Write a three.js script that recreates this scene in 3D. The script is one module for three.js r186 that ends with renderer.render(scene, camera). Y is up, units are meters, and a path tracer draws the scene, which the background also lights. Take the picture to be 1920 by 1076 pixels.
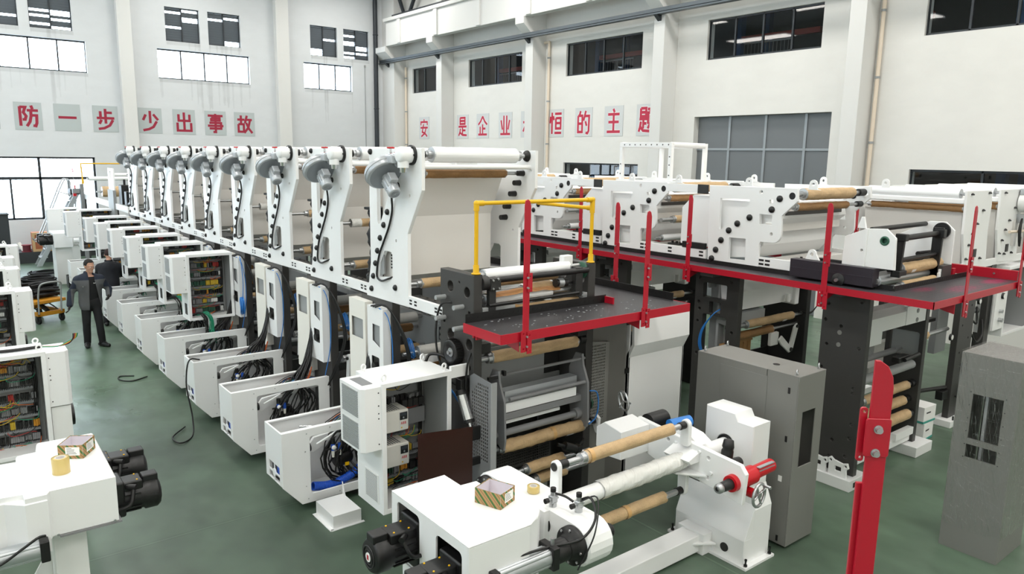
import * as THREE from 'three';
import { mergeGeometries } from 'three/addons/utils/BufferGeometryUtils.js';
import { RoundedBoxGeometry } from 'three/addons/geometries/RoundedBoxGeometry.js';
import { MarchingCubes } from 'three/addons/objects/MarchingCubes.js';
import { RectAreaLightUniformsLib } from 'three/addons/lights/RectAreaLightUniformsLib.js';

// ---------------------------------------------------------------- camera, sky, lights, exposure
RectAreaLightUniformsLib.init();
const scene = new THREE.Scene();
const camera = new THREE.PerspectiveCamera(42.593, 1920 / 1076, 0.1, 200);
camera.position.set(0, 3.9, 0);
camera.rotation.set(-0.17647831, -0.66437662, 0.01593368, 'YXZ');
const SKY = new THREE.Color(0.74, 0.88, 1.0);
scene.background = SKY;
scene.backgroundIntensity = 9;
const LAMP_POWER = 12.5;               // nits of the long high-bay panels under the roof
const EXPOSURE = 1.1;

// ---------------------------------------------------------------- helpers
let seed = 7;
const rnd = (a = 0, b = 1) => { seed = (seed * 1664525 + 1013904223) >>> 0; return a + (b - a) * seed / 4294967296; };
const V = (x, y, z) => new THREE.Vector3(x, y, z);
const used = {};
const numbered = (n) => { const k = used[n] = (used[n] ?? -1) + 1; return k ? n + '_' + String(k).padStart(3, '0') : n; };
const origin = new WeakMap();
function info(o, label, category, group) { o.userData = { label, category }; if (group) o.userData.group = group; return o; }
function thing(name, label, category, at = [0, 0, 0], group) {
  const o = new THREE.Group(); o.name = numbered(name); o.position.set(...at); origin.set(o, at); scene.add(o);
  return info(o, label, category, group);
}
function clean(g) {
  g = g.index ? g.toNonIndexed() : g;
  for (const k of Object.keys(g.attributes)) if (!['position', 'normal', 'uv', 'color'].includes(k)) g.deleteAttribute(k);
  g.morphAttributes = {};
  return g;
}
const merged = (geos) => geos.length === 1 ? geos[0] : mergeGeometries(geos.map(clean));
// a part: shapes are given in the frame of the place and moved into the frame of their thing
function part(name, geos, m, parent, label, as) {
  const list = [].concat(geos), root = topOf(parent), o = origin.get(root) || [0, 0, 0];
  const groups = as === 'stuff' ? [list] : pieces(list), small = as !== 'stuff' && groups.length > 1 && groups.every((g) => g.size < 0.075);
  let first;
  for (const g of small ? [groups.flat()] : groups) {
    const mesh = new THREE.Mesh(merged(g).translate(-o[0], -o[1], -o[2]), m); mesh.name = name; parent.add(mesh);
    if (small) mesh.userData.kind = 'stuff';
    if (label) mesh.userData.label = label;
    first = first || mesh;
  }
  return first;
}
// shapes that touch belong to one piece; shapes apart are pieces of their own
function pieces(list) {
  const boxes = list.map((g) => { g.computeBoundingBox(); return g.boundingBox.clone().expandByScalar(0.003); }), id = list.map((_, i) => i);
  const find = (i) => { while (id[i] !== i) i = id[i]; return i; };
  for (let i = 0; i < list.length; i++) for (let j = 0; j < i; j++) if (boxes[i].intersectsBox(boxes[j])) id[find(i)] = find(j);
  const out = new Map();
  list.forEach((g, i) => { const r = find(i); if (!out.has(r)) { const a = []; a.box = new THREE.Box3(); out.set(r, a); } out.get(r).push(g); out.get(r).box.union(boxes[i]); });
  return [...out.values()].map((a) => { const s = a.box.getSize(V()); a.size = Math.max(s.x, s.y, s.z); return a; });
}
function topOf(p) { while (p.parent && p.parent !== scene) p = p.parent; return p; }
function stuff(name, geos, m, parent) { const o = part(name, geos, m, parent, undefined, 'stuff'); o.userData.kind = 'stuff'; return o; }
function solo(name, geos, m, label, category, group) {
  const g = merged([].concat(geos)); g.computeBoundingBox(); const b = g.boundingBox, c = b.getCenter(V());
  g.translate(-c.x, -b.min.y, -c.z);
  const o = new THREE.Mesh(g, m); o.name = numbered(name); o.position.set(c.x, b.min.y, c.z); scene.add(o);
  return info(o, label, category, group);
}
function struct(name, geos, m, parent) {
  const o = new THREE.Mesh(merged([].concat(geos)), m); o.name = name;
  if (parent) parent.add(o); else { scene.add(o); o.userData.kind = 'structure'; }
  return o;
}
function structGroup(name) { const o = new THREE.Group(); o.name = name; o.userData.kind = 'structure'; scene.add(o); return o; }
function dup(root, d, label) {
  const r = root.clone(); r.name = numbered(root.name.replace(/_\d{3}$/, '')); r.position.add(V(...d)); scene.add(r);
  r.userData = { ...root.userData, label }; return r;
}
// shapes
function box(x0, x1, y0, y1, z0, z1, r = 0.004) {
  const w = x1 - x0, h = y1 - y0, d = z1 - z0, m = Math.min(w, h, d);
  const g = m > 0.025 && r ? new RoundedBoxGeometry(w, h, d, 1, Math.min(r, m * 0.3)) : new THREE.BoxGeometry(w, h, d);
  return g.translate((x0 + x1) / 2, (y0 + y1) / 2, (z0 + z1) / 2);
}
const bx = (w, h, d, x, y, z, r) => box(x - w / 2, x + w / 2, y - h / 2, y + h / 2, z - d / 2, z + d / 2, r);
function cyl(a, b, r, r1 = r, seg = 20, open = false) {
  a = V(...a); b = V(...b); const d = b.clone().sub(a), g = new THREE.CylinderGeometry(r1, r, d.length(), seg, 1, open);
  return g.applyQuaternion(new THREE.Quaternion().setFromUnitVectors(V(0, 1, 0), d.normalize())).translate((a.x + b.x) / 2, (a.y + b.y) / 2, (a.z + b.z) / 2);
}
function spun(profile, at, dir = [0, 1, 0], seg = 24) {            // lathe: [radius, along] turned to a direction
  const g = new THREE.LatheGeometry(profile.map((p) => new THREE.Vector2(p[0], p[1])), seg);
  return g.applyQuaternion(new THREE.Quaternion().setFromUnitVectors(V(0, 1, 0), V(...dir).normalize())).translate(...at);
}
const ring = (at, dir, R, r, seg = 24) => new THREE.TorusGeometry(R, r, 8, seg).applyQuaternion(new THREE.Quaternion().setFromUnitVectors(V(0, 0, 1), V(...dir).normalize())).translate(...at);
const ball = (at, r, sx = 1, sy = 1, sz = 1) => new THREE.SphereGeometry(r, 16, 12).scale(sx, sy, sz).translate(...at);
function tube(pts, r, n = 0, seg = 7) {
  const c = new THREE.CatmullRomCurve3(pts.map((p) => V(...p)), false, 'centripetal');
  return new THREE.TubeGeometry(c, n || pts.length * 6, r, seg);
}
function pipe(pts, r, seg = 12) {                                   // straight runs with round joints
  const out = [];
  for (let i = 1; i < pts.length; i++) { out.push(cyl(pts[i - 1], pts[i], r, r, seg)); if (i < pts.length - 1) out.push(ball(pts[i], r * 1.02)); }
  return out;
}
function outline(pts, holes = []) {
  const s = new THREE.Shape(pts.map((p) => new THREE.Vector2(p[0], p[1])));
  for (const h of holes) s.holes.push(h instanceof THREE.Path ? h : new THREE.Path(h.map((p) => new THREE.Vector2(p[0], p[1]))));
  return s;
}
const roundHole = (x, y, r) => { const p = new THREE.Path(); p.absarc(x, y, r, 0, Math.PI * 2, true); return p; };
function rr(x0, x1, y0, y1, r) {                                    // rounded rectangle as points
  const out = [], q = (cx, cy, a) => { for (let i = 0; i <= 4; i++) out.push([cx + r * Math.cos(a + i * Math.PI / 8), cy + r * Math.sin(a + i * Math.PI / 8)]); };
  q(x1 - r, y1 - r, 0); q(x0 + r, y1 - r, Math.PI / 2); q(x0 + r, y0 + r, Math.PI); q(x1 - r, y0 + r, Math.PI * 1.5); return out;
}
function slab(shape, depth, bevel = 0.003) {
  return new THREE.ExtrudeGeometry(shape, { depth: depth - 2 * bevel, bevelEnabled: bevel > 0, bevelThickness: bevel, bevelSize: bevel, bevelOffset: -bevel, bevelSegments: 1, curveSegments: 10 }).translate(0, 0, bevel);
}
const plateX = (pts, x0, x1, holes, bevel) => slab(outline(pts, holes), x1 - x0, bevel).rotateY(-Math.PI / 2).translate(x1, 0, 0);   // pts [z, y]
const plateZ = (pts, z0, z1, holes, bevel) => slab(outline(pts, holes), z1 - z0, bevel).translate(0, 0, z0);                        // pts [x, y]
const plateY = (pts, y0, y1, holes, bevel) => slab(outline(pts, holes), y1 - y0, bevel).rotateX(Math.PI / 2).translate(0, y1, 0);   // pts [x, z]
const stadium = (z0, z1, y, r) => { const o = []; for (let i = 0; i <= 10; i++) o.push([z1 + r * Math.cos(-Math.PI / 2 + i * Math.PI / 10), y + r * Math.sin(-Math.PI / 2 + i * Math.PI / 10)]); for (let i = 0; i <= 10; i++) o.push([z0 + r * Math.cos(Math.PI / 2 + i * Math.PI / 10), y + r * Math.sin(Math.PI / 2 + i * Math.PI / 10)]); return o; };
const bolt = (at, dir, r = 0.012, h = 0.01) => { const d = V(...dir).normalize().multiplyScalar(h); return cyl(at, [at[0] + d.x, at[1] + d.y, at[2] + d.z], r, r * 0.9, 6); };

// noise for textures
const hash = (x, y, s) => { let h = Math.imul(x, 374761393) + Math.imul(y, 668265263) + Math.imul(s, 974634541); h = Math.imul(h ^ (h >>> 13), 1274126177); return ((h ^ (h >>> 16)) >>> 0) / 4294967296; };
function vnoise(x, y, p, s) {
  const xi = Math.floor(x), yi = Math.floor(y), fx = x - xi, fy = y - yi, u = fx * fx * (3 - 2 * fx), v = fy * fy * (3 - 2 * fy), w = (a) => ((a % p) + p) % p;
  const a = hash(w(xi), w(yi), s), b = hash(w(xi + 1), w(yi), s), c = hash(w(xi), w(yi + 1), s), d = hash(w(xi + 1), w(yi + 1), s);
  return a + (b - a) * u + (c - a) * v + (a - b - c + d) * u * v;
}
const fbm = (x, y, f, s, n = 5) => { let t = 0, a = 0.5; for (let i = 0; i < n; i++) { t += a * vnoise(x * f, y * f, f, s + i); f *= 2; a *= 0.5; } return t; };
function texture(w, h, f, srgb = true) {
  const d = new Uint8Array(w * h * 4);
  for (let j = 0; j < h; j++) for (let i = 0; i < w; i++) { const c = f(i / w, j / h), k = (j * w + i) * 4; d[k] = c[0]; d[k + 1] = c[1]; d[k + 2] = c[2]; d[k + 3] = 255; }
  const t = new THREE.DataTexture(d, w, h); t.magFilter = THREE.LinearFilter; t.wrapS = t.wrapT = THREE.RepeatWrapping; if (srgb) t.colorSpace = THREE.SRGBColorSpace; t.needsUpdate = true; return t;
}
function canvasMap(w, h, draw) {
  const c = document.createElement('canvas'); c.width = w; c.height = h; draw(c.getContext('2d'), w, h);
  const t = new THREE.CanvasTexture(c); t.colorSpace = THREE.SRGBColorSpace; return t;
}

// ---------------------------------------------------------------- materials
const std = (color, roughness = 0.5, metalness = 0, more = {}) => new THREE.MeshStandardMaterial({ color, roughness, metalness, ...more });
const M = {
  white: std(0xf3f4f4, 0.36), whiteDull: std(0xeeefed, 0.5), cream: std(0xeeece4, 0.5), hood: std(0xf0eeea, 0.5),
  wrapWhite: std(0xf3f5f6, 0.28), dark: std(0x3d3c3b, 0.45), darker: std(0x2a2a2a, 0.5), black: std(0x131314, 0.42), rubber: std(0x17171a, 0.7),
  grey: std(0x7d7d79, 0.42), panelGrey: std(0x6b6a66, 0.45), lightGrey: std(0x9da0a1, 0.5), midGrey: std(0x858688, 0.45),
  red: std(0xb3142a, 0.35), redBright: std(0xc41220, 0.3), yellow: std(0xe9b60c, 0.35), orange: std(0xc98a24, 0.45),
  steel: std(0xb9bbbd, 0.3, 0.85), alu: std(0xbfc3c6, 0.38, 0.7), chrome: std(0xd4d6d8, 0.14, 1), blower: std(0xb9bdc1, 0.32, 0.35), blowerFace: std(0x8f9499, 0.4, 0.25),
  blue: std(0x1e56c4, 0.4), blueLine: std(0x2f7fd0, 0.4), greenWire: std(0x1f8f6c, 0.45), greenDark: std(0x2c5a47, 0.45), orangeWire: std(0xd9682c, 0.5), yellowWire: std(0xd3b333, 0.5), redWire: std(0xb2352f, 0.5),
  inside: std(0x8d8f8f, 0.55), duct: std(0x84878a, 0.6), purple: std(0x36323a, 0.35, 0.3), wood: std(0xb98c5a, 0.7), skirting: std(0x303335, 0.6),
  glassDark: new THREE.MeshPhysicalMaterial({ color: 0xdfe6ea, roughness: 0.02, transmission: 1, thickness: 0, ior: 1.5 }),
  frameDark: std(0x2c3136, 0.4), gate: std(0x74787b, 0.5, 0.2), gateBar: std(0x9aa0a4, 0.4, 0.3), pvc: std(0xe6d7c4, 0.5), pipeDark: std(0x2b3036, 0.45),
  brownSheet: std(0x3a1f1b, 0.16, 0.2), skin: std(0xc0927a, 0.55),
};
M.crease = new THREE.MeshPhysicalMaterial({ color: 0xffffff, roughness: 0.06, transmission: 1, thickness: 0, ior: 1.6 });
M.kraftBump = texture(512, 512, (u, v) => { const a = 1 - Math.abs(2 * fbm(u + 0.3 * v, v, 6, 11, 4) - 1), b = fbm(u, v, 24, 15, 3), k = 255 * (0.65 * a + 0.35 * b); return [k, k, k]; }, false);
M.kraftMap = texture(256, 256, (u, v) => { const n = fbm(u, v, 4, 31, 5), g = fbm(u, v, 64, 35, 2), k = 0.9 + 0.16 * (n - 0.5) + 0.08 * (g - 0.5); return [222 * k, 188 * k, 142 * k]; });
M.kraft = std(0xffffff, 0.62, 0, { map: M.kraftMap, bumpMap: M.kraftBump, bumpScale: 0.006 });
M.kraftDark = std(0xc9b49a, 0.62, 0, { map: M.kraftMap, bumpMap: M.kraftBump, bumpScale: 0.006 });
M.tape = std(0xcfa56c, 0.3);
M.wrapBump = texture(512, 256, (u, v) => { const a = 1 - Math.abs(2 * fbm(u * 0.5 + v, v, 8, 51, 4) - 1), k = 255 * a * a; return [k, k, k]; }, false);
M.wrap = std(0xe4e4e0, 0.26, 0, { bumpMap: M.wrapBump, bumpScale: 0.004 });
M.wrapGrey = std(0xb4b3af, 0.3, 0, { bumpMap: M.wrapBump, bumpScale: 0.002 });
M.treadBump = texture(128, 128, (u, v) => { const f = (x, y, s) => { const q = (x + s * y) / 1.414, w = (y - s * x) / 1.414; return Math.abs(q) < 0.16 && Math.abs(w) < 0.045 ? 1 : 0; }; const k = 200 * Math.max(f(u - 0.25, v - 0.25, 1), f(u - 0.75, v - 0.75, 1), f(u - 0.75, v - 0.25, -1), f(u - 0.25, v - 0.75, -1)); return [k, k, k]; }, false);
M.treadBump.repeat.set(16, 16);
const treadLook = (map) => std(map ? 0xffffff : 0x3a393c, 0.42, 0.2, { bumpMap: M.treadBump, bumpScale: 0.004, ...(map ? { map } : {}) });
M.tread = treadLook();

// ---------------------------------------------------------------- the hall
const ZW = -31, XW = 17.2, XL = -9.5, ZF = 7.5, TOP = 12.4;
const floorMap = texture(2048, 2048, (u, v) => {
  const x = u * 28 - 10, z = v * 40 - 32;                          // metres
  const n = fbm(u, v, 7, 1, 6), m = fbm(u, v, 40, 9, 4), sc = fbm(u * 1.0, v, 160, 21, 2), p = fbm(u + 0.37, v, 20, 77, 3);
  let k = 0.92 + 0.5 * (n - 0.5) + 0.34 * (m - 0.5) + 0.2 * (sc - 0.5), r = 95, g = 117, b = 98;
  if (p > 0.62) { const t = Math.min(1, (p - 0.62) * 9) * 0.25; r += 26 * t; g += 22 * t; b += 20 * t; }
  const joint = Math.min(Math.abs(((x + 101.6) % 5.8) - 2.9), Math.abs(((z + 103.3) % 5.8) - 2.9));
  if (joint < 0.014) k *= 1.16; else if (joint < 0.03) k *= 0.9;
  const str = fbm(u * 0.7 + v * 0.4, v * 0.25 + u * 0.1, 90, 63, 2); if (str > 0.66) k *= 0.93;
  return [r * k, g * k, b * k];
});
const floorRough = texture(1024, 1024, (u, v) => { const k = 255 * (0.22 + 0.3 * fbm(u, v, 12, 5, 5) + 0.16 * (fbm(u, v, 90, 8, 3) - 0.3)); return [k, k, k]; }, false);
const floorBump = (() => {
  const n = 1024, d = new Float32Array(n * n * 4);
  for (let j = 0; j < n; j++) for (let i = 0; i < n; i++) { const u = i / n, v = j / n, k = 0.45 * fbm(u, v, 40, 41, 3) + 0.55 * fbm(u, v, 150, 45, 3); d.fill(k, (j * n + i) * 4, (j * n + i) * 4 + 4); }
  const t = new THREE.DataTexture(d, n, n, THREE.RGBAFormat, THREE.FloatType); t.magFilter = THREE.LinearFilter; t.wrapS = t.wrapT = THREE.RepeatWrapping; t.needsUpdate = true; return t;
})();
const floorMat = std(0xffffff, 1, 0, { map: floorMap, roughnessMap: floorRough, bumpMap: floorBump, bumpScale: 0.014 });
{
  const g = new THREE.BoxGeometry(28, 0.2, 40); g.translate(4, -0.1, -12);
  const p = g.attributes.position, uv = g.attributes.uv;
  for (let i = 0; i < p.count; i++) uv.setXY(i, (p.getX(i) + 10) / 28, (p.getZ(i) + 32) / 40);
  struct('floor', g, floorMat);
}
const wallMat = (tint, stains) => {
  const map = texture(1024, 512, (u, v) => {
    const x = u * 28, y = v * 13;
    let k = 1 + 0.05 * (fbm(u, v, 5, 3, 5) - 0.5) + 0.03 * (fbm(u, v, 60, 13, 3) - 0.5);
    for (const [sx0, sx1, sy, len] of stains) if (x > sx0 && x < sx1 && y < sy && y > sy - len) {
      const d = fbm(u, 0.2, 256, 91, 2), run = (sy - y) / len, e = fbm(u, v, 48, 94, 3);
      if (d > 0.5 && run < (d - 0.42) * 3.6) k *= 1 - 0.5 * (d - 0.5) * (1.1 - run) - 0.06 * e;
      if (sy - y < 0.12) k *= 0.9 + 0.08 * e;
    }
    return [tint[0] * k, tint[1] * k, tint[2] * k];
  });
  map.repeat.set(1 / 28, 1 / 13);
  return std(0xffffff, 0.75, 0, { map });
};
const hole = (a0, a1, y0, y1) => [[a0, y0], [a1, y0], [a1, y1], [a0, y1]];
// end wall: shape in x (from the left wall) and y
const EX = (x) => x - XL;
const upperW = [[1.30, 4.76, 4], [7.13, 10.58, 4], [12.87, 15.10, 3], [-4.6, -1.1, 4]];
const louvreAt = [[1.5, 2.80], [3.12, 4.40], [7.47, 8.71], [9.03, 10.27], [13.20, 14.42], [14.72, 15.94]];
const lowW = [-2.0, 4.77, 1.40, 3.60];
{
  const holes = [...upperW.map((w) => hole(EX(w[0]), EX(w[1]), 6.58, 7.68)), ...louvreAt.map((l) => hole(EX(l[0]), EX(l[1]), 7.98, 9.22)), hole(EX(lowW[0]), EX(lowW[1]), lowW[2], lowW[3])];
  const g = plateZ([[0, -0.1], [EX(XW), -0.1], [EX(XW), TOP], [0, TOP]], ZW - 0.3, ZW, holes, 0); 
  const m = wallMat([215, 218, 221], [...upperW.map((w) => [EX(w[0]), EX(w[1]), 6.56, 1.6]), ...louvreAt.map((l) => [EX(l[0]), EX(l[1]), 7.96, 0.5])]);
  struct('wall_back', g.translate(XL, 0, 0), m);
}
const columnMat = std(0xdcdcda, 0.75);
struct('trim_1', box(5.78, 6.24, 0, TOP, ZW, ZW + 0.32, 0.01), columnMat);
struct('trim_2', box(11.62, 12.15, 0, TOP, ZW, ZW + 0.32, 0.01), columnMat);
struct('baseboard_back', box(XL, 5.5, 0, 0.32, ZW, ZW + 0.02), M.skirting);
// right wall: shape in z and y
const rightW = [[-29.34, -26.6, 6.55, 7.60, 3], [-24.98, -21.58, 6.55, 7.60, 4], [-19.2, -15.79, 6.56, 7.62, 4], [-13.41, -10.03, 6.58, 7.64, 4], [-7.66, -4.2, 6.59, 7.64, 4], [-19.2, -15.77, 2.66, 3.70, 2], [-7.67, -3.3, 2.66, 3.74, 3]];
{
  const holes = [...rightW.map((w) => hole(w[0], w[1], w[2], w[3])), hole(-13.70, -9.61, -0.05, 5.06)];
  struct('wall_right', plateX([[ZW - 0.3, -0.1], [ZF, -0.1], [ZF, TOP], [ZW - 0.3, TOP]], XW, XW + 0.3, holes, 0), wallMat([227, 226, 222], []));
}
for (const [i, [z0, z1]] of [[-31, -29.93], [-26.44, -26.04], [-20.65, -20.25], [-14.84, -14.44], [-9.05, -8.67], [-3.2, -2.8]].entries()) {
  const c = structGroup('trim_' + (3 + i));
  struct('column_shaft', box(16.6, XW, 0, TOP, z0, z1, 0.012), columnMat, c);
  struct('corbel', plateZ([[16.6, 7.92], [16.15, 8.30], [16.15, 8.52], [16.6, 8.52]], Math.max(z0 - 0.03, ZW), z1 + 0.03), columnMat, c);
}
{
  const b = structGroup('trim_9');                                  // crane runway beam
  struct('beam_web', box(16.2, 16.5, 8.52, 9.52, -29.9, ZF, 0.02), columnMat, b);
  struct('beam_flange', box(16.1, 16.62, 9.52, 9.66, -30, ZF, 0.02), columnMat, b);
  for (let z = -28.7; z < 5; z += 2.9) struct('stiffener', box(16.13, 16.2, 8.54, 9.52, z - 0.12, z + 0.12, 0.01), columnMat, b);
  struct('truss', [cyl([16.9, 9.7, -29.2], [16.9, 12.3, -27.2], 0.08, 0.08, 6), cyl([16.9, 9.7, -29.4], [16.9, 12.3, -30.9], 0.08, 0.08, 6), box(16.8, 17.0, 9.66, 9.74, -30.5, -20)], M.pipeDark, b);
  struct('crane_rail', box(16.33, 16.40, 9.66, 9.80, -29.6, ZF), M.pipeDark, b);
}
{
  const r = thing('cable_rail', 'long dark grey power rail running along the right wall below the crane beam', 'rail', [16.48, 7.8, -12]);
  part('profile', [box(16.44, 16.54, 7.93, 8.03, -31, ZF), box(16.40, 16.58, 7.86, 7.90, -31, ZF), box(16.47, 16.51, 7.90, 7.93, -31, ZF)], std(0x5f666b, 0.4, 0.5), r);
  for (const z of [-30.4, -26.24, -20.45, -14.64, -8.86]) part('bracket', plateZ([[16.40, 7.86], [16.60, 7.86], [16.60, 7.70]], z - 0.07, z + 0.07), M.frameDark, r);
}
struct('wall_left', [plateX([[ZW - 0.3, -0.1], [ZF, -0.1], [ZF, TOP], [ZW - 0.3, TOP]], XL - 0.3, XL, [-28, -22, -16.2, -10.4, -4.6].map((z) => hole(z - 1.7, z + 1.7, 6.4, 8.6)), 0)], wallMat([244, 244, 242], []));
struct('wall_front', box(XL - 0.3, XW + 0.3, -0.1, TOP, ZF, ZF + 0.3, 0), std(0xf2f1ec, 0.8));
struct('ceiling', box(XL - 0.3, XW + 0.3, TOP, TOP + 0.3, ZW - 0.3, ZF + 0.3, 0), std(0xe2e4e6, 0.8));

let windowNo = 0;
function windowZ(x0, x1, y0, y1, n, z, rows) {                      // a window in the end wall
  const w = structGroup('window_' + ++windowNo), f = 0.05;
  const cols = Array.from({ length: n + 1 }, (_, i) => x0 + (x1 - x0) * i / n);
  struct('window_frame', [box(x0, x1, y0, y0 + f, z - 0.03, z + 0.03), box(x0, x1, y1 - f, y1, z - 0.03, z + 0.03), ...cols.map((x) => box(Math.max(x0, x - f / 2), Math.min(x1, x + f / 2), y0, y1, z - 0.03, z + 0.03))], M.frameDark, w);
  for (let i = 0; i < n; i++) struct('pane', new THREE.PlaneGeometry(cols[i + 1] - cols[i], y1 - y0).translate((cols[i] + cols[i + 1]) / 2, (y0 + y1) / 2, z), M.glassClear, w);
}
M.glassClear = new THREE.MeshPhysicalMaterial({ color: 0xffffff, roughness: 0.05, transmission: 1, thickness: 0, ior: 1.45 });
for (const [x0, x1, n] of upperW) windowZ(x0, x1, 6.58, 7.68, n, ZW - 0.16);
{
  const w = structGroup('window_' + ++windowNo), [x0, x1, y0, y1] = lowW, z = ZW - 0.12, f = (a, b, c, d) => box(a, b, c, d, z - 0.04, z + 0.04);
  const xs = [-2, 1.28, 3.03, 4.77];
  struct('window_frame', [f(x0, x1, y0, y0 + 0.07), f(x0, x1, y1 - 0.06, y1), f(x0, x1, 2.80, 2.90), ...[-2, -0.4, 1.24, 2.98, 4.70].map((x) => f(x, x + 0.08, y0, y1)), ...[0.4, 2.10, 3.86].map((x) => f(x, x + 0.06, y0, 2.8))], M.frameDark, w);
  for (const [a, b] of [[-2, -0.4], [-0.4, 1.28], [1.28, 3.03], [3.03, 4.77]]) {
    struct('pane', new THREE.PlaneGeometry(b - a, 0.75).translate((a + b) / 2, 3.23, z), M.glassClear, w);
    struct('pane', new THREE.PlaneGeometry(b - a, 1.36).translate((a + b) / 2, 2.12, z), M.glassClear, w);
  }
}
// louvres: every blade a piece
const bladeGeo = new RoundedBoxGeometry(0.60, 0.012, 0.1, 1, 0.004);
const bladeMat = std(0x666c72, 0.45, 0.3);
for (const [k, [x0, x1]] of louvreAt.entries()) {
  const w = structGroup('window_' + ++windowNo), z = ZW - 0.16, xm = (x0 + x1) / 2;
  const f = (a, b, c, d) => box(a, b, c, d, z - 0.06, z + 0.06);
  struct('window_frame', [f(x0, x1, 7.98, 8.01), f(x0, x1, 9.19, 9.22), f(x0, x0 + 0.03, 7.98, 9.22), f(x1 - 0.03, x1, 7.98, 9.22), f(xm - 0.02, xm + 0.02, 7.98, 9.22)], M.frameDark, w);
  for (const s of [-1, 1]) for (let i = 0; i < 13; i++) {
    const openish = hash(i * 7 + k * 31, s + 5, 3) > 0.80;
    const b = new THREE.Mesh(bladeGeo, bladeMat); b.name = 'blade'; b.position.set(xm + s * (x1 - x0) / 4, 8.06 + i * 0.09, z); b.rotation.x = openish ? 0.1 : -1.25; w.add(b);
  }
}
function windowX(z0, z1, y0, y1, n, x) {
  const w = structGroup('window_' + ++windowNo), f = 0.05;
  const cols = Array.from({ length: n + 1 }, (_, i) => z0 + (z1 - z0) * i / n);
  struct('window_frame', [box(x - 0.03, x + 0.03, y0, y0 + f, z0, z1), box(x - 0.03, x + 0.03, y1 - f, y1, z0, z1), ...cols.map((z) => box(x - 0.03, x + 0.03, y0, y1, Math.max(z0, z - f / 2), Math.min(z1, z + f / 2)))], M.frameDark, w);
  for (let i = 0; i < n; i++) struct('pane', new THREE.PlaneGeometry(cols[i + 1] - cols[i], y1 - y0).rotateY(-Math.PI / 2).translate(x, (y0 + y1) / 2, (cols[i] + cols[i + 1]) / 2), M.glassDark, w);
}
for (const [z0, z1, y0, y1, n] of rightW) windowX(z0, z1, y0, y1, n, XW + 0.1);
for (const z of [-28, -22, -16.2, -10.4, -4.6]) windowX(z - 1.7, z + 1.7, 6.4, 8.6, 4, XL - 0.15);
{
  const d = structGroup('door_1'), x = XW + 0.2;                    // grey sheet gate, each leaf a part
  const zs = [-13.70, -12.62, -11.50, -10.36, -9.61];
  for (let i = 0; i < 4; i++) for (const [y0, y1] of [[0, 1.5], [1.5, 2.85], [2.85, 4.165], [4.165, 5.06]])
    struct('panel', box(x, x + 0.05, y0 + 0.005, y1 - 0.005, zs[i] + 0.005, zs[i + 1] - 0.005), M.gate, d);
  for (const z of zs.slice(1, 4)) struct('stile', box(x - 0.035, x, 0, 5.06, z - 0.035, z + 0.035), M.gateBar, d);
  for (const y of [1.5, 2.85, 4.165]) struct('rail', box(x - 0.03, x, y - 0.03, y + 0.03, -13.70, -9.61), M.gateBar, d);
}
// hall next door, seen dimly through the right-hand windows
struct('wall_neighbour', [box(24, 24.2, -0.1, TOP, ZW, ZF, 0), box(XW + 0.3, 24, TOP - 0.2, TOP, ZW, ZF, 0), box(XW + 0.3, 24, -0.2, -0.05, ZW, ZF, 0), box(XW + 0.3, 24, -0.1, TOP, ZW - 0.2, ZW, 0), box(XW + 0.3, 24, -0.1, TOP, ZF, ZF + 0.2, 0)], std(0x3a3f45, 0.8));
const bluePaint = std(0x1d5590, 0.5), rackRed = std(0xa8321c, 0.5);
for (const [i, z] of [-26, -20, -14, -11.1, -6.6].entries()) {
  const t = thing('storage_rack', `blue upright and red beam of the ${['farthest', 'second', 'third', 'fourth', 'nearest'][i]} storage rack behind the right wall windows`, 'rack', [19.5, 0, z]);
  part('upright', [box(19.4, 19.62, -0.05, 9, z - 0.1, z + 0.1), box(20.8, 21.0, -0.05, 9, z - 0.1, z + 0.1)], bluePaint, t);
  part('beam', box(19.42, 19.56, 7.35, 7.5, z, z + 2.6), rackRed, t);
  part('mesh_cage', [...Array.from({ length: 14 }, (_, k) => box(19.3, 19.31, 6.7, 7.25, z + 0.3 + k * 0.12, z + 0.312 + k * 0.12)), box(19.28, 19.32, 7.23, 7.27, z + 0.3, z + 1.9), box(19.28, 19.32, 6.66, 6.70, z + 0.3, z + 1.9), box(19.3, 20.4, 6.5, 6.66, z + 0.2, z + 2)], M.lightGrey, t);
}
// wall pipes
solo('drain_pipe', [cyl([16.2, 0, ZW + 0.14], [16.2, TOP, ZW + 0.14], 0.1), ring([16.2, 5.9, ZW + 0.14], [0, 1, 0], 0.105, 0.02), ring([16.2, 9.1, ZW + 0.14], [0, 1, 0], 0.105, 0.02)], M.pipeDark, 'thick dark drain pipe standing in the corner between the two walls', 'pipe');
function wallPipe(label, z, y1, bend) {
  const t = thing('wall_pipe', label, 'pipe', [17.1, 0, z]);
  part('pipe', [cyl([17.12, 0, z], [17.12, y1, z], 0.045), ...(bend ? [ball([17.12, y1, z], 0.046), cyl([17.12, y1, z], [17.12, y1, z - bend], 0.045)] : [])], M.pvc, t);
  for (let y = 1.4; y < y1; y += 1.45) part('clamp', cyl([17.12, y, z], [17.12, y + 0.05, z], 0.058), M.lightGrey, t);
}
wallPipe('cream drain pipe bending in behind the second column of the right wall', -20.0, 7.75, 0.28);
wallPipe('cream drain pipe beside the right wall column right of the grey gate', -8.55, TOP, 0);
wallPipe('thin cream pipe by the corner column below the start of the power rail', -29.8, 7.7, 0);
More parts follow.
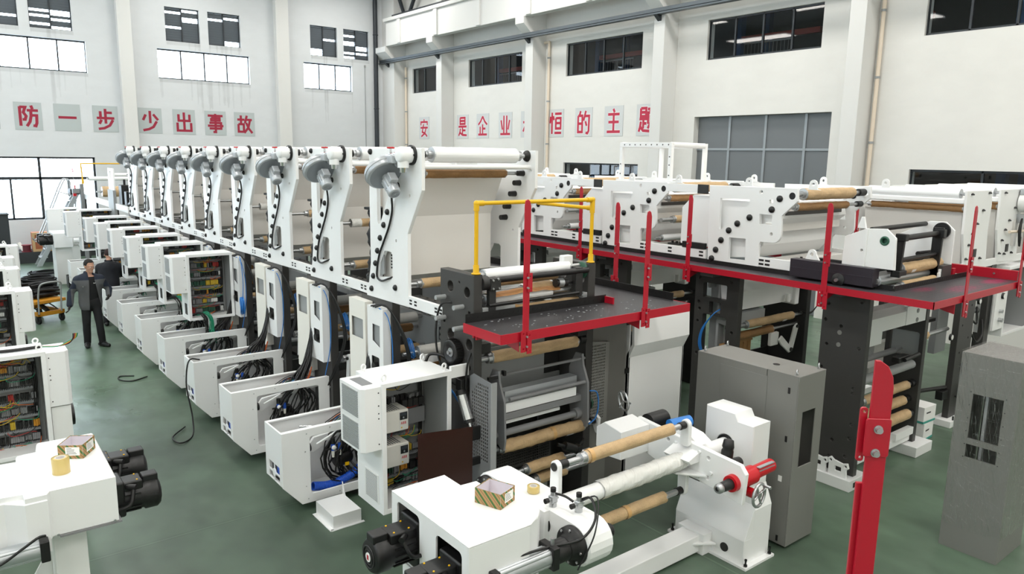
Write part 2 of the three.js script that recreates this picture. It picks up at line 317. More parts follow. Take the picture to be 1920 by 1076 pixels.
solo('conduit', [cyl([15.71, 0, ZW + 0.02], [15.71, 7.7, ZW + 0.02], 0.018), bx(0.06, 0.1, 0.05, 15.71, 7.72, ZW + 0.03)], M.lightGrey, 'thin grey wire conduit on the back wall beside the corner drain pipe', 'conduit');

// roof lamps: long high-bay panels (outside the picture)
for (const x of [-5, 1.5, 8, 14]) for (const [i, z] of [-27, -19, -11, -3, 4].entries()) {
  const t = thing('roof_lamp', `white panel lamp under the roof, ${['first', 'second', 'third', 'fourth', 'fifth'][i]} from the back wall in the ${['far left', 'left middle', 'right middle', 'far right'][[-5, 1.5, 8, 14].indexOf(x)]} row`, 'lamp', [x, 11, z]);
  part('housing', box(x - 0.62, x + 0.62, 11.02, 11.12, z - 2.02, z + 2.02), M.lightGrey, t);
  part('lamp_diffuser', box(x - 0.6, x + 0.6, 11.0, 11.02, z - 2, z + 2, 0), std(0xffffff, 0.6, 0, { emissive: 0xffffff, emissiveIntensity: 2 }), t);
  part('hanger', [cyl([x, 11.12, z - 1.4], [x, TOP, z - 1.4], 0.01), cyl([x, 11.12, z + 1.4], [x, TOP, z + 1.4], 0.01)], M.steel, t);
  const l = new THREE.RectAreaLight(0xfffaf2, LAMP_POWER, 1.2, 4); l.name = 'lamp_light'; l.position.set(0, -0.03, 0); l.rotation.x = -Math.PI / 2; t.add(l);
}
// outdoors
struct('ground_outside', box(-40, 50, -0.3, -0.15, -75, ZW - 0.3, 0), std(0xb9bcbc, 0.9));
{
  const t = thing('yard_fence', 'white metal bar fence outside the big lower window', 'fence', [1, -0.15, -36]);
  for (let x = -9; x < 12; x += 0.22) part('bar', box(x - 0.015, x + 0.015, -0.15, 2.75, -36.02, -35.98), M.whiteDull, t);
  part('rail', [box(-9, 12, 2.0, 2.05, -36.03, -35.97), box(-9, 12, 0.2, 0.25, -36.03, -35.97)], M.whiteDull, t);
  const c = thing('parked_car', 'grey parked car outside the lower window behind the fence', 'car', [1.5, -0.15, -34]);
  part('body', slab(outline([[-1.4, 0.2], [-1.45, 0.75], [-0.95, 0.85], [-0.2, 1.32], [1.25, 1.36], [2.2, 0.95], [3.0, 0.85], [3.1, 0.3]]), 1.6, 0.08).translate(0.4, -0.15, -34.8), std(0x8b949c, 0.3, 0.4), c);
  part('window', slab(outline([[-0.75, 0.9], [-0.12, 1.27], [1.2, 1.3], [1.95, 0.95]]), 1.64, 0.01).translate(0.4, -0.15, -34.82), std(0x22272c, 0.1), c);
  for (const x of [-0.5, 2.5]) part('wheel', cyl([x, 0.16, -34.85], [x, 0.16, -33.15], 0.31, 0.31, 24), M.rubber, c);
}

// ---------------------------------------------------------------- wall writing
const GLYPH = {
  防: [[12, 8, 12, 95], [12, 10, 38, 10, 28, 34, 40, 50, 34, 66, 22, 66], [66, 2, 72, 18], [45, 24, 98, 24], [64, 24, 63, 50, 56, 75, 40, 96], [65, 46, 90, 46, 88, 80, 82, 94, 70, 92]],
  一: [[5, 50, 95, 50]],
  步: [[50, 2, 50, 46], [50, 20, 85, 20], [24, 14, 24, 46], [4, 46, 96, 46], [50, 50, 50, 72], [28, 54, 16, 74], [88, 54, 70, 80, 40, 94, 10, 98]],
  少: [[50, 2, 50, 62], [26, 20, 10, 48], [68, 18, 94, 46], [86, 52, 66, 80, 40, 92, 8, 98]],
  出: [[50, 2, 50, 94], [18, 12, 18, 44, 82, 44, 82, 12], [10, 54, 10, 94, 90, 94, 90, 54]],
  事: [[4, 12, 96, 12], [50, 2, 50, 96, 34, 96], [24, 24, 76, 24, 76, 36, 24, 36, 24, 24], [12, 49, 84, 49, 84, 78, 12, 78], [2, 64, 98, 64]],
  故: [[4, 26, 50, 26], [27, 4, 27, 50], [10, 50, 44, 50, 44, 90, 10, 90, 10, 50], [66, 4, 52, 44], [60, 26, 98, 26], [86, 26, 74, 66, 46, 96], [60, 42, 74, 70, 98, 96]],
  安: [[50, 0, 50, 14], [8, 34, 8, 16, 92, 16, 92, 34], [2, 48, 98, 48], [44, 28, 24, 72, 60, 80, 90, 98], [76, 48, 60, 80, 12, 98]],
  是: [[22, 4, 78, 4, 78, 36, 22, 36, 22, 4], [22, 20, 78, 20], [4, 50, 96, 50], [50, 50, 50, 90], [50, 70, 84, 70], [26, 60, 20, 80, 6, 98], [18, 80, 50, 94, 98, 96]],
  企: [[50, 2, 30, 26, 4, 44], [50, 2, 72, 28, 98, 44], [50, 42, 50, 92], [50, 64, 80, 64], [24, 54, 24, 92], [4, 94, 96, 94]],
  业: [[36, 4, 36, 92], [64, 4, 64, 92], [8, 26, 22, 72], [92, 26, 78, 72], [2, 94, 98, 94]],
  永: [[46, 2, 56, 12], [28, 22, 54, 22, 54, 96, 40, 92], [6, 40, 36, 40, 6, 84], [90, 28, 58, 52], [56, 40, 98, 92]],
  恒: [[20, 2, 20, 98], [8, 20, 4, 50], [30, 18, 36, 36], [44, 8, 98, 8], [52, 28, 92, 28, 92, 74, 52, 74, 52, 28], [52, 50, 92, 50], [42, 94, 98, 94]],
  的: [[26, 2, 18, 22], [8, 22, 40, 22, 40, 92, 8, 92, 8, 22], [8, 56, 40, 56], [66, 2, 50, 44], [62, 24, 92, 24, 90, 88, 82, 98, 68, 96], [64, 46, 74, 66]],
  主: [[46, 0, 56, 14], [10, 22, 90, 22], [14, 54, 86, 54], [50, 22, 50, 92], [4, 94, 96, 94]],
  题: [[12, 4, 46, 4, 46, 36, 12, 36, 12, 4], [12, 20, 46, 20], [4, 46, 54, 46], [30, 46, 30, 84], [30, 64, 50, 64], [14, 56, 10, 78, 2, 96], [10, 76, 30, 92, 98, 96], [56, 8, 98, 8], [76, 8, 72, 20], [60, 66, 60, 22, 94, 22, 94, 66], [76, 32, 76, 60, 60, 84], [82, 70, 96, 84]],
};
function signMap(ch, right) {
  return canvasMap(128, 150, (c, w, h) => {
    c.fillStyle = right ? '#cfd2d3' : '#b6bebf'; c.fillRect(0, 0, w, h);
    for (const [col, lw] of right ? [['#e6eae8', 21], ['#c02a48', 13.5]] : [['#9c1c38', 14]]) {
      c.strokeStyle = col; c.lineWidth = lw; c.lineJoin = 'miter'; c.lineCap = 'butt';
      for (const s of GLYPH[ch] || []) { c.beginPath(); for (let i = 0; i < s.length; i += 2) c[i ? 'lineTo' : 'moveTo'](w * (0.12 + 0.76 * s[i] / 100), h * (0.1 + 0.8 * s[i + 1] / 100)); c.stroke(); }
    }
  });
}
function sign(ch, label, right, a) {
  const g = new THREE.PlaneGeometry(0.82, 0.94);
  const t = thing('wall_sign', label, 'sign', right ? [XW - 0.005, 4.56, a + 0.41] : [a + 0.41, 4.52, ZW + 0.005], right ? 'right wall slogan signs' : 'back wall slogan signs');
  const pl = new THREE.Mesh(new THREE.BoxGeometry(0.82, 0.94, 0.006), M.lightGrey), pr = new THREE.Mesh(g, std(0xffffff, 0.6, 0, { map: signMap(ch, right) }));
  pl.name = 'backing_sheet'; pr.name = 'printed_face'; pr.position.z = 0.0045;
  for (const m of [pl, pr]) { m.position.y = 0.47; t.add(m); }
  if (right) t.rotation.y = -Math.PI / 2;
}
const backRow = [['', 1.18], ['防', 2.42], ['一', 3.60], ['步', 4.81], ['少', 6.315], ['出', 7.53], ['事', 8.71], ['故', 9.86]];
const ORD = ['first', 'second', 'third', 'fourth', 'fifth', 'sixth', 'seventh', 'eighth', 'ninth', 'tenth'];
for (const [i, [ch, x]] of backRow.entries()) sign(ch, i ? `grey wall sign with red character ${ch}, ${ORD[i - 1]} full one from the left on the back wall` : 'grey wall sign cut off by the left picture edge on the back wall', false, x);
for (const [i, [ch, z]] of [['安', -28.78], ['是', -25.79], ['企', -24.39], ['业', -22.93], ['永', -21.58], ['恒', -20.06], ['的', -18.66], ['主', -17.28], ['题', -15.90]].entries())
  sign(ch, `pale grey wall sign with red character ${ch}, ${ORD[i]} from the left on the right wall`, true, z);

// ---------------------------------------------------------------- rollers
function rollGeo(a, b, r, n = 16, amp = 0.0, seg = 28) {            // a wrapped roll with a slightly uneven skin, uv in metres
  const len = V(...a).distanceTo(V(...b)), g = new THREE.CylinderGeometry(r, r, len, seg, n, true), p = g.attributes.position, uv = g.attributes.uv;
  for (let i = 0; i < p.count; i++) {
    const x = p.getX(i), y = p.getY(i), z = p.getZ(i), th = Math.atan2(z, x), w = amp * (Math.sin(3 * th + y * 9 + a[2] * 3) * 0.4 + Math.sin(7 * th - y * 23) * 0.35 + Math.sin(y * 47 + th * 2 + a[1] * 9) * 0.35), k = 1 + w / r;
    p.setXYZ(i, x * k, y, z * k); uv.setXY(i, uv.getX(i) * 2 * Math.PI * r * 3.2, y * 3.2);
  }
  g.computeVertexNormals();
  const d = V(...b).sub(V(...a)).normalize();
  return g.applyQuaternion(new THREE.Quaternion().setFromUnitVectors(V(0, 1, 0), d)).translate((a[0] + b[0]) / 2, (a[1] + b[1]) / 2, (a[2] + b[2]) / 2);
}
// o: x0,x1 roll, y,z axis, r; s0,s1 shaft ends; ax 'x' or 'z'
function roller(parent, name, m, o) {
  const P = (t) => o.ax === 'z' ? [o.x, o.y, t] : [t, o.y, o.z];
  const amp = o.amp ?? (m === M.kraft || m === M.kraftDark ? 0.004 : m === M.wrap ? 0.004 : 0);
  const lip = (t, s) => spun([[0.001, 0], [o.r * 0.86, 0], [o.r * 0.98, 0.004], [o.r * 1.0, 0.012], [o.r * 0.9, 0.03]], P(t), o.ax === 'z' ? [0, 0, s] : [s, 0, 0], 24);
  const body = part(name, rollGeo(P(o.x0), P(o.x1), o.r, 18, amp), m, parent, o.label);
  part('end_cap', [lip(o.x0 - 0.002, 1), lip(o.x1 + 0.002, -1)], o.cap || M.alu, body);
  const sr = o.sr || 0.022, s0 = o.s0 ?? o.x0 - 0.12, s1 = o.s1 ?? o.x1 + 0.12;
  part('shaft', [cyl(P(s0), P(o.x0), sr, sr, 16), cyl(P(o.x1), P(s1), sr, sr, 16), cyl(P(o.x0 - 0.05), P(o.x0), sr * 1.7, sr * 1.7, 16)], M.steel, body);
  if (o.tape) { const t = o.x0 + (o.x1 - o.x0) * o.tape; part('tape_band', cyl(P(t - 0.022), P(t + 0.022), o.r + 0.006, o.r + 0.006, 28, true), M.tape, body); }
  if (o.tag) { const t = o.x0 + (o.x1 - o.x0) * o.tag, g = new THREE.CylinderGeometry(o.r + 0.006, o.r + 0.006, 0.1, 10, 1, true, o.th ?? 0.3, 0.62).rotateZ(-Math.PI / 2).translate(...P(t)); part('paper_label', g, M.whiteLabel, body); }
  return body;
}
M.whiteLabel = std(0xf2f2f0, 0.6, 0, { side: THREE.DoubleSide });
M.tape.side = THREE.DoubleSide;
const bearing = (at, s, r = 0.034, d = 0.03) => spun([[0.001, d], [r * 0.55, d], [r * 0.62, d * 0.7], [r * 0.95, d * 0.6], [r, d * 0.35], [r, 0]], at, [s, 0, 0], 18);

// ---------------------------------------------------------------- press line one: drying towers
const X0 = 3.943, X1 = 5.49, PITCH = 1.664, Z1 = -6.557;
const towerOutline = [[-1.153, 3.955], [-0.003, 3.96], [-0.003, 3.535], [-0.30, 3.06], [-0.298, 2.26], [-1.27, 2.245], [-1.285, 2.37], [-1.215, 2.41], [-1.16, 2.65], [-1.165, 3.34]];
const towerHoles = [[[-0.985, 3.62], [-0.64, 3.62], [-0.69, 3.48], [-0.87, 3.18], [-0.92, 3.115], [-0.96, 3.115], [-0.98, 3.15]], [[-0.82, 2.83], [-0.67, 2.83], [-0.637, 2.80], [-0.635, 2.535], [-0.955, 2.505], [-0.925, 2.68]]];
const towerCaps = [[-1.111, 3.921], [-0.732, 3.265], [-0.82, 3.114], [-0.909, 2.96], [-0.978, 2.806], [-1.031, 2.655], [-1.09, 2.499], [-1.136, 2.344], [-0.572, 2.436], [-0.493, 3.565]];
function tower(z0, kind, label) {
  const T = thing('drying_tower', label, 'dryer', [4.72, 2.25, z0 - 0.6], 'drying towers of the long white press line');
  const at = (l) => l.map(([z, y]) => [z + z0, y]);
  const holes = towerHoles.map(at), small = [[-0.249, 3.467], [-0.551, 2.962]].map(([z, y]) => roundHole(z + z0, y, 0.022));
  part('side_plate', plateX(at(towerOutline), X0, X0 + 0.042, [...holes, ...small], 0.004), M.white, T);
  part('side_plate', plateX(at(towerOutline), X1 - 0.042, X1, [...holes.slice(1), roundHole(z0 - 0.08, 3.73, 0.022), roundHole(z0 - 0.40, 3.02, 0.022)], 0.004), M.white, T);
  for (const x of [X0, X1 - 0.045]) {
    const r = part('side_rail', box(x, x + 0.045, 2.265, 2.385, z0 - 0.30, z0 + 0.39), M.white, T);
    part('slot', [-0.27, -0.17, 0.24, 0.33].flatMap((d) => [box(x - 0.002, x + 0.004, 2.335, 2.355, z0 + d, z0 + d + 0.05), box(x - 0.002, x + 0.004, 2.30, 2.32, z0 + d, z0 + d + 0.05)]), M.black, r);
  }
  part('sill', [box(X0 + 0.05, X0 + 0.13, 2.37, 2.39, z0 - 0.28, z0 + 0.39), ...[-0.2, -0.05, 0.1, 0.25].map((d) => bolt([X0 + 0.09, 2.39, z0 + d], [0, 1, 0], 0.014, 0.012))], M.darker, T);
  for (const [z, y] of towerCaps) part('bearing_cap', bearing([X0, y, z + z0], -1), M.black, T);
  for (const [z, y] of [[-0.285, 3.587], [-0.366, 3.456], [-0.47, 3.302], [-0.537, 3.165], [-0.22, 3.70]]) part('bearing_cap', cyl([X1 - 0.042, y, z + z0], [X1 - 0.13, y, z + z0], 0.034, 0.03), M.black, T);
  // dryer hood between the plates
  part('hood', plateX(at([[-0.42, 3.69], [-0.66, 3.21], [-0.655, 2.545], [-0.80, 2.46], [-1.02, 2.46], [-1.02, 3.75], [-0.50, 3.75]]), X0 + 0.09, 5.31, [], 0.006), M.hood, T);
  part('hood_flange', [box(X0 + 0.1, 5.30, 3.67, 3.69, z0 - 0.44, z0 - 0.42)], M.cream, T);
  // rolls
  const top = roller(T, 'chill_roll', M.wrapWhite, { x0: 4.15, x1: 5.27, y: 3.898, z: z0 - 0.155, r: 0.083, s0: 3.985, s1: 5.45, sr: 0.026, amp: 0.002 });
  part('steel_collar', cyl([5.27, 3.898, z0 - 0.155], [5.33, 3.898, z0 - 0.155], 0.06), M.steel, top);
  part('roll_bearing', [spun([[0.001, 0.05], [0.035, 0.05], [0.04, 0.02], [0.062, 0.018], [0.066, 0.0]], [X1 - 0.042, 3.898, z0 - 0.155], [-1, 0, 0]), cyl([X0 + 0.042, 3.898, z0 - 0.155], [X0 + 0.12, 3.898, z0 - 0.155], 0.045)], M.black, T);
  part('tie_bar', cyl([X0 + 0.04, 3.772, z0 - 0.1], [X1 - 0.04, 3.772, z0 - 0.1], 0.026), M.white, T);
  roller(T, 'kraft_roller', M.kraftDark, { x0: 4.12, x1: 5.2, y: 3.70, z: z0 - 0.25, r: 0.05, s0: 3.985, s1: 5.45 });
  roller(T, 'kraft_roller', M.kraft, { x0: 4.16, x1: 5.25, y: 2.49, z: z0 - 0.40, r: 0.055, s0: 3.985, s1: 5.45 });
  if (kind) {
    const r = roller(T, 'kraft_roller', M.kraft, { x0: 4.16 + 0.12, x1: 5.25, y: 3.02, z: z0 - 0.46, r: 0.052, s0: 3.985, s1: 5.45 });
    if (kind === 2) part('clear_wrap', rollGeo([4.16, 3.02, z0 - 0.46], [4.30, 3.02, z0 - 0.46], 0.055, 6, 0.002), M.wrap, r);
  }
  // blower on a slanted axis, its motor and the pipe to the plate
  const d = V(0.0, -0.67, 0.74).normalize(), c = V(3.78, 3.705, z0 - 0.505), al = (t, u = 0) => [c.x, c.y + d.y * t, c.z + d.z * t];
  const blow = part('blower_housing', spun([[0.001, -0.065], [0.18, -0.065], [0.20, -0.045], [0.205, 0.0], [0.20, 0.04], [0.185, 0.056], [0.001, 0.056]], c.toArray(), d.toArray(), 40), M.blower, T);
  part('face_plate', spun([[0.175, 0.054], [0.175, 0.060], [0.05, 0.064], [0.001, 0.064]], c.toArray(), d.toArray(), 36), M.blowerFace, blow);
  part('rim_rib', [ring(c.toArray(), d.toArray(), 0.205, 0.006, 40)], M.blower, blow);
  part('outlet_duct', [box(3.74, 3.86, 3.80, 3.885, z0 - 0.52, z0 - 0.26, 0.012)], M.blower, blow);
  const mot = part('motor', [cyl(al(0.06), al(0.12), 0.045), spun([[0.06, 0.11], [0.066, 0.12], [0.066, 0.25], [0.062, 0.255]], c.toArray(), d.toArray(), 24), ...Array.from({ length: 12 }, (_, i) => { const a = i * Math.PI / 6, n = V(1, 0, 0).applyAxisAngle(d, a).multiplyScalar(0.068); const p = V(...al(0.18)).add(n); return new THREE.BoxGeometry(0.006, 0.12, 0.012).applyQuaternion(new THREE.Quaternion().setFromUnitVectors(V(0, 1, 0), d)).translate(p.x, p.y, p.z); }), spun([[0.07, 0.25], [0.07, 0.31], [0.055, 0.325], [0.001, 0.325]], c.toArray(), d.toArray(), 28)], M.blower, T);
  part('fan_grille', [0.018, 0.032, 0.045].map((r) => ring(al(0.327), d.toArray(), r, 0.003, 20)), M.blowerFace, mot);
  const up = V(0, 0.74, 0.67), tb = V(...al(0.17)).addScaledVector(up, 0.085);
  part('terminal_box', new RoundedBoxGeometry(0.09, 0.11, 0.06, 1, 0.008).applyQuaternion(new THREE.Quaternion().setFromUnitVectors(V(0, 1, 0), d)).translate(tb.x, tb.y, tb.z), M.blower, mot);
  const elb = part('pipe_elbow', [cyl([3.80, 3.89, z0 - 0.19], [3.93, 3.89, z0 - 0.19], 0.085, 0.085, 28), spun([[0.001, 0], [0.06, 0.004], [0.078, 0.016], [0.085, 0.04]], [3.765, 3.89, z0 - 0.19], [1, 0, 0], 28), cyl([3.835, 3.89, z0 - 0.19], [3.835, 3.76, z0 - 0.19], 0.062, 0.058, 24)], M.white, T);
  part('flange_ring', [spun([[0.001, 0.03], [0.1, 0.03], [0.104, 0.02], [0.104, 0.0]], [X0 + 0.002, 3.89, z0 - 0.19], [-1, 0, 0], 28), ...[0, 1, 2, 3, 4, 5].map((i) => bolt([X0 - 0.028, 3.89 + 0.09 * Math.sin(i), z0 - 0.19 + 0.09 * Math.cos(i)], [-1, 0, 0]))], M.black, elb);
  part('drain_cap', cyl([3.835, 3.76, z0 - 0.19], [3.835, 3.71, z0 - 0.19], 0.045, 0.038, 16), M.chrome, elb);
  const val = part('valve', [cyl([3.82, 3.885, z0 - 0.26], [3.82, 3.885, z0 - 0.52], 0.014), ball([3.82, 3.885, z0 - 0.42], 0.028), cyl([3.82, 3.89, z0 - 0.42], [3.82, 3.955, z0 - 0.42], 0.012), cyl([3.82, 3.885, z0 - 0.28], [3.82, 3.885, z0 - 0.325], 0.036), cyl([3.82, 3.80, z0 - 0.28], [3.82, 3.80, z0 - 0.325], 0.036)], M.chrome, T);
  part('valve_handle', [ring([3.82, 3.962, z0 - 0.42], [0, 1, 0], 0.034, 0.009, 16), cyl([3.82, 3.956, z0 - 0.455], [3.82, 3.968, z0 - 0.385], 0.006)], M.redBright, val);
  const cz = z0 + 0;
  part('power_cable', tube([[3.80, 3.50, cz - 0.40], [3.90, 3.42, cz - 0.56], [3.925, 3.29, cz - 0.60], [3.925, 3.12, cz - 0.67], [3.925, 2.93, cz - 0.80], [3.925, 2.78, cz - 0.905], [3.925, 2.62, cz - 0.965], [3.925, 2.50, cz - 0.97], [3.925, 2.475, cz - 0.87], [3.925, 2.515, cz - 0.72], [3.95, 2.54, cz - 0.66]], 0.012, 50), M.black, T);
  part('bracket', plateX([[z0 - 0.93, 2.78], [z0 - 0.86, 2.82], [z0 - 0.86, 2.55], [z0 - 0.955, 2.52]], X0 + 0.01, X0 + 0.03), M.lightGrey, T);
  part('vent_grille', Array.from({ length: 9 }, (_, i) => box(X0 + 0.07, X0 + 0.09, 2.62 + i * 0.035, 2.64 + i * 0.035, z0 - 0.80, z0 - 0.69, 0)), M.black, T);
  // slack black sleeve hanging at the back edge, with its drive under it
  const sl = []; for (let i = 0; i <= 22; i++) { const y = 2.52 + i * 0.034, r = 0.098 + 0.010 * Math.sin(i * 1.9) + 0.016 * Math.sin(i * 0.6); sl.push([r, y - 2.52]); }
  part('black_sleeve', [spun([[0.001, 0], ...sl, [0.001, 0.75]], [4.06, 2.50, z0 - 1.22], [0, 1, 0], 20), bx(0.22, 0.03, 0.22, 4.06, 3.27, z0 - 1.21)], M.rubber, T);
  part('sleeve_drive', [cyl([4.03, 2.45, z0 - 1.16], [4.03, 2.45, z0 - 1.36], 0.06, 0.05), cyl([3.98, 2.44, z0 - 1.3], [4.2, 2.44, z0 - 1.3], 0.045)], M.black, T);
  part('cross_beam', box(X0 + 0.04, X1 - 0.04, 2.30, 2.40, z0 - 1.2, z0 - 1.1), M.white, T);
  return T;
}
const towerLabel = (i) => i === 0 ? 'white drying tower frame nearest the camera with grey blower, behind the yellow handrail' : i === 8 ? 'farthest white drying tower frame with grey blower at the far end of the long line' : `white drying tower frame with grey blower, ${ORD[i]} from the camera along the long line`;
tower(Z1, 0, towerLabel(0));
const tA = tower(Z1 - PITCH, 2, towerLabel(1)), tB = tower(Z1 - 2 * PITCH, 1, towerLabel(2));
for (let k = 3; k < 9; k++) dup(k % 2 ? tA : tB, [0, 0, -PITCH * (k - (k % 2 ? 1 : 2))], towerLabel(k));

// ---------------------------------------------------------------- press line one: print stations under the towers
function coverPanel(P, z0, z1, y0, y1, flat) {
  const x = 3.845, w1 = flat ? [[z0 + 0.06, y1 - 0.22], [z1 - 0.06, y1 - 0.22], [z1 - 0.06, y1 - 0.46], [z0 + 0.06, y1 - 0.46]] : [[z0 + 0.12, y1 - 0.2], [z1 - 0.08, y1 - 0.2], [z1 - 0.08, y1 - 0.46], [z0 + 0.12, y1 - 0.40]];
  const w2 = rr(z0 + 0.09, z1 - 0.10, y0 + 0.24, y0 + 0.42, 0.02);
  const c = part('cover_panel', [plateX([[z0, y0], [z1, y0], [z1, y1], [z0, y1]], x, x + 0.006, flat ? [w1] : [w1, w2], 0), box(x + 0.006, 3.945, y0, y1, z0, z0 + 0.006), box(x + 0.006, 3.945, y0, y1, z1 - 0.006, z1), box(x + 0.006, 3.945, y1 - 0.006, y1, z0 + 0.006, z1 - 0.006)], flat ? M.cream : M.white, P);
  part('dark_window', box(x + 0.03, x + 0.036, w1[2][1] - 0.02, w1[0][1] + 0.02, z0 + 0.04, z1 - 0.04), M.lightGrey, c);
  if (!flat) part('socket', [box(x + 0.02, x + 0.03, y0 + 0.24, y0 + 0.42, z0 + 0.08, z1 - 0.09), cyl([x + 0.02, y0 + 0.31, (z0 + z1) / 2], [x - 0.03, y0 + 0.31, (z0 + z1) / 2], 0.045)], M.black, c);
  return c;
}
function station(z0, label) {
  const S = thing('print_station', label, 'press', [4.72, 0, z0 - 1], 'print stations under the drying towers');
  const prof = [[z0 - 1.42, 0], [z0 - 0.67, 0], [z0 - 0.67, 2.25], [z0 - 1.42, 2.25]];
  for (const [x, s] of [[3.95, -1], [5.39, 1]]) {
    const p = part('side_frame', plateX(prof, x, x + 0.1, [[0.6, -1.05, 0.06], [1.1, -1.30, 0.035], [1.3, -0.74, 0.025], [1.75, -1.10, 0.04], [0.3, -1.1, 0.05]].map(([y, z, r]) => roundHole(z0 + z, y, r))), M.dark, S);
    part('frame_bolt', [[0.4, -0.75], [0.8, -0.75], [1.6, -0.75], [2.1, -0.75], [2.1, -1.35], [1.5, -1.12], [1.44, -1.12]].map(([y, z]) => bolt([s < 0 ? x : x + 0.1, y, z0 + z], [s, 0, 0], 0.018, 0.014)), M.steel, p);
  }
  coverPanel(S, z0 - 1.08, z0 - 0.70, 1.17, 2.17, false);
  coverPanel(S, z0 - 1.555, z0 - 1.137, 0.95, 2.19, true);
  // the mass of the station
  part('ink_tray', [plateZ([[4.12, 0.86], [5.34, 0.86], [5.34, 1.05], [4.12, 1.05]], z0 - 0.62, z0 - 0.60), plateX([[z0 - 1.2, 0.80], [z0 - 0.5, 0.86], [z0 - 0.44, 1.08], [z0 - 0.52, 0.90], [z0 - 1.2, 0.86]], 4.12, 5.34)], M.darker, S);
  part('tray_lip', box(4.14, 5.32, 0.70, 0.74, z0 - 0.56, z0 - 0.40), M.lightGrey, S);
  part('lower_panel', box(4.06, 5.38, 0.05, 0.62, z0 - 1.30, z0 - 1.27), M.midGrey, S);
  roller(S, 'impression_roller', M.wrapGrey, { x0: 4.24, x1: 5.2, y: 1.64, z: z0 - 0.62, r: 0.075, s0: 4.05, s1: 5.39 });
  roller(S, 'kraft_roller', M.kraftDark, { x0: 4.2, x1: 5.2, y: 1.47, z: z0 - 0.74, r: 0.06, s0: 4.05, s1: 5.39 });
  roller(S, 'kraft_roller', M.kraft, { x0: 4.34, x1: 5.2, y: 1.22, z: z0 - 0.56, r: 0.058, s0: 4.05, s1: 5.39, sr: 0.045 });
  {
    const arm = part('swing_arm', plateX([...Array.from({ length: 7 }, (_, i) => [z0 - 0.48 + 0.045 * Math.cos(i * Math.PI / 6), 1.25 + 0.045 * Math.sin(i * Math.PI / 6)]), [z0 - 0.53, 1.15], [z0 - 0.56, 0.90], ...Array.from({ length: 7 }, (_, i) => [z0 - 0.52 - 0.04 * Math.cos(i * Math.PI / 6), 0.88 - 0.04 * Math.sin(i * Math.PI / 6)]), [z0 - 0.46, 1.12]], 4.09, 4.125), M.white, S);
    part('pivot', [cyl([4.07, 1.24, z0 - 0.48], [4.14, 1.24, z0 - 0.48], 0.022), cyl([4.07, 0.88, z0 - 0.52], [4.14, 0.88, z0 - 0.52], 0.022)], M.black, arm);
  }
  const band = part('control_band', [box(5.30, 5.37, 1.22, 1.66, z0 - 1.32, z0 + 0.335)], M.lightGrey, S);
  part('switch_box', box(5.27, 5.30, 1.40, 1.58, z0 - 0.12, z0 + 0.30), M.frameDark, band);
  part('button', [cyl([5.255, 1.53, z0 - 0.05], [5.275, 1.53, z0 - 0.05], 0.028), cyl([5.255, 1.45, z0 - 0.05], [5.275, 1.45, z0 - 0.05], 0.028)], M.alu, band);
  part('back_panel', [box(5.33, 5.37, 0.1, 1.2, z0 - 0.65, z0 + 0.2), box(5.33, 5.37, 1.68, 2.2, z0 - 0.65, z0 + 0.2)], M.midGrey, S);
  part('blue_hose_coil', [0.10, 0.112, 0.122, 0.106].map((r, i) => ring([4.10 + i * 0.012, 1.72, z0 - 0.58 + i * 0.012], [1, 0.2, 0.35], r, 0.005, 28)), M.blueLine, S);
  return S;
}
const stLabel = (i) => `dark print station with white cover channels under the ${ORD[i]} drying tower from the camera`;
const st0 = station(Z1, stLabel(0));
for (let k = 1; k < 9; k++) dup(st0, [0, 0, -PITCH * k], stLabel(k));

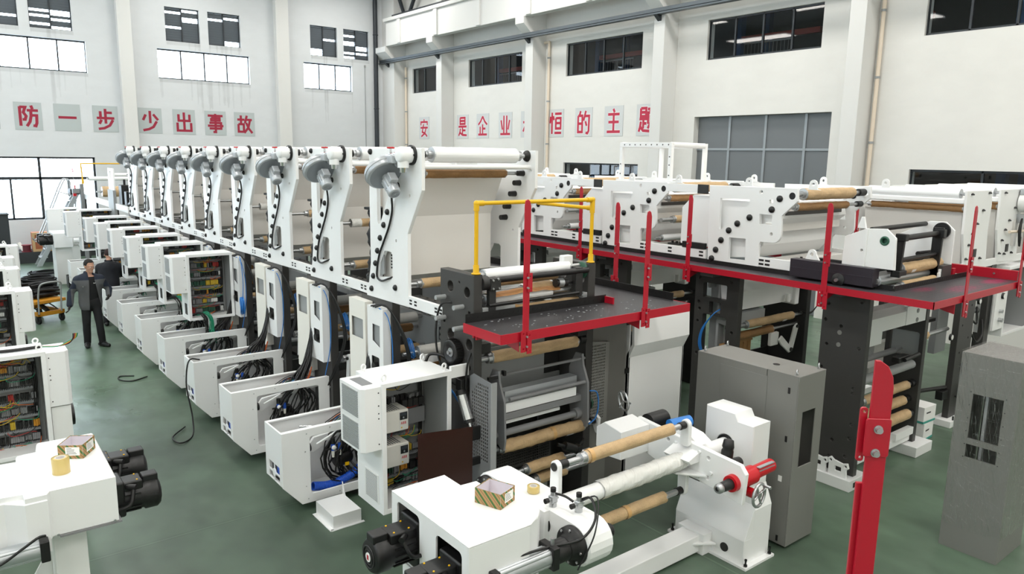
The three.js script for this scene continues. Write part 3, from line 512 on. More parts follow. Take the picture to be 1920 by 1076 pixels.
// ---------------------------------------------------------------- press line one: console troughs along the aisle
const frontHole = (z) => rr(2.965, 3.79, 0.20, 0.86, 0.03);
function trough(zf, first, label) {
  const zb = zf - 0.50, T = thing('console_trough', label, 'trough', [3.27, 0, zf - 0.25], 'open white console troughs along the aisle');
  const prof = [[2.65, 0.955], [2.65, 0.34], [2.86, 0.10], [3.94, 0.10], [3.94, 0.955]];
  const f = part('front_panel', plateZ(prof, zf - 0.02, zf, [frontHole()], 0.003), M.white, T);
  part('panel_screw', [[2.93, 0.9], [3.2, 0.92], [3.5, 0.92], [2.91, 0.7], [2.91, 0.3], [2.93, 0.15], [3.3, 0.14], [3.7, 0.14]].map(([x, y]) => bolt([x, y, zf], [0, 0, 1], 0.007, 0.004)), M.steel, f);
  part('back_panel', plateZ(prof, zb, zb + 0.02, [], 0.003), M.white, T);
  const e = part('end_panel', plateX([[zb + 0.0205, 0.345], [zf - 0.0205, 0.345], [zf - 0.0205, 0.955], [zb + 0.0205, 0.955]], 2.65, 2.67, [[[zf - 0.40, 0.36], [zf - 0.09, 0.36], [zf - 0.09, 0.545], [zf - 0.40, 0.545]]], 0.003), M.white, T);
  part('fan_guard', [box(2.65, 2.66, 0.345, 0.545, zf - 0.255, zf - 0.235), box(2.65, 2.66, 0.435, 0.455, zf - 0.40, zf - 0.09), cyl([2.645, 0.445, zf - 0.245], [2.66, 0.445, zf - 0.245], 0.045)], M.white, e);
  part('vent_back', box(2.69, 2.70, 0.345, 0.545, zf - 0.41, zf - 0.08), M.darker, e);
  part('valve_block', [box(2.67, 2.69, 0.43, 0.53, zf - 0.21, zf - 0.12)], M.blue, e);
  part('rim', [box(2.67, 3.93, 0.938, 0.953, zf - 0.06, zf - 0.015), box(2.67, 3.93, 0.938, 0.953, zb + 0.015, zb + 0.05)], M.white, T);
  part('floor_panel', [box(2.87, 3.93, 0.105, 0.12, zb + 0.02, zf - 0.02), plateZ([[2.66, 0.345], [2.655, 0.338], [2.86, 0.105], [2.88, 0.115]], zb + 0.02, zf - 0.02, [], 0)], M.white, T);
  part('support_leg', box(3.5, 3.62, 0, 0.1, zb + 0.1, zf - 0.1), M.dark, T);
  const dr = part('drive_motor', [spun([[0.001, 0], [0.085, 0.005], [0.09, 0.02], [0.09, 0.18], [0.075, 0.2], [0.001, 0.2]], [3.33, 0.44, zf - 0.17], [1, 0.05, -0.25], 24), box(3.37, 3.47, 0.53, 0.60, zf - 0.25, zf - 0.13, 0.01)], M.black, T);
  part('motor_badge', box(3.41, 3.46, 0.38, 0.42, zf - 0.09, zf - 0.085), M.yellow, dr);
  const arm = part('linkage_arm', [plateZ([[3.02, 0.60], [3.12, 0.73], [3.85, 0.80], [3.85, 0.72], [3.3, 0.63], [3.1, 0.56]], zf - 0.30, zf - 0.26), plateZ([[3.1, 0.70], [3.5, 0.86], [3.9, 0.86], [3.9, 0.80], [3.55, 0.78]], zf - 0.16, zf - 0.13)], M.white, T);
  part('pivot_cap', bearing([3.06, 0.64, zf - 0.24], -1, 0.05, 0.06), M.black, arm);
  part('air_unit', [cyl([3.27, 0.68, zf - 0.09], [3.27, 0.60, zf - 0.09], 0.022), cyl([3.35, 0.67, zf - 0.09], [3.35, 0.60, zf - 0.09], 0.02)], M.blue, T);
  part('air_bowl', [cyl([3.27, 0.60, zf - 0.09], [3.27, 0.52, zf - 0.09], 0.02, 0.014), cyl([3.35, 0.60, zf - 0.09], [3.35, 0.53, zf - 0.09], 0.019, 0.014)], M.cream, T);
  part('air_knob', [cyl([3.27, 0.68, zf - 0.09], [3.27, 0.75, zf - 0.09], 0.024), cyl([3.19, 0.62, zf - 0.1], [3.43, 0.62, zf - 0.1], 0.012)], M.black, T);
  part('air_gauge', spun([[0.001, 0.02], [0.024, 0.02], [0.026, 0]], [3.27, 0.64, zf - 0.07], [0, 0, 1], 18), M.whiteLabel, T);
  part('cable_tray', [box(2.9, 3.9, 0.80, 0.81, zb + 0.08, zb + 0.16)], M.alu, T);
  const w = (m, n, s) => stuff('loose_wire', Array.from({ length: n }, (_, i) => { seed = s * 100 + i; const a = rnd(3.2, 3.5), y = rnd(0.86, 0.9), zz = zf - rnd(0.08, 0.38); return tube([[a, y - 0.06, zz], [a + 0.15, y + rnd(0, 0.05), zz + rnd(-0.06, 0.06)], [a + 0.32, y + rnd(-0.02, 0.04), zz + rnd(-0.06, 0.06)], [3.93, y - 0.02, zf - 0.25]], m === M.orangeWire ? 0.009 : 0.006, 14, 5); }), m, T);
  w(M.black, 10, 3); w(M.greenWire, 3, 4); w(M.orangeWire, 2, 5); w(M.blueLine, 2, 6); w(M.duct, 5, 9);
  if (first) {
    part('blue_duct', [tube([[3.02, 0.24, zf - 0.08], [3.2, 0.20, zf - 0.09], [3.4, 0.22, zf - 0.10], [3.62, 0.30, zf - 0.13], [3.8, 0.36, zf - 0.2]], 0.045, 60, 16), ...Array.from({ length: 46 }, (_, i) => { const t = i / 45, p = new THREE.CatmullRomCurve3([[3.02, 0.24, zf - 0.08], [3.2, 0.20, zf - 0.09], [3.4, 0.22, zf - 0.10], [3.62, 0.30, zf - 0.13], [3.8, 0.36, zf - 0.2]].map((q) => V(...q))), q = p.getPointAt(t), tt = p.getTangentAt(t); return ring(q.toArray(), tt.toArray(), 0.045, 0.006, 16); })], M.blue, T);
    part('sensor_rod', cyl([2.93, 0.92, zf - 0.2], [3.06, 0.90, zf - 0.18], 0.014), M.chrome, T);
  }
  return T;
}
const ZT = -7.31;
const trLabel = (i) => i === 0 ? 'white console trough nearest the camera with a blue corrugated hose inside' : `open white console trough on the aisle, ${ORD[i]} from the camera`;
trough(ZT, true, trLabel(0));
const t1 = trough(ZT - PITCH, false, trLabel(1));
for (let k = 2; k < 10; k++) dup(t1, [0, 0, -PITCH * (k - 1)], trLabel(k));

// ---------------------------------------------------------------- control cabinets
// open front towards +z; o: x0,x1,y0,y1,z0 back,z1 front; side -1 cooler on the left, +1 right
const wireColours = [M.yellowWire, M.redWire, M.greenWire, M.black, M.orangeWire];
function cabinet(name, label, o, group) {
  const { x0, x1, y0, y1, z0, z1, side = -1 } = o, C = thing(name, label, 'cabinet', [(x0 + x1) / 2, y0, (z0 + z1) / 2], group), t = 0.02, f = 0.045;
  part('body', [box(x0, x0 + t, y0 + t, y1 - t, z0, z1 - 0.012, 0.001), box(x1 - t, x1, y0 + t, y1 - t, z0, z1 - 0.012, 0.001), box(x0, x1, y1 - t, y1, z0, z1 - 0.012, 0.001), box(x0, x1, y0, y0 + t, z0, z1 - 0.012, 0.001), box(x0 + t, x1 - t, y0 + t, y1 - t, z0, z0 + t, 0.001)], M.white, C);
  part('front_frame', plateZ([[x0, y0], [x1, y0], [x1, y1], [x0, y1]], z1 - 0.012, z1 + 0.006, [[[x0 + f, y0 + f], [x1 - f, y0 + f], [x1 - f, y1 - f], [x0 + f, y1 - f]]], 0.003), M.white, C);
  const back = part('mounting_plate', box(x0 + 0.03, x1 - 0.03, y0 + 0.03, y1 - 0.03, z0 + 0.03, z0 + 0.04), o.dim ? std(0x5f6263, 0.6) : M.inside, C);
  part('side_lining', [box(x0 + t, x0 + t + 0.004, y0 + t, y1 - t, z0 + t, z1 - 0.02), box(x1 - t - 0.004, x1 - t, y0 + t, y1 - t, z0 + t, z1 - 0.02)], M.lightGrey, C);
  // rows of gear
  const H = y1 - y0, W = x1 - x0, zb = z0 + 0.04, rows = o.rows || [0.92, 0.79, 0.65, 0.51, 0.37, 0.23, 0.09], bits = { black: [], white: [], green: [], red: [], yellow: [], orange: [], duct: [], grey: [] };
  seed = o.seed || 11;
  for (const [ri, q] of rows.entries()) {
    const y = y0 + H * q;
    bits.duct.push(box(x0 + 0.06, x1 - 0.08, y - 0.085, y - 0.062, zb, zb + 0.05, 0));
    for (let x = x0 + 0.07; x < x1 - 0.09; x += 0.016) bits.duct.push(box(x, x + 0.008, y - 0.062, y - 0.05, zb, zb + 0.05, 0));
    if (o.skip && o.skip(ri)) continue;
    let x = x0 + 0.08;
    while (x < x1 - 0.10) {
      const n = 2 + Math.floor(rnd(0, 5)), w = rnd(0.009, 0.019), h = rnd(0.045, 0.08), c = ['black', 'grey', 'black', 'grey', 'black', 'white', 'grey', 'black', 'green', 'grey', 'black', 'orange', 'black', 'red', 'yellow', 'black', 'grey', 'green'][Math.floor(rnd(0, 18))];
      for (let i = 0; i < n && x < x1 - 0.10; i++, x += w + 0.002) bits[c].push(box(x, x + w, y - h / 2, y + h / 2, zb, zb + rnd(0.04, 0.07), 0), box(x + w * 0.2, x + w * 0.8, y - h / 2 - 0.012, y - h / 2, zb, zb + 0.03, 0));
      x += 0.012;
    }
  }
  const cm = { black: M.black, white: M.whiteDull, green: M.greenDark, red: M.redWire, yellow: M.yellowWire, orange: M.orange, duct: M.duct, grey: M.midGrey };
  for (const k in bits) if (bits[k].length) stuff(k === 'duct' ? 'wire_duct' : 'terminal_row', bits[k], cm[k], back);
  for (const [mi, m] of wireColours.entries()) stuff('wiring', Array.from({ length: o.dim ? 4 : 9 }, () => { const a = rnd(x0 + 0.1, x1 - 0.25), q = rows[Math.floor(rnd(0, rows.length))], y = y0 + H * q - 0.05, b = a + rnd(0.05, 0.3); return tube([[a, y - 0.02, zb + 0.05], [a + rnd(0, 0.06), y - rnd(0.02, 0.08), zb + 0.07], [Math.min(b, x1 - 0.1), y - rnd(0, 0.06), zb + 0.06], [Math.min(b + 0.04, x1 - 0.08), y + rnd(-0.06, 0.05), zb + 0.04]], 0.004, 12, 5); }), m, back);
  stuff('wiring', [0.05, 0.065, 0.08].map((d) => tube([[x1 - d - 0.03, y1 - 0.06, zb + 0.03], [x1 - d - 0.025, y0 + H * 0.6, zb + 0.05], [x1 - d - 0.04, y0 + H * 0.3, zb + 0.04], [x1 - d - 0.03, y0 + 0.08, zb + 0.03]], 0.008, 24, 6)), M.black, back);
  // cooler
  const a = o.ac || { w: 0.23, h: 0.62, d: Math.min(0.44, z1 - z0 - 0.02), top: y1 - 0.03 }, ax0 = side < 0 ? x0 - a.w : x1, ax1 = side < 0 ? x0 : x1 + a.w, c = 0.035;
  const far = side < 0 ? ax0 : ax1, near = side < 0 ? ax1 : ax0, zc = z1 - 0.012;
  const ac = part('cooling_unit', plateY([[near, zc - a.d], [far, zc - a.d], [far, zc - c], [far - side * c, zc], [near, zc]].map(([x, z]) => [x, z]), a.top - a.h, a.top, [], 0.006), M.white, C);
  const gx = side < 0 ? far - 0.004 : far - 0.004;
  for (const [g0, g1] of [[0.54, 0.95], [0.05, 0.46]]) part('louvre_grille', Array.from({ length: 15 }, (_, i) => { const y = a.top - a.h + a.h * (g0 + (g1 - g0) * (i + 0.5) / 15); return box(far - 0.006, far + 0.006, y - a.h * 0.009, y + a.h * 0.009, zc - a.d + 0.05, zc - c - 0.03, 0); }), M.lightGrey, ac);
  part('unit_screw', [0.1, 0.3, 0.42, 0.5, 0.9].map((q) => bolt([near + side * 0.025, a.top - a.h * q, zc], [0, 0, 1], 0.007, 0.004)), M.darker, ac);
  if (o.lid) part('top_plate', box(ax0 + 0.06, ax1 - 0.03, a.top, a.top + 0.004, zc - a.d + 0.08, zc - 0.1), M.midGrey, ac);
  if (o.eyes) for (const [x, z] of [[x0 + 0.05, z1 - 0.05], [x1 - 0.05, z1 - 0.05], [x0 + 0.05, z0 + 0.06], [x1 - 0.05, z0 + 0.06]]) part('lifting_eye', [ring([x, y1 + 0.04, z], [0.3, 0, 1], 0.026, 0.009, 16), cyl([x, y1, z], [x, y1 + 0.018, z], 0.014)], M.white, C);
  return C;
}
const driveFace = canvasMap(96, 160, (c, w, h) => { c.fillStyle = '#e4e3de'; c.fillRect(0, 0, w, h); c.fillStyle = '#1c1e20'; c.fillRect(8, 10, 80, 66); c.fillStyle = '#394048'; c.fillRect(18, 16, 60, 26); c.fillStyle = '#9aa0a4'; c.beginPath(); c.arc(48, 58, 9, 0, 7); c.fill(); c.fillStyle = '#c8142a'; c.font = 'bold 30px sans-serif'; c.fillText('ABB', 18, 116); c.fillStyle = '#e0b52c'; c.fillRect(20, 138, 14, 12); });
function drive(C, x0, x1, y0, y1, z0, z1) {
  const xs = x0 + (x1 - x0) * 0.55;
  const d = part('frequency_drive', [box(x0, x1, y0, y1, z0, z1, 0.012)], M.cream, C);
  part('drive_keypad', new THREE.PlaneGeometry(x1 - xs - 0.012, y1 - y0 - 0.03).translate((x1 + xs) / 2, (y0 + y1) / 2, z1 + 0.002), std(0xffffff, 0.5, 0, { map: driveFace }), d);
  part('top_grille', Array.from({ length: 6 }, (_, i) => box(x0 + 0.03 + i * 0.025, x0 + 0.043 + i * 0.025, y1 - 0.001, y1 + 0.002, z0 + 0.03, z1 - 0.03, 0)), M.midGrey, d);
}
{
  const C = cabinet('control_cabinet', 'large open white control cabinet nearest the camera with two frequency drives inside', { x0: 2.99, x1: 3.735, y0: 0.61, y1: 1.87, z0: -6.20, z1: -5.69, side: -1, eyes: true, lid: true, seed: 5, rows: [0.905, 0.735, 0.50, 0.32, 0.17, 0.07], skip: (i) => i === 2, ac: { w: 0.195, h: 0.605, d: 0.43, top: 1.85 } });
  drive(C, 3.14, 3.385, 1.295, 1.505, -6.15, -5.90); drive(C, 3.145, 3.39, 0.945, 1.17, -6.15, -5.90);
  part('filter_grille', Array.from({ length: 18 }, (_, i) => box(2.983, 2.992, 0.70 + i * 0.0145, 0.708 + i * 0.0145, -6.02, -5.79, 0)), M.lightGrey, C);
  part('grille_frame', plateX([[-6.04, 0.685], [-5.77, 0.685], [-5.77, 0.97], [-6.04, 0.97]], 2.984, 2.989, [], 0), M.whiteDull, C);
  part('gland_plate', box(3.40, 3.68, 1.26, 1.42, -6.15, -6.09), M.midGrey, C);
  part('contactor_row', [0, 1, 2, 3].map((i) => box(3.41 + i * 0.062, 3.465 + i * 0.062, 1.45, 1.53, -6.15, -6.06)), M.darker, C);
  part('side_wing', [box(3.735, 3.943, 1.79, 1.905, -5.73, -5.69), box(3.735, 3.943, 1.80, 1.89, -6.27, -6.25), box(3.735, 3.943, 0.65, 0.75, -6.19, -6.15)], M.white, C);
  part('top_lead', tube([[3.70, 1.875, -6.10], [3.76, 1.93, -6.12], [3.85, 1.92, -6.0], [3.9, 1.80, -5.95]], 0.016, 20), M.black, C);
}
for (const [i, z] of [-12.5, -14.18, -15.8, -17.49, -19.15, -20.74].entries()) {
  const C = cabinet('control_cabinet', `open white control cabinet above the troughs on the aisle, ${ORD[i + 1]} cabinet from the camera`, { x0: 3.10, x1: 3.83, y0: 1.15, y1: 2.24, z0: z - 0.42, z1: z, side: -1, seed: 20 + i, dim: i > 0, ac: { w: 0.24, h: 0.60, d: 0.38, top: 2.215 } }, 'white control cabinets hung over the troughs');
  part('side_cutout', box(3.093, 3.101, 1.24, 1.42, z - 0.22, z - 0.10), M.black, C);
  part('mounting_arm', box(3.83, 3.96, 1.3, 2.1, z - 0.3, z - 0.25), M.white, C);
  // green and black leads hanging out of it into the trough
  const B = thing('wire_bundle', `green and black leads hanging from the ${ORD[i + 1]} control cabinet into its trough`, 'wires', [3.35, 0.9, z + 0.03]);
  seed = 300 + i;
  const lead = (m, n, name, xo) => stuff(name, Array.from({ length: n }, () => { const a = 3.28 + xo + rnd(-0.03, 0.03); return tube([[a - 0.12, 1.22, z - 0.05], [a - 0.02, 1.27 + rnd(-0.02, 0.02), z + 0.03], [a + 0.05, 1.18, z + 0.07 + rnd(0, 0.03)], [a + 0.06 + rnd(-0.02, 0.02), 1.0, z + 0.08], [a + 0.05 + rnd(-0.07, 0.07), rnd(0.74, 0.9), z + 0.08 + rnd(-0.06, 0.06)]], 0.0055, 14, 5); }), m, B);
  lead(M.greenWire, 16, 'green_lead', 0.08); lead(M.black, 9, 'black_lead', 0.0);
}
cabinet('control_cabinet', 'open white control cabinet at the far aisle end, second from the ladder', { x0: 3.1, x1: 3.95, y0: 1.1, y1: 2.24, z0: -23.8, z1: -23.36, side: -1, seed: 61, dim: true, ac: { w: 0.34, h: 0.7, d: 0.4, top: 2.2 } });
{
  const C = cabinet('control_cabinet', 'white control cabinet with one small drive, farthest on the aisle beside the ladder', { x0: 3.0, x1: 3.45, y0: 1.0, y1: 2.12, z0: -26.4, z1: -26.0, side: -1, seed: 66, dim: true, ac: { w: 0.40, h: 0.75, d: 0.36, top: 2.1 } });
  part('pedestal', box(3.05, 3.4, 0.0, 0.998, -26.38, -26.05), M.whiteDull, C);
  drive(C, 3.12, 3.32, 1.45, 1.68, -26.35, -26.1);
}
{
  const H = thing('hose_coil', 'coil of thin blue hose hanging beside the second control cabinet', 'hose', [3.83, 1.3, -12.08]); seed = 77;
  stuff('hose_turns', Array.from({ length: 9 }, (_, i) => ring([3.80 + i * 0.006, 1.40 + rnd(-0.012, 0.012), -12.08 + rnd(-0.015, 0.015)], [1, rnd(-0.1, 0.1), rnd(0.1, 0.5)], 0.13 + rnd(-0.014, 0.014), 0.0065, 36)), M.blueLine, H);
  stuff('hose_end', [tube([[3.83, 1.52, -12.05], [3.85, 1.8, -12.06], [3.85, 2.1, -12.12], [3.86, 2.2, -12.2]], 0.0065, 24, 6)], M.blueLine, H);
}
// cable bundles between cover channels and troughs
for (let k = 0; k < 5; k++) {
  const z = Z1 - PITCH * k - 1.1, B = thing('cable_bundle', `black cables drooping from the covers of the ${ORD[k]} print station into its trough`, 'cables', [3.8, 0.9, z]);
  seed = 500 + k * 13;
  stuff('black_cable', Array.from({ length: 26 }, () => { const a = rnd(-0.06, 0.06), l = rnd(0, 1), e = rnd(3.05, 3.6); return tube([[3.90, 1.68 + a, z - 0.02], [3.83, 1.42 + a, z + rnd(0, 0.08)], [3.78 - 0.1 * l, 1.12, z + rnd(0.04, 0.16)], [3.68 - 0.2 * l, 0.90 + 0.05 * l, z + rnd(0.05, 0.3)], [e + 0.2, 0.66 + rnd(-0.06, 0.1), z + rnd(0.10, 0.32)], [e + 0.1, 0.42 + rnd(-0.1, 0.1), z + rnd(0.12, 0.32)], [e + 0.2, 0.22 + rnd(0, 0.06), z + rnd(0.12, 0.32)], [3.88, 0.16 + rnd(0, 0.1), z + rnd(0.14, 0.3)]], rnd(0.007, 0.013), 22, 6); }), M.black, B);
  stuff('orange_lead', [0, 1].map((i) => tube([[3.80, 1.05, z + 0.1], [3.72, 0.92, z + 0.14 + i * 0.03], [3.5, 0.885, z + 0.2 + i * 0.04], [3.25, 0.86, z + 0.2 + i * 0.05]], 0.009, 20, 6)), M.orangeWire, B);
  stuff('blue_hose', [0].map((i) => tube([[3.84, 2.18, z + 0.32], [3.88, 2.12, z + 0.42], [3.925, 1.85, z + 0.455], [3.925, 1.4, z + 0.45], [3.88, 0.98, z + 0.36]], 0.006, 24, 6)), M.blueLine, B);
  stuff('black_hose', [0, 1, 2].map((i) => tube([[3.83, 2.18, z + 0.15 + i * 0.05], [3.88, 2.22, z + 0.4], [4.0, 1.9, z + 0.55 + i * 0.03], [4.05, 1.5, z + 0.6 + i * 0.03], [3.95, 1.1, z + 0.5 + i * 0.03], [3.9, 0.85, z + 0.4]], 0.010, 26, 6)), M.black, B);
}

// ---------------------------------------------------------------- infeed station in front of line one
{
  const I = thing('infeed_station', 'tall dark grey roller stand with kraft rollers at the near end of the long line', 'press', [4.75, 0, -5.9]);
  const prof = [[-6.21, 0], [-5.62, 0], [-5.62, 2.78], [-6.21, 2.78]];
  const hl = [[-6.03, 2.62, 0.055], [-5.74, 2.60, 0.05], [-6.02, 2.13, 0.06], [-5.70, 2.09, 0.055], [-5.70, 2.40, 0.022], [-5.69, 2.22, 0.02], [-5.69, 1.86, 0.022], [-5.69, 1.62, 0.025], [-6.14, 2.25, 0.02], [-5.87, 2.68, 0.01], [-6.1, 1.4, 0.03], [-5.7, 1.2, 0.03]];
  const L = part('side_frame', plateX(prof, 3.943, 4.045, hl.map((h) => roundHole(...h)), 0.006), M.dark, I);
  const Rr = part('side_frame', plateX(prof, 5.44, 5.545, hl.slice(0, 5).map((h) => roundHole(...h)), 0.006), M.dark, I);
  part('stop_pin', [[-6.12, 2.50], [-5.80, 2.45], [-6.12, 2.29], [-5.80, 2.24]].map(([z, y]) => cyl([3.945, y, z], [3.83, y, z], 0.024)), M.lightGrey, L);
  const w = part('belt_wheel', [spun([[0.03, 0.0], [0.12, 0.0], [0.125, 0.015], [0.125, 0.085], [0.115, 0.1], [0.08, 0.1], [0.07, 0.07], [0.03, 0.07]], [3.945, 1.985, -5.90], [-1, 0, 0], 36), ...Array.from({ length: 36 }, (_, i) => { const a = i * Math.PI / 18; return bx(0.07, 0.008, 0.008, 3.895, 1.985 + 0.126 * Math.sin(a), -5.90 + 0.126 * Math.cos(a), 0); })], M.black, I);
  part('wheel_hub', [cyl([3.86, 1.985, -5.90], [3.93, 1.985, -5.90], 0.045), cyl([3.83, 1.985, -5.90], [3.94, 1.985, -5.90], 0.02)], M.steel, w);
  part('air_hose', [tube([[3.94, 2.46, -6.0], [3.88, 2.44, -6.08], [3.86, 2.2, -6.16], [3.87, 1.9, -6.14], [3.9, 1.68, -6.0], [3.95, 1.62, -5.85]], 0.011, 40), tube([[3.94, 2.02, -5.66], [3.9, 1.9, -5.66], [3.9, 1.6, -5.68], [3.95, 1.4, -5.7]], 0.011, 24)], M.black, L);
  part('blue_hose', [0, 1, 2].map((i) => tube([[3.9, 1.76, -6.05 + i * 0.01], [3.86, 1.66, -5.95], [3.9, 1.52, -5.86 + i * 0.02], [3.98, 1.4, -5.84]], 0.007, 20)), M.blueLine, L);
  // upper roller group
  roller(I, 'kraft_roller', M.kraft, { x0: 4.2, x1: 5.32, y: 2.62, z: -6.02, r: 0.055, s0: 4.04, s1: 5.45 });
  roller(I, 'wrapped_roller', M.wrapWhite, { x0: 4.13, x1: 5.24, y: 2.75, z: -5.74, r: 0.06, s0: 4.04, s1: 5.44, amp: 0.003 });
  part('pivot_bar', cyl([4.18, 2.71, -5.64], [5.44, 2.71, -5.64], 0.032), M.black, I);
  part('pivot_block', [box(4.12, 4.24, 2.62, 2.74, -5.70, -5.58, 0.01), box(4.12, 4.2, 2.32, 2.62, -5.66, -5.61), box(5.26, 5.36, 2.44, 2.75, -5.70, -5.62, 0.01), cyl([4.045, 2.69, -5.66], [4.12, 2.69, -5.66], 0.07)], M.darker, I);
  part('pivot_bolt', [[4.14, 2.72], [4.2, 2.73], [4.21, 2.64], [4.14, 2.64]].map(([x, y]) => bolt([x, y, -5.58], [0, 0, 1], 0.012, 0.012)), M.steel, I);
  part('flange', [spun([[0.001, 0.045], [0.035, 0.045], [0.045, 0.03], [0.085, 0.025], [0.09, 0.0]], [5.44, 2.70, -5.72], [-1, 0, 0], 28), spun([[0.001, 0.03], [0.085, 0.025], [0.09, 0.0]], [4.045, 2.70, -5.76], [1, 0, 0], 28)], M.greenDark, I);
  part('white_block', [box(5.17, 5.30, 2.76, 2.87, -5.80, -5.72, 0.01)], M.white, I);
  const cylA = part('air_cylinder', [cyl([5.02, 2.60, -5.68], [5.17, 2.59, -5.68], 0.045, 0.045, 8), cyl([5.17, 2.59, -5.68], [5.26, 2.59, -5.68], 0.015)], M.black, I);
  part('cylinder_band', cyl([5.05, 2.60, -5.68], [5.12, 2.595, -5.68], 0.047, 0.047, 8), M.alu, cylA);
  roller(I, 'kraft_roller', M.kraft, { x0: 4.70, x1: 5.06, y: 2.565, z: -5.78, r: 0.05, s0: 4.1, s1: 5.3, amp: 0.006 });
  // torn kraft paper lying over the white roll
  {
    const g = new THREE.PlaneGeometry(0.92, 0.26, 40, 14), p = g.attributes.position;
    for (let i = 0; i < p.count; i++) { const x = p.getX(i), y = p.getY(i), n = fbm(x + 2, y + 2, 5, 71, 4); p.setXYZ(i, 4.62 + x + 0.03 * n, 2.575 - (x > -0.1 ? (x + 0.1) * 0.04 : 0) + 0.055 * (n - 0.4) - 3.0 * y * y * 0.5, -5.76 + y * (1 - 0.45 * (x + 0.46)) + 0.03 * n); }
    g.rotateX(0); g.computeVertexNormals();
    part('torn_paper', g, std(0xb98552, 0.6, 0, { bumpMap: M.kraftBump, bumpScale: 0.006, side: THREE.DoubleSide }), I);
  }
  roller(I, 'white_roller', M.wrapWhite, { x0: 4.14, x1: 5.0, y: 2.50, z: -5.74, r: 0.055, s0: 4.05, s1: 5.4, amp: 0.002 });
  part('tie_bar', [cyl([4.12, 2.47, -5.62], [5.30, 2.48, -5.62], 0.018)], M.black, I);
  part('guide_fork', [plateY([[4.05, -5.66], [4.2, -5.70], [4.42, -5.64], [4.43, -5.60], [4.2, -5.63], [4.05, -5.62]], 2.40, 2.45)], M.lightGrey, I);
  roller(I, 'kraft_roller', M.kraft, { x0: 4.26, x1: 5.34, y: 2.37, z: -5.69, r: 0.055, s0: 4.05, s1: 5.44, tape: 0.22 });
  part('clamp_block', [box(5.37, 5.43, 2.41, 2.47, -5.68, -5.62), cyl([5.44, 2.44, -5.65], [5.36, 2.44, -5.65], 0.02)], M.alu, Rr);
  // under the platform
  roller(I, 'steel_roller', M.alu, { x0: 4.15, x1: 5.25, y: 2.05, z: -5.80, r: 0.055, s0: 4.05, s1: 5.44 });
  roller(I, 'kraft_roller', M.kraft, { x0: 4.18, x1: 5.32, y: 1.935, z: -5.66, r: 0.06, s0: 4.0, s1: 5.44, sr: 0.03, label: 'thick kraft wrapped roller under the red platform' });
  part('shaft_block', [box(4.045, 4.17, 1.99, 2.09, -5.74, -5.64, 0.01), box(5.3, 5.44, 2.0, 2.11, -5.74, -5.6, 0.01), cyl([5.44, 1.95, -5.66], [5.36, 1.95, -5.66], 0.05)], M.black, I);
  part('web_panel', [box(4.05, 5.15, 1.45, 1.93, -6.0, -5.98), box(4.05, 5.43, 1.05, 1.5, -6.05, -6.03)], M.lightGrey, I);
  part('dark_backing', box(5.15, 5.44, 0.3, 2.2, -6.08, -6.05), M.darker, I);
  // doctor frame
  const armP = [[-5.74, 1.0], [-5.50, 1.0], [-5.48, 1.10], [-5.50, 1.50], [-5.58, 1.68], [-5.60, 1.80], [-5.70, 1.80], [-5.80, 1.62], [-5.80, 1.3]];
  part('doctor_arm', plateX(armP, 4.23, 4.255), M.midGrey, I); part('doctor_arm', plateX(armP, 5.36, 5.39), M.midGrey, I);
  part('cross_rod', cyl([4.15, 1.745, -5.62], [5.42, 1.745, -5.62], 0.016), M.midGrey, I);
  part('rod_clamp', [bx(0.12, 0.03, 0.03, 4.17, 1.74, -5.61), bx(0.03, 0.05, 0.05, 4.30, 1.77, -5.6)], M.black, I);
  part('blade_beam', [plateX([[-5.66, 1.45], [-5.58, 1.47], [-5.58, 1.58], [-5.70, 1.58]], 4.30, 5.28)], M.alu, I);
  part('blade_face', box(4.30, 5.27, 1.36, 1.455, -5.60, -5.575), M.wrapWhite, I);
  part('cross_pipe', cyl([4.33, 1.505, -5.54], [5.38, 1.505, -5.54], 0.02), M.midGrey, I);
  part('square_beam', box(4.25, 5.37, 1.275, 1.345, -5.66, -5.59, 0.006), M.midGrey, I);
  part('white_strip', box(4.25, 5.1, 1.21, 1.245, -5.68, -5.64), M.white, I);
  part('torque_tube', [cyl([4.15, 1.13, -5.62], [5.36, 1.13, -5.62], 0.036), cyl([5.29, 1.13, -5.62], [5.37, 1.13, -5.62], 0.06)], M.midGrey, I);
  roller(I, 'kraft_roller', M.kraft, { x0: 4.28, x1: 5.40, y: 0.99, z: -5.60, r: 0.066, s0: 4.1, s1: 5.62, sr: 0.03, amp: 0.008, tape: 0.6, tag: 0.8, th: 0.55, label: 'crumpled kraft wrapped roller with a white paper label' });
  const sw = part('swing_link', [plateX([[-5.66, 0.96], [-5.60, 0.86], [-5.50, 0.82], [-5.49, 0.86], [-5.56, 0.92], [-5.55, 1.03], [-5.60, 1.06], [-5.66, 1.03]], 5.60, 5.64)], M.white, I);
  part('link_cap', [cyl([5.58, 1.0, -5.605], [5.52, 1.0, -5.605], 0.04)], M.black, sw);
  part('green_bearing', [spun([[0.001, 0.06], [0.04, 0.06], [0.05, 0.03], [0.075, 0.02], [0.075, 0]], [5.545, 1.19, -5.68], [1, 0, 0], 24), cyl([5.545, 1.19, -5.68], [5.7, 1.19, -5.68], 0.025)], M.greenDark, Rr);
  part('blue_hose', tube([[5.5, 1.36, -5.6], [5.58, 1.34, -5.58], [5.6, 1.2, -5.56], [5.55, 1.05, -5.55], [5.45, 1.0, -5.55]], 0.008, 24), M.blueLine, Rr);
  // lower rolls
  roller(I, 'kraft_roller', M.kraft, { x0: 4.55, x1: 5.05, y: 0.72, z: -5.52, r: 0.06, s0: 4.4, s1: 5.44 });
  roller(I, 'kraft_roller', M.kraft, { x0: 4.72, x1: 5.12, y: 0.55, z: -5.56, r: 0.06, s0: 4.5, s1: 5.44, sr: 0.03 });
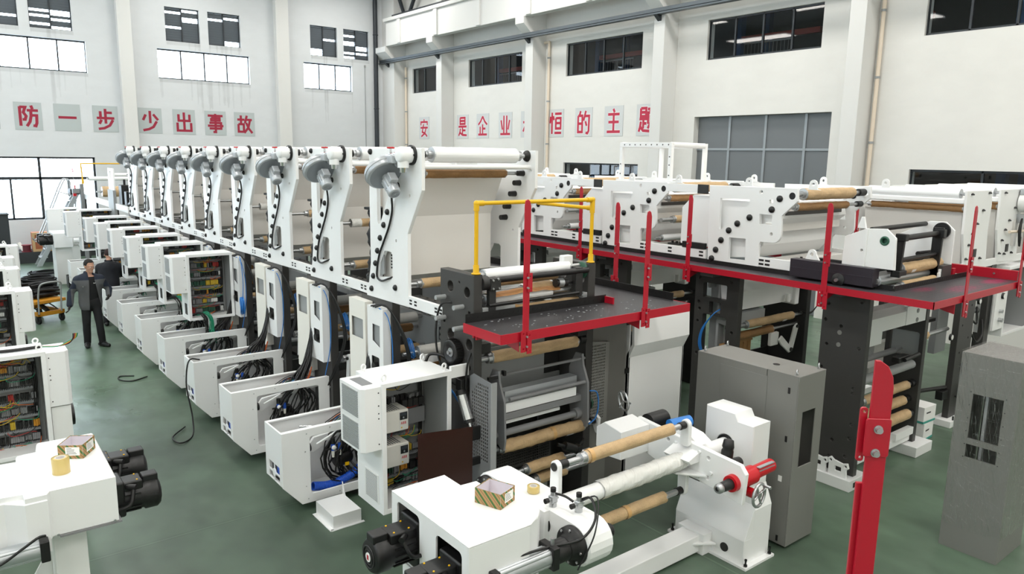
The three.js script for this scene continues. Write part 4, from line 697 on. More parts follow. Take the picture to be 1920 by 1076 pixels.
  part('air_valve', [cyl([4.98, 0.90, -5.42], [5.12, 0.84, -5.40], 0.05, 0.05, 8), bx(0.06, 0.09, 0.09, 5.15, 0.83, -5.40), cyl([4.90, 0.93, -5.44], [4.98, 0.90, -5.42], 0.018)], M.black, I);
  part('valve_arm', [cyl([5.15, 0.82, -5.42], [5.44, 0.80, -5.62], 0.02)], M.black, I);
  part('base_plate', box(4.05, 5.44, 0.02, 0.10, -6.1, -5.65), M.dark, I);
  part('rear_wall', box(4.05, 5.2, 0.1, 1.02, -6.16, -6.13), M.darker, I);
  // perforated guards: real holes
  const perf = (cols, rows) => { const h = []; for (let i = 0; i < cols; i++) for (let j = 0; j < rows; j++) { const z = -5.495 + (i - (cols - 1) / 2) * 0.031, y = 1.375 + (j - (rows - 1) / 2) * 0.035; if (i + (rows - 1 - j) < 3) continue; h.push([[z - 0.0105, y - 0.012], [z + 0.0105, y - 0.012], [z + 0.0105, y + 0.012], [z - 0.0105, y + 0.012]]); } return h; };
  part('perforated_guard', [plateX([[-5.665, 0.05], [-5.32, 0.05], [-5.32, 1.80], [-5.60, 1.83], [-5.665, 1.79]], 3.934, 3.940, perf(9, 22), 0)], M.midGrey, I);
  part('guard_edge', [box(3.934, 4.0, 0.05, 1.80, -5.32, -5.31)], M.lightGrey, I);
  const pz = []; for (let i = 0; i < 26; i++) for (let j = 0; j < 6; j++) { const x = 4.30 + i * 0.03, y = 0.66 + j * 0.03; pz.push([[x, y], [x + 0.02, y], [x + 0.02, y + 0.02], [x, y + 0.02]]); }
  part('mesh_guard', plateZ([[4.27, 0.63], [5.1, 0.63], [5.1, 0.86], [4.27, 0.86]], -5.78, -5.774, pz, 0), M.dark, I);
  part('chrome_cylinder', [cyl([3.86, 1.605, -5.70], [3.87, 1.375, -5.585], 0.05, 0.05, 24), cyl([3.87, 1.375, -5.585], [3.87, 1.26, -5.53], 0.015)], M.chrome, I);
  part('cylinder_cap', [cyl([3.86, 1.645, -5.72], [3.86, 1.60, -5.70], 0.054, 0.054, 20), cyl([3.87, 1.38, -5.588], [3.87, 1.35, -5.572], 0.054, 0.054, 20), box(3.84, 3.94, 1.64, 1.76, -5.78, -5.68, 0.01)], M.black, I);
  part('pivot_lug', [box(3.84, 3.94, 1.20, 1.27, -5.56, -5.48, 0.01)], M.black, I);
}
// yellow handrail bolted on the infeed frames
{
  const H = thing('yellow_handrail', 'bright yellow pipe handrail standing on the infeed frame tops', 'handrail', [4.75, 2.78, -5.68]);
  const r = 0.02, a = [3.995, 2.785, -5.66], b = [5.50, 2.785, -5.66], top = 3.455;
  part('rail_pipe', [cyl(a, [a[0], top, a[2]], r), cyl(b, [b[0], top, b[2]], r), cyl([a[0], top, a[2]], [b[0], top, b[2]], r), cyl([b[0], 3.365, b[2]], [b[0], 3.365, -6.56], r)], M.yellow, H);
  part('pipe_fitting', [ball([a[0], top, a[2]], 0.029), cyl([a[0], top - 0.07, a[2]], [a[0], top, a[2]], 0.027), cyl([a[0], top, a[2]], [a[0] + 0.08, top, a[2]], 0.027), ball([b[0], top, b[2]], 0.029), cyl([b[0], top - 0.14, b[2]], [b[0], top, b[2]], 0.027), cyl([b[0] - 0.08, top, b[2]], [b[0], top, b[2]], 0.027), cyl([b[0], 3.365, b[2]], [b[0], 3.365, b[2] - 0.07], 0.027)], M.yellow, H);
  for (const p of [a, b]) part('foot_flange', [spun([[0.001, 0], [0.045, 0], [0.045, 0.012], [0.03, 0.02], [0.028, 0.09], [0.02, 0.09]], [p[0], 2.782, p[2]], [0, 1, 0], 18)], M.yellow, H);
}
// ---------------------------------------------------------------- red platforms and their rail posts
function toeBoard(P, a, b, y, h = 0.085) {                          // a, b in [x, z]
  const v = V(b[0] - a[0], 0, b[1] - a[1]), len = v.length(), ang = Math.atan2(-v.z, v.x);
  const g = [new THREE.BoxGeometry(len, h, 0.006)];
  for (let i = 0; i < len / 0.06; i++) g.push(new THREE.BoxGeometry(0.035, 0.006, 0.010).rotateZ(i % 2 ? 0.9 : 0.9).translate(-len / 2 + 0.03 + i * 0.06, 0, 0));
  part('toe_board', g.map((q) => q.rotateY(ang).translate((a[0] + b[0]) / 2, y + h / 2, (a[1] + b[1]) / 2)), M.black, P);
}
function railPost(label, x, z, y0, y1, face, low = true) {          // flat red bar with bolted bracket plates; face 'x' or 'z' = direction the flat looks to
  const T = thing('rail_post', label, 'post', [x, y0, z]);
  const w = 0.035, bar = [[-w, y0], [w, y0], [w, y1 - 0.06], [w * 0.6, y1 - 0.015], [0, y1], [-w * 0.75, y1 - 0.01], [-w, y1 - 0.05]];
  const put = (pts, d0, d1) => face === 'x' ? plateX(pts.map(([a, y]) => [z + a, y]), x + d0, x + d1) : plateZ(pts.map(([a, y]) => [x + a, y]), z + d0, z + d1);
  const s = face === 'x' ? -1 : 1, bo = (a, y, d) => face === 'x' ? bolt([x + d, y, z + a], [-1, 0, 0], 0.012, 0.014) : bolt([x + a, y, z + d], [0, 0, 1], 0.012, 0.014);
  part('bar', put(bar, -0.006, 0.006), M.red, T);
  const plate = (ya, yb, off) => { const h = [roundHole((face === 'x' ? z : x) + off, yb - 0.03, 0.008), roundHole((face === 'x' ? z : x) + off, ya + 0.03, 0.008)]; const pts = [[off - 0.026, ya], [off + 0.026, ya], [off + 0.026, yb], [off - 0.026, yb]].map(([a, y]) => [(face === 'x' ? z : x) + a, y]); const d = s * 0.012; return face === 'x' ? plateX(pts, x + d - 0.004, x + d + 0.004, h, 0) : plateZ(pts, z + d - 0.004, z + d + 0.004, h, 0); };
  const len = y1 - y0;
  const b1 = part('bracket_plate', [plate(y0, y0 + 0.20, -0.035), plate(y0 - 0.02, y0 + 0.18, 0.035)], M.red, T);
  const b2 = part('bracket_plate', [plate(y0 + len * 0.40, y0 + len * 0.40 + 0.17, 0.03)], M.red, T);
  part('bolt', [bo(0, y0 + 0.05, s * 0.016), bo(0, y0 + 0.14, s * 0.016)], M.steel, b1);
  part('bolt', [bo(0, y0 + len * 0.40 + 0.04, s * 0.016), bo(0, y0 + len * 0.40 + 0.13, s * 0.016)], M.steel, b2);
  return T;
}
{
  const y = 2.35, P = thing('work_platform', 'red edged black tread plate platform around the infeed station', 'platform', [5, y, -5.3]);
  const deck = [[3.79, -4.98], [6.35, -4.98], [6.35, -9.6], [5.62, -9.6], [5.62, -5.56], [3.79, -5.56]];
  part('deck', plateY(deck, y - 0.012, y, [], 0), M.tread, P);
  const e = (x0, x1, z0, z1) => box(x0, x1, y - 0.085, y + 0.004, z0, z1, 0.003);
  part('edge_frame', [e(3.785, 6.355, -4.985, -4.975), e(3.782, 3.79, -5.56, -4.98), e(6.35, 6.358, -9.6, -4.98), e(5.612, 5.62, -9.6, -5.56)], M.red, P);
  toeBoard(P, [3.80, -5.55], [5.64, -5.55], y); toeBoard(P, [6.34, -5.2], [6.34, -9.5], y); 
  part('red_stop', box(5.62, 5.64, y, y + 0.07, -5.60, -5.0 - 0.42), M.red, P);
  part('gusset', [plateX([[-5.50, 2.26], [-4.99, 2.26], [-4.99, 2.17], [-5.1, 2.19]], 3.99, 4.0), plateX([[-5.6, 2.26], [-4.99, 2.26], [-4.99, 2.17], [-5.1, 2.19]], 5.57, 5.58)], M.red, P);
  part('mount_bracket', [box(3.93, 4.0, 2.18, 2.26, -5.62, -5.60), box(3.95, 4.04, 2.16, 2.26, -5.60, -5.58), box(5.44, 5.54, 2.16, 2.26, -5.60, -5.58)], M.red, P);
  seed = 91;
  stuff('metal_chips', Array.from({ length: 60 }, () => bx(rnd(0.006, 0.03), 0.004, rnd(0.005, 0.014), rnd(3.85, 6.2), y + 0.003, rnd(-5.5, -5.02), 0)), M.lightGrey, P);
}
railPost('red rail post at the left end of the infeed platform front edge', 4.05, -4.965, 2.17, 3.53, 'z');
railPost('red rail post at the right of the infeed platform front edge', 5.62, -4.965, 2.20, 3.38, 'z');
railPost('short red rail post on the inner edge of the walkway, right of the infeed platform', 6.37, -6.12, 2.30, 3.38, 'x');

// ---------------------------------------------------------------- panels and cabinets around the infeed
{
  const D = thing('guard_cabinet', 'grey sheet metal guard housing with a perforated side right of the infeed station', 'cabinet', [5.85, 0, -5.8]);
  part('shell', [box(5.58, 6.16, 0.0, 2.14, -5.72, -5.70, 0.001), box(5.58, 5.60, 0.0, 2.14, -6.3, -5.72, 0.001), box(6.14, 6.16, 0, 2.14, -6.3, -5.72, 0.001), box(5.58, 6.16, 2.14, 2.16, -6.3, -5.7, 0.001)], M.panelGrey, D);
  const h = []; for (let i = 0; i < 9; i++) for (let j = 0; j < 26; j++) { const x = 5.565 + i * 0.024, yy = 0.98 + j * 0.034; h.push([[x, yy], [x + 0.012, yy], [x + 0.012, yy + 0.018], [x, yy + 0.018]]); }
  const g = part('perforated_panel', plateZ([[5.53, 0.94], [5.82, 0.94], [5.82, 1.86], [5.53, 1.9]], -5.66, -5.65, h, 0), M.grey, D);
  part('panel_edge', [box(5.82, 5.83, 0.0, 1.86, -5.70, -5.65), box(5.53, 5.82, 0.0, 0.94, -5.66, -5.65)], M.grey, D);
  for (const yy of [0.85, 1.42, 2.0]) part('hinge', [box(6.15, 6.19, yy, yy + 0.06, -5.70, -5.685), box(6.16, 6.22, yy, yy + 0.06, -5.71, -5.69)], M.black, D);
  const W = thing('white_door', 'tall white sheet metal door with bent top hanging open beside the grey guard housing', 'door panel', [6.75, 0.02, -5.72]);
  part('door_sheet', [plateX([[-5.74, 0.02], [-5.70, 0.02], [-5.70, 1.60], [-5.62, 1.76], [-5.64, 2.13], [-5.68, 2.13], [-5.66, 1.77], [-5.74, 1.62]], 6.21, 7.20, [], 0.003), box(6.21, 6.23, 0.02, 2.1, -5.78, -5.70)], M.white, W);
  part('door_flange', [box(6.23, 6.26, 0.02, 2.12, -5.80, -5.74), box(7.18, 7.2, 0.02, 2.12, -5.80, -5.70), box(6.3, 7.1, 0.0, 0.02, -5.78, -5.70)], M.whiteDull, W);
  const B = thing('brown_sheet', 'glossy dark brown sheet leaning in front of the open cabinet', 'panel', [3.53, 0.62, -5.47]);
  part('sheet', plateZ([[3.23, 0.62], [3.83, 0.62], [3.83, 1.355], [3.23, 1.415]], -5.47, -5.464, [], 0), M.brownSheet, B);
  part('clamp', [box(3.80, 3.94, 1.22, 1.34, -5.50, -5.475, 0.008), box(3.80, 3.94, 0.95, 1.03, -5.50, -5.475, 0.008)], M.black, B);
  const L = thing('loose_cover', 'small white sheet metal cover lying on the green floor by the first trough', 'cover', [3.15, 0, -7.0]);
  part('cover_sheet', [plateY([[2.985, -7.22], [3.285, -7.22], [3.285, -6.785], [2.985, -6.785]], 0.135, 0.145, [], 0.001), box(2.975, 2.985, 0.0, 0.145, -7.22, -6.785), plateX([[-7.22, 0.0], [-6.785, 0.0], [-6.785, 0.145], [-7.15, 0.145], [-7.22, 0.29]], 3.285, 3.295), box(2.975, 3.295, 0.0, 0.145, -6.785, -6.775)], M.white, L);
  part('foot_flange', [box(2.94, 3.32, 0.0, 0.006, -6.775, -6.74), box(2.93, 2.975, 0.0, 0.006, -7.22, -6.75)], M.white, L);
}
{
  const C = thing('grey_cabinet', 'large closed grey control cabinet with a slot window behind the unwind stand', 'cabinet', [6.72, 0.03, -4.3]);
  const x0 = 6.474, x1 = 6.962, z0 = -4.92, z1 = -3.70, y1 = 1.82;
  part('shell', [box(x0, x1, 0.03, y1, z0, z1 - 0.35, 0.004), box(x0, x0 + 0.02, 0.03, y1, z1 - 0.36, z1 - 0.012, 0.003), box(x1 - 0.02, x1, 0.03, y1, z1 - 0.36, z1 - 0.012, 0.003), box(x0 + 0.021, x1 - 0.021, y1 - 0.02, y1, z1 - 0.36, z1 - 0.012, 0.003), box(x0 + 0.021, x1 - 0.021, 0.03, 0.05, z1 - 0.36, z1 - 0.012, 0.003)], M.grey, C);
  part('front_panel', plateZ([[x0 - 0.001, 0.029], [x1 + 0.001, 0.029], [x1 + 0.001, y1 + 0.001], [x0 - 0.001, y1 + 0.001]], z1 - 0.012, z1, [[[6.58, 0.86], [6.82, 0.86], [6.82, 1.44], [6.58, 1.44]]], 0.003), M.grey, C);
  part('slot_shade', [box(6.60, 6.62, 0.86, 1.44, -4.1, -3.72), box(6.62, 6.9, 0.8, 1.5, -4.12, -4.1)], M.dark, C);  // added dark sheets: the shade inside the slot is put into their colour
  const dr = part('door', plateX([[-4.614, 0.62], [-4.046, 0.62], [-4.046, 1.745], [-4.614, 1.745]], x0 - 0.006, x0, [], 0.002), M.grey, C);
  part('latch', [[-3.80, 1.66], [-3.79, 1.16], [-3.80, 0.09]].map(([z, y]) => box(x0 - 0.008, x0, y - 0.03, y + 0.03, z - 0.01, z + 0.01)), M.black, C);
  part('small_plate', box(x0 - 0.004, x0, 0.70, 0.76, -3.84, -3.80), M.whiteLabel, C);
  for (const [x, z] of [[6.52, -3.76], [6.92, -3.76], [6.52, -4.86], [6.92, -4.86]]) part('lifting_eye', [ring([x, y1 + 0.03, z], [0.4, 0, 1], 0.024, 0.007, 16), cyl([x, y1, z], [x, y1 + 0.012, z], 0.014)], M.steel, C);
  part('top_hole', cyl([6.70, y1, -4.1], [6.70, y1 + 0.003, -4.1], 0.035), M.black, C);
  part('foot', [[6.54, -3.8], [6.9, -3.8], [6.54, -4.85], [6.9, -4.85]].map(([x, z]) => cyl([x, 0, z], [x, 0.03, z], 0.035)), M.black, C);
}
// ---------------------------------------------------------------- unwind stand in the foreground
function motorAt(P, x, y, z, s, name = 'motor') {                   // black motor with its axis along x, nose at x, body to x + s*0.36
  const m = part(name, [spun([[0.09, 0.0], [0.115, 0.02], [0.115, 0.22], [0.13, 0.23], [0.13, 0.32], [0.11, 0.345], [0.001, 0.35]], [x, y, z], [s, 0, 0], 32), box(Math.min(x, x + s * 0.22), Math.max(x, x + s * 0.22), y + 0.07, y + 0.155, z - 0.085, z + 0.085, 0.015), ...Array.from({ length: 14 }, (_, i) => { const a = i * Math.PI / 7; return bx(0.17, 0.008, 0.018, x + s * 0.11, y + 0.118 * Math.sin(a), z + 0.118 * Math.cos(a), 0); })], M.black, P);
  part('motor_lid', [box(Math.min(x + s * 0.22, x + s * 0.34), Math.max(x + s * 0.22, x + s * 0.34), y + 0.10, y + 0.17, z - 0.055, z + 0.055, 0.012)], M.black, m);
  part('cable_plug', [cyl([x + s * 0.10, y + 0.12, z + 0.08], [x + s * 0.16, y + 0.12, z + 0.13], 0.022)], M.black, m);
  part('fan_grille', [0.03, 0.055, 0.08].map((r) => ring([x + s * 0.35, y, z], [1, 0, 0], r, 0.005, 24)), M.darker, m);
  part('round_badge', [cyl([x + s * 0.349, y, z], [x + s * 0.357, y, z], 0.034)], M.whiteLabel, m);
  part('badge_core', [bx(0.003, 0.034, 0.022, x + s * 0.358, y, z, 0)], M.red, m);
  part('lid_screw', [[-0.06, 0.06], [0.06, 0.06], [-0.06, 0.18], [0.06, 0.18]].map(([dz, dx]) => bolt([x + s * dx, y + 0.155, z + dz], [0, 1, 0], 0.008, 0.005)), M.yellow, m);
  part('motor_cable', tube([[x + s * 0.14, y + 0.10, z + 0.12], [x + s * 0.10, y + 0.0, z + 0.17], [x + s * 0.0, y - 0.03, z + 0.15], [x - s * 0.1, y - 0.02, z + 0.1]], 0.016, 24), M.black, m);
  return m;
}
const chuck = (x, y, z, s) => [spun([[0.001, 0], [0.05, 0], [0.06, 0.02], [0.062, 0.07], [0.05, 0.085], [0.055, 0.11], [0.045, 0.13], [0.001, 0.13]], [x, y, z], [s, 0, 0], 18), ...Array.from({ length: 10 }, (_, i) => { const a = i * Math.PI / 5; return bx(0.06, 0.012, 0.012, x + s * 0.04, y + 0.062 * Math.sin(a), z + 0.062 * Math.cos(a), 0); })];
{
  const U = thing('unwind_stand', 'white two arm unwind turret with kraft wrapped rolls and red brake cylinder in the foreground', 'machine', [4.2, 0, -4.15]);
  const AY = 1.105, AZ = -4.15;
  // right stand
  const side = [[-4.62, 0.02], [-3.78, 0.02], [-3.78, 0.27], [-3.78, 0.60], [-3.86, 1.38], [-3.98, 1.38], [-4.06, 1.40], [-4.36, 1.40], [-4.38, 1.45], [-4.40, 1.455], [-4.40, 0.62], [-4.62, 0.27]];
  part('right_pedestal', [plateX([[-4.40, 0.27], [-3.84, 0.27], [-3.84, 1.38], [-4.02, 1.38], [-4.06, 1.45], [-4.40, 1.45]], 5.98, 6.26, [roundHole(AZ, AY, 0.10)], 0.008), plateX([[-4.60, 0.02], [-3.76, 0.02], [-3.76, 0.27], [-4.60, 0.27]], 5.84, 6.26, [], 0.006)], M.white, U);
  part('sloping_cover', plateZ([[5.84, 0.27], [5.98, 0.60], [5.98, 0.27]], -4.60, -3.76, [], 0.004), M.white, U);
  part('pedestal_wing', [plateX([[-4.60, 0.27], [-4.40, 0.66], [-4.40, 0.27]], 5.98, 6.26), plateX([[-3.84, 0.27], [-3.84, 0.75], [-3.76, 0.55], [-3.76, 0.27]], 5.98, 6.26)], M.white, U);
  part('hub_hole', cyl([5.972, AY, AZ], [5.985, AY, AZ], 0.098, 0.098, 28), M.black, U);
  part('base_plate', [box(5.80, 6.28, 0.0, 0.025, -4.66, -3.70)], M.white, U);
  part('round_port', cyl([5.832, 0.12, -3.98], [5.842, 0.12, -3.98], 0.045, 0.045, 20), M.darker, U);
  for (const [x, z] of [[5.83, -4.62], [6.24, -3.73], [5.84, -3.73], [6.24, -4.62]]) part('anchor_bolt', [cyl([x, 0.0, z], [x, 0.10, z], 0.009), cyl([x, 0.03, z], [x, 0.045, z], 0.02, 0.02, 6), cyl([x, 0.085, z], [x, 0.10, z], 0.014, 0.014, 6)], M.black, U);
  part('floor_beam', [box(2.9, 5.80, 0.02, 0.20, -4.40, -4.18, 0.01), box(5.70, 5.84, 0.0, 0.22, -4.45, -4.13), plateY([[5.60, -4.18], [5.80, -4.18], [5.80, -4.05]], 0.12, 0.14)], M.white, U);
  // turret tube, arms
  const tb = part('turret_tube', cyl([3.7, AY, AZ], [6.0, AY, AZ], 0.072, 0.072, 28), M.white, U);
  part('stretch_wrap', rollGeo([4.22, AY, AZ], [5.30, AY, AZ], 0.082, 40, 0.006, 36), M.wrap, tb);
  // right arm plate
  part('right_arm', [plateX([[-3.66, 0.90], [-3.52, 0.88], [-3.50, 1.17], [-3.56, 1.24], [-4.0, 1.27], [-4.42, 1.30], [-4.78, 1.33], [-4.80, 1.03], [-4.45, 0.94], [-4.0, 0.94]], 5.38, 5.43, [[-3.90, 1.0], [-3.90, 1.19], [-4.38, 1.0], [-4.38, 1.22], [-4.66, 1.20], [-4.66, 1.1]].map(([z, y]) => roundHole(z, y, 0.018)), 0.006)], M.white, U);
  part('arm_gusset', [plateZ([[5.22, 1.16], [5.38, 1.22], [5.38, 1.12], [5.26, 1.12]], -4.30, -4.0), plateY([[5.20, -4.12], [5.38, -3.9], [5.38, -4.42], [5.20, -4.2]], 1.0, 1.02), plateX([[-4.5, 1.25], [-4.35, 1.34], [-4.15, 1.31], [-4.05, 1.25]], 5.43, 5.62), box(5.43, 5.48, 0.98, 1.26, -4.75, -4.3)], M.white, U);
  part('arm_bolt', [[-4.0, 1.22], [-4.28, 1.22], [-3.86, 1.06], [-4.0, 0.98], [-4.3, 0.98]].map(([z, y]) => bolt([5.38, y, z], [-1, 0, 0], 0.018, 0.018)), M.white, U);
  const red = part('brake_cylinder', [cyl([5.33, 1.06, -3.62], [5.40, 1.06, -3.62], 0.075, 0.08, 28), cyl([5.43, 1.06, -3.62], [5.66, 1.065, -3.62], 0.085, 0.085, 28), cyl([5.66, 1.07, -3.62], [5.95, 1.08, -3.62], 0.062, 0.062, 28), ball([5.95, 1.08, -3.62], 0.061, 0.5, 1, 1), cyl([5.56, 1.065, -3.62], [5.56, 0.92, -3.62], 0.04), cyl([5.56, 0.94, -3.70], [5.56, 0.94, -3.52], 0.045)], M.redBright, U);
  part('chuck_nose', [cyl([5.20, 1.06, -3.62], [5.33, 1.06, -3.62], 0.044, 0.05, 24)], M.black, red);
  part('nose_ring', [spun([[0.02, 0], [0.035, 0], [0.045, 0.02], [0.045, 0.05], [0.03, 0.055]], [5.145, 1.06, -3.62], [1, 0, 0], 24)], M.steel, red);
  part('scale_slot', [box(5.69, 5.93, 1.128, 1.136, -3.60, -3.565), box(5.69, 5.93, 1.10, 1.108, -3.575, -3.56)], M.alu, red);
  part('hand_wheel', [ring([5.56, 0.945, -3.47], [0.1, 0, 1], 0.105, 0.014, 32), ...[0, 1, 2, 3].map((i) => { const a = i * Math.PI / 2 + 0.4; return cyl([5.56, 0.945, -3.475], [5.56 + 0.1 * Math.cos(a), 0.945 + 0.1 * Math.sin(a), -3.47], 0.012, 0.01, 8); }), cyl([5.56, 0.945, -3.53], [5.56, 0.945, -3.455], 0.025), cyl([5.63, 1.02, -3.47], [5.63, 1.02, -3.40], 0.014)], M.steel, red);
  part('black_chuck', chuck(5.50, 1.24, -3.70, 0).length ? [spun([[0.001, 0], [0.03, 0.0], [0.055, 0.02], [0.055, 0.10], [0.045, 0.12], [0.055, 0.14], [0.045, 0.20], [0.001, 0.205]], [5.48, 1.18, -3.78], [0.1, 1, 0], 18), cyl([5.44, 1.17, -3.74], [5.62, 1.15, -3.74], 0.05)] : [], M.black, U);
  // back end of the right arm
  const bk = part('rear_head', [plateX([[-4.62, 1.02], [-4.62, 1.30], [-4.85, 1.34], [-4.96, 1.26], [-4.96, 1.06], [-4.85, 1.0]], 4.98, 5.38, [], 0.006)], M.white, U);
  part('rear_wheel', [ring([5.42, 1.42, -5.02], [1, 0.1, 0.3], 0.10, 0.012, 28), ...[0, 1, 2].map((i) => { const a = i * 2.09; return cyl([5.42, 1.42, -5.02], [5.42, 1.42 + 0.1 * Math.sin(a), -5.02 + 0.1 * Math.cos(a)], 0.01, 0.01, 8); })], M.steel, bk);
  part('rear_cover', [cyl([5.5, 1.25, -4.75], [5.75, 1.25, -4.75], 0.09, 0.09, 24)], M.black, bk);
  part('blue_sleeve', [cyl([5.60, 1.26, -4.55], [5.85, 1.27, -4.50], 0.06, 0.06, 20)], M.blueLine, bk);
  // brackets and wrapped idler rolls
  const link = (x, yA, yB) => [plateX(stadium(AZ, AZ, 0, 0.045).map(([z, y], i) => [z, y + (Math.sin(0) + (y > 0 ? Math.max(yA, yB) : Math.min(yA, yB)))]), x, x + 0.04, [], 0.006)];
  const bar = (x, yA, yB) => plateX([...Array.from({ length: 9 }, (_, i) => [AZ + 0.05 * Math.cos(i * Math.PI / 8), yB + 0.05 * Math.sin(i * Math.PI / 8)]), ...Array.from({ length: 9 }, (_, i) => [AZ - 0.055 * Math.cos(i * Math.PI / 8), yA - 0.03 * Math.sin(i * Math.PI / 8)])], x, x + 0.045, [], 0.006);
  part('roll_link', bar(5.33, 1.27, 1.45), M.white, U); part('roll_link', bar(3.71, 1.24, 1.45), M.white, U);
  part('roll_link', plateX([...Array.from({ length: 9 }, (_, i) => [AZ + 0.055 * Math.cos(i * Math.PI / 8), 0.98 + 0.03 * Math.sin(i * Math.PI / 8)]), ...Array.from({ length: 9 }, (_, i) => [AZ - 0.05 * Math.cos(i * Math.PI / 8), 0.80 - 0.05 * Math.sin(i * Math.PI / 8)])], 5.33, 5.375, [], 0.006), M.white, U);
  part('link_stud', [cyl([3.70, 1.45, AZ], [3.72, 1.45, AZ], 0.034), cyl([5.325, 0.8, AZ], [5.26, 0.8, AZ], 0.036), cyl([5.32, 1.45, AZ], [5.25, 1.45, AZ], 0.036), cyl([3.755, 1.45, AZ], [3.84, 1.45, AZ], 0.038)], M.black, U);
  roller(U, 'kraft_roller', M.kraft, { x0: 4.04, x1: 5.14, y: 1.45, z: AZ, r: 0.054, s0: 3.80, s1: 5.26, sr: 0.028, amp: 0.0015, tape: 0.05, label: 'kraft wrapped idler roll on top of the unwind arms' });
  roller(U, 'kraft_roller', M.kraft, { x0: 3.80, x1: 5.08, y: 0.80, z: AZ, r: 0.054, s0: 3.72, s1: 5.26, sr: 0.028, amp: 0.003, tape: 0.6, label: 'kraft wrapped idler roll below the unwind arms' });
  // left arm: long box with round ends
  const armO = stadium(AZ - 0.53, AZ + 0.53, AY, 0.165);
  const A = part('left_arm', plateX(armO, 3.45, 3.70, [], 0.012), M.white, U);
  part('arm_web', [plateX([[-4.4, 1.26], [-3.9, 1.26], [-3.9, 0.93], [-4.4, 0.93]], 3.40, 3.46, [], 0.004), ...[[-3.98, 1.2], [-3.98, 1.1], [-3.98, 1.0]].map(([z, y]) => bolt([3.40, y, z], [-1, 0, 0], 0.022, 0.02)), plateY([[3.40, -3.98], [3.28, -4.05], [3.40, -4.12]], 1.15, 1.17), plateY([[3.40, -3.98], [3.28, -4.05], [3.40, -4.12]], 0.95, 0.97)], M.white, A);
  part('cover_oval', plateX(stadium(-3.93, -3.93, 0, 0.045).map(([z, y]) => [z, y * 1.35 + 1.13]), 3.44, 3.452), M.black, A);
  for (const s of [-1, 1]) {
    const z = AZ + s * 0.53;
    part('drive_disc', [spun([[0.001, 0.10], [0.06, 0.10], [0.09, 0.09], [0.10, 0.05], [0.142, 0.045], [0.145, 0.0]], [3.45, AY, z], [-1, 0, 0], 36), spun([[0.001, 0.26], [0.085, 0.255], [0.085, 0.1]], [3.45, AY, z], [-1, 0, 0], 28)], M.black, A);
    part('disc_bolt', Array.from({ length: 8 }, (_, i) => bolt([3.405, AY + 0.123 * Math.sin(i * 0.785), z + 0.123 * Math.cos(i * 0.785)], [-1, 0, 0], 0.011, 0.01)), M.steel, A);
    part('roll_chuck', chuck(3.70, AY, z, 1), M.black, A);
    part('shaft_motor', [cyl([2.72, AY, z], [3.20, AY, z], 0.072, 0.072, 28), ...[0, 1, 2, 3].map((i) => cyl([2.72, AY + 0.06 * Math.sin(i * 1.57 + 0.8), z + 0.06 * Math.cos(i * 1.57 + 0.8)], [3.2, AY + 0.06 * Math.sin(i * 1.57 + 0.8), z + 0.06 * Math.cos(i * 1.57 + 0.8)], 0.02))], M.alu, A);
    part('motor_end', [box(2.66, 2.72, AY - 0.08, AY + 0.08, z - 0.08, z + 0.08, 0.008), box(3.18, 3.24, AY - 0.085, AY + 0.085, z - 0.085, z + 0.085, 0.008)], M.black, A);
  }
  part('air_valve', [[-3.92, 3.50], [-3.74, 3.60]].flatMap(([z, x]) => [cyl([x, 1.27, z], [x, 1.31, z], 0.03), box(x - 0.03, x + 0.03, 1.30, 1.36, z - 0.025, z + 0.025, 0.008), cyl([x, 1.36, z], [x, 1.40, z], 0.02), cyl([x - 0.05, 1.33, z], [x + 0.05, 1.33, z], 0.012)]), M.steel, A);
  part('valve_knob', [[-3.92, 3.50], [-3.74, 3.60]].flatMap(([z, x]) => [cyl([x, 1.39, z], [x, 1.42, z], 0.022), cyl([x - 0.08, 1.33, z], [x - 0.05, 1.33, z], 0.02)]), M.black, A);
  part('air_hose', [tube([[3.62, 1.36, -3.74], [3.64, 1.40, -3.66], [3.56, 1.32, -3.52], [3.42, 1.22, -3.50], [3.2, 1.18, -3.60]], 0.010, 30), tube([[3.60, 1.36, -3.72], [3.66, 1.42, -3.62], [3.50, 1.25, -3.46], [3.36, 1.0, -3.48]], 0.006, 30), tube([[3.5, 1.38, -3.92], [3.56, 1.36, -3.85], [3.58, 1.34, -3.78]], 0.010, 16), tube([[3.2, 1.18, -3.6], [3.0, 1.2, -3.6], [2.8, 1.19, -3.63], [2.7, 1.21, -3.62]], 0.010, 20)], M.black, A);
  part('hose_fitting', [cyl([2.69, 1.18, -3.62], [2.69, 1.24, -3.62], 0.015), cyl([3.22, 1.19, -3.6], [3.22, 1.24, -3.6], 0.015)], M.steel, A);
  // left housing with motors
  const top = 1.41, sh = [[2.50, -4.62], [2.97, -4.62], [2.97, -4.39], [3.11, -4.38], [3.11, -4.27], [3.20, -4.25], [3.24, -3.98], [3.20, -3.72], [3.13, -3.66], [3.02, -3.60], [2.50, -3.60]];
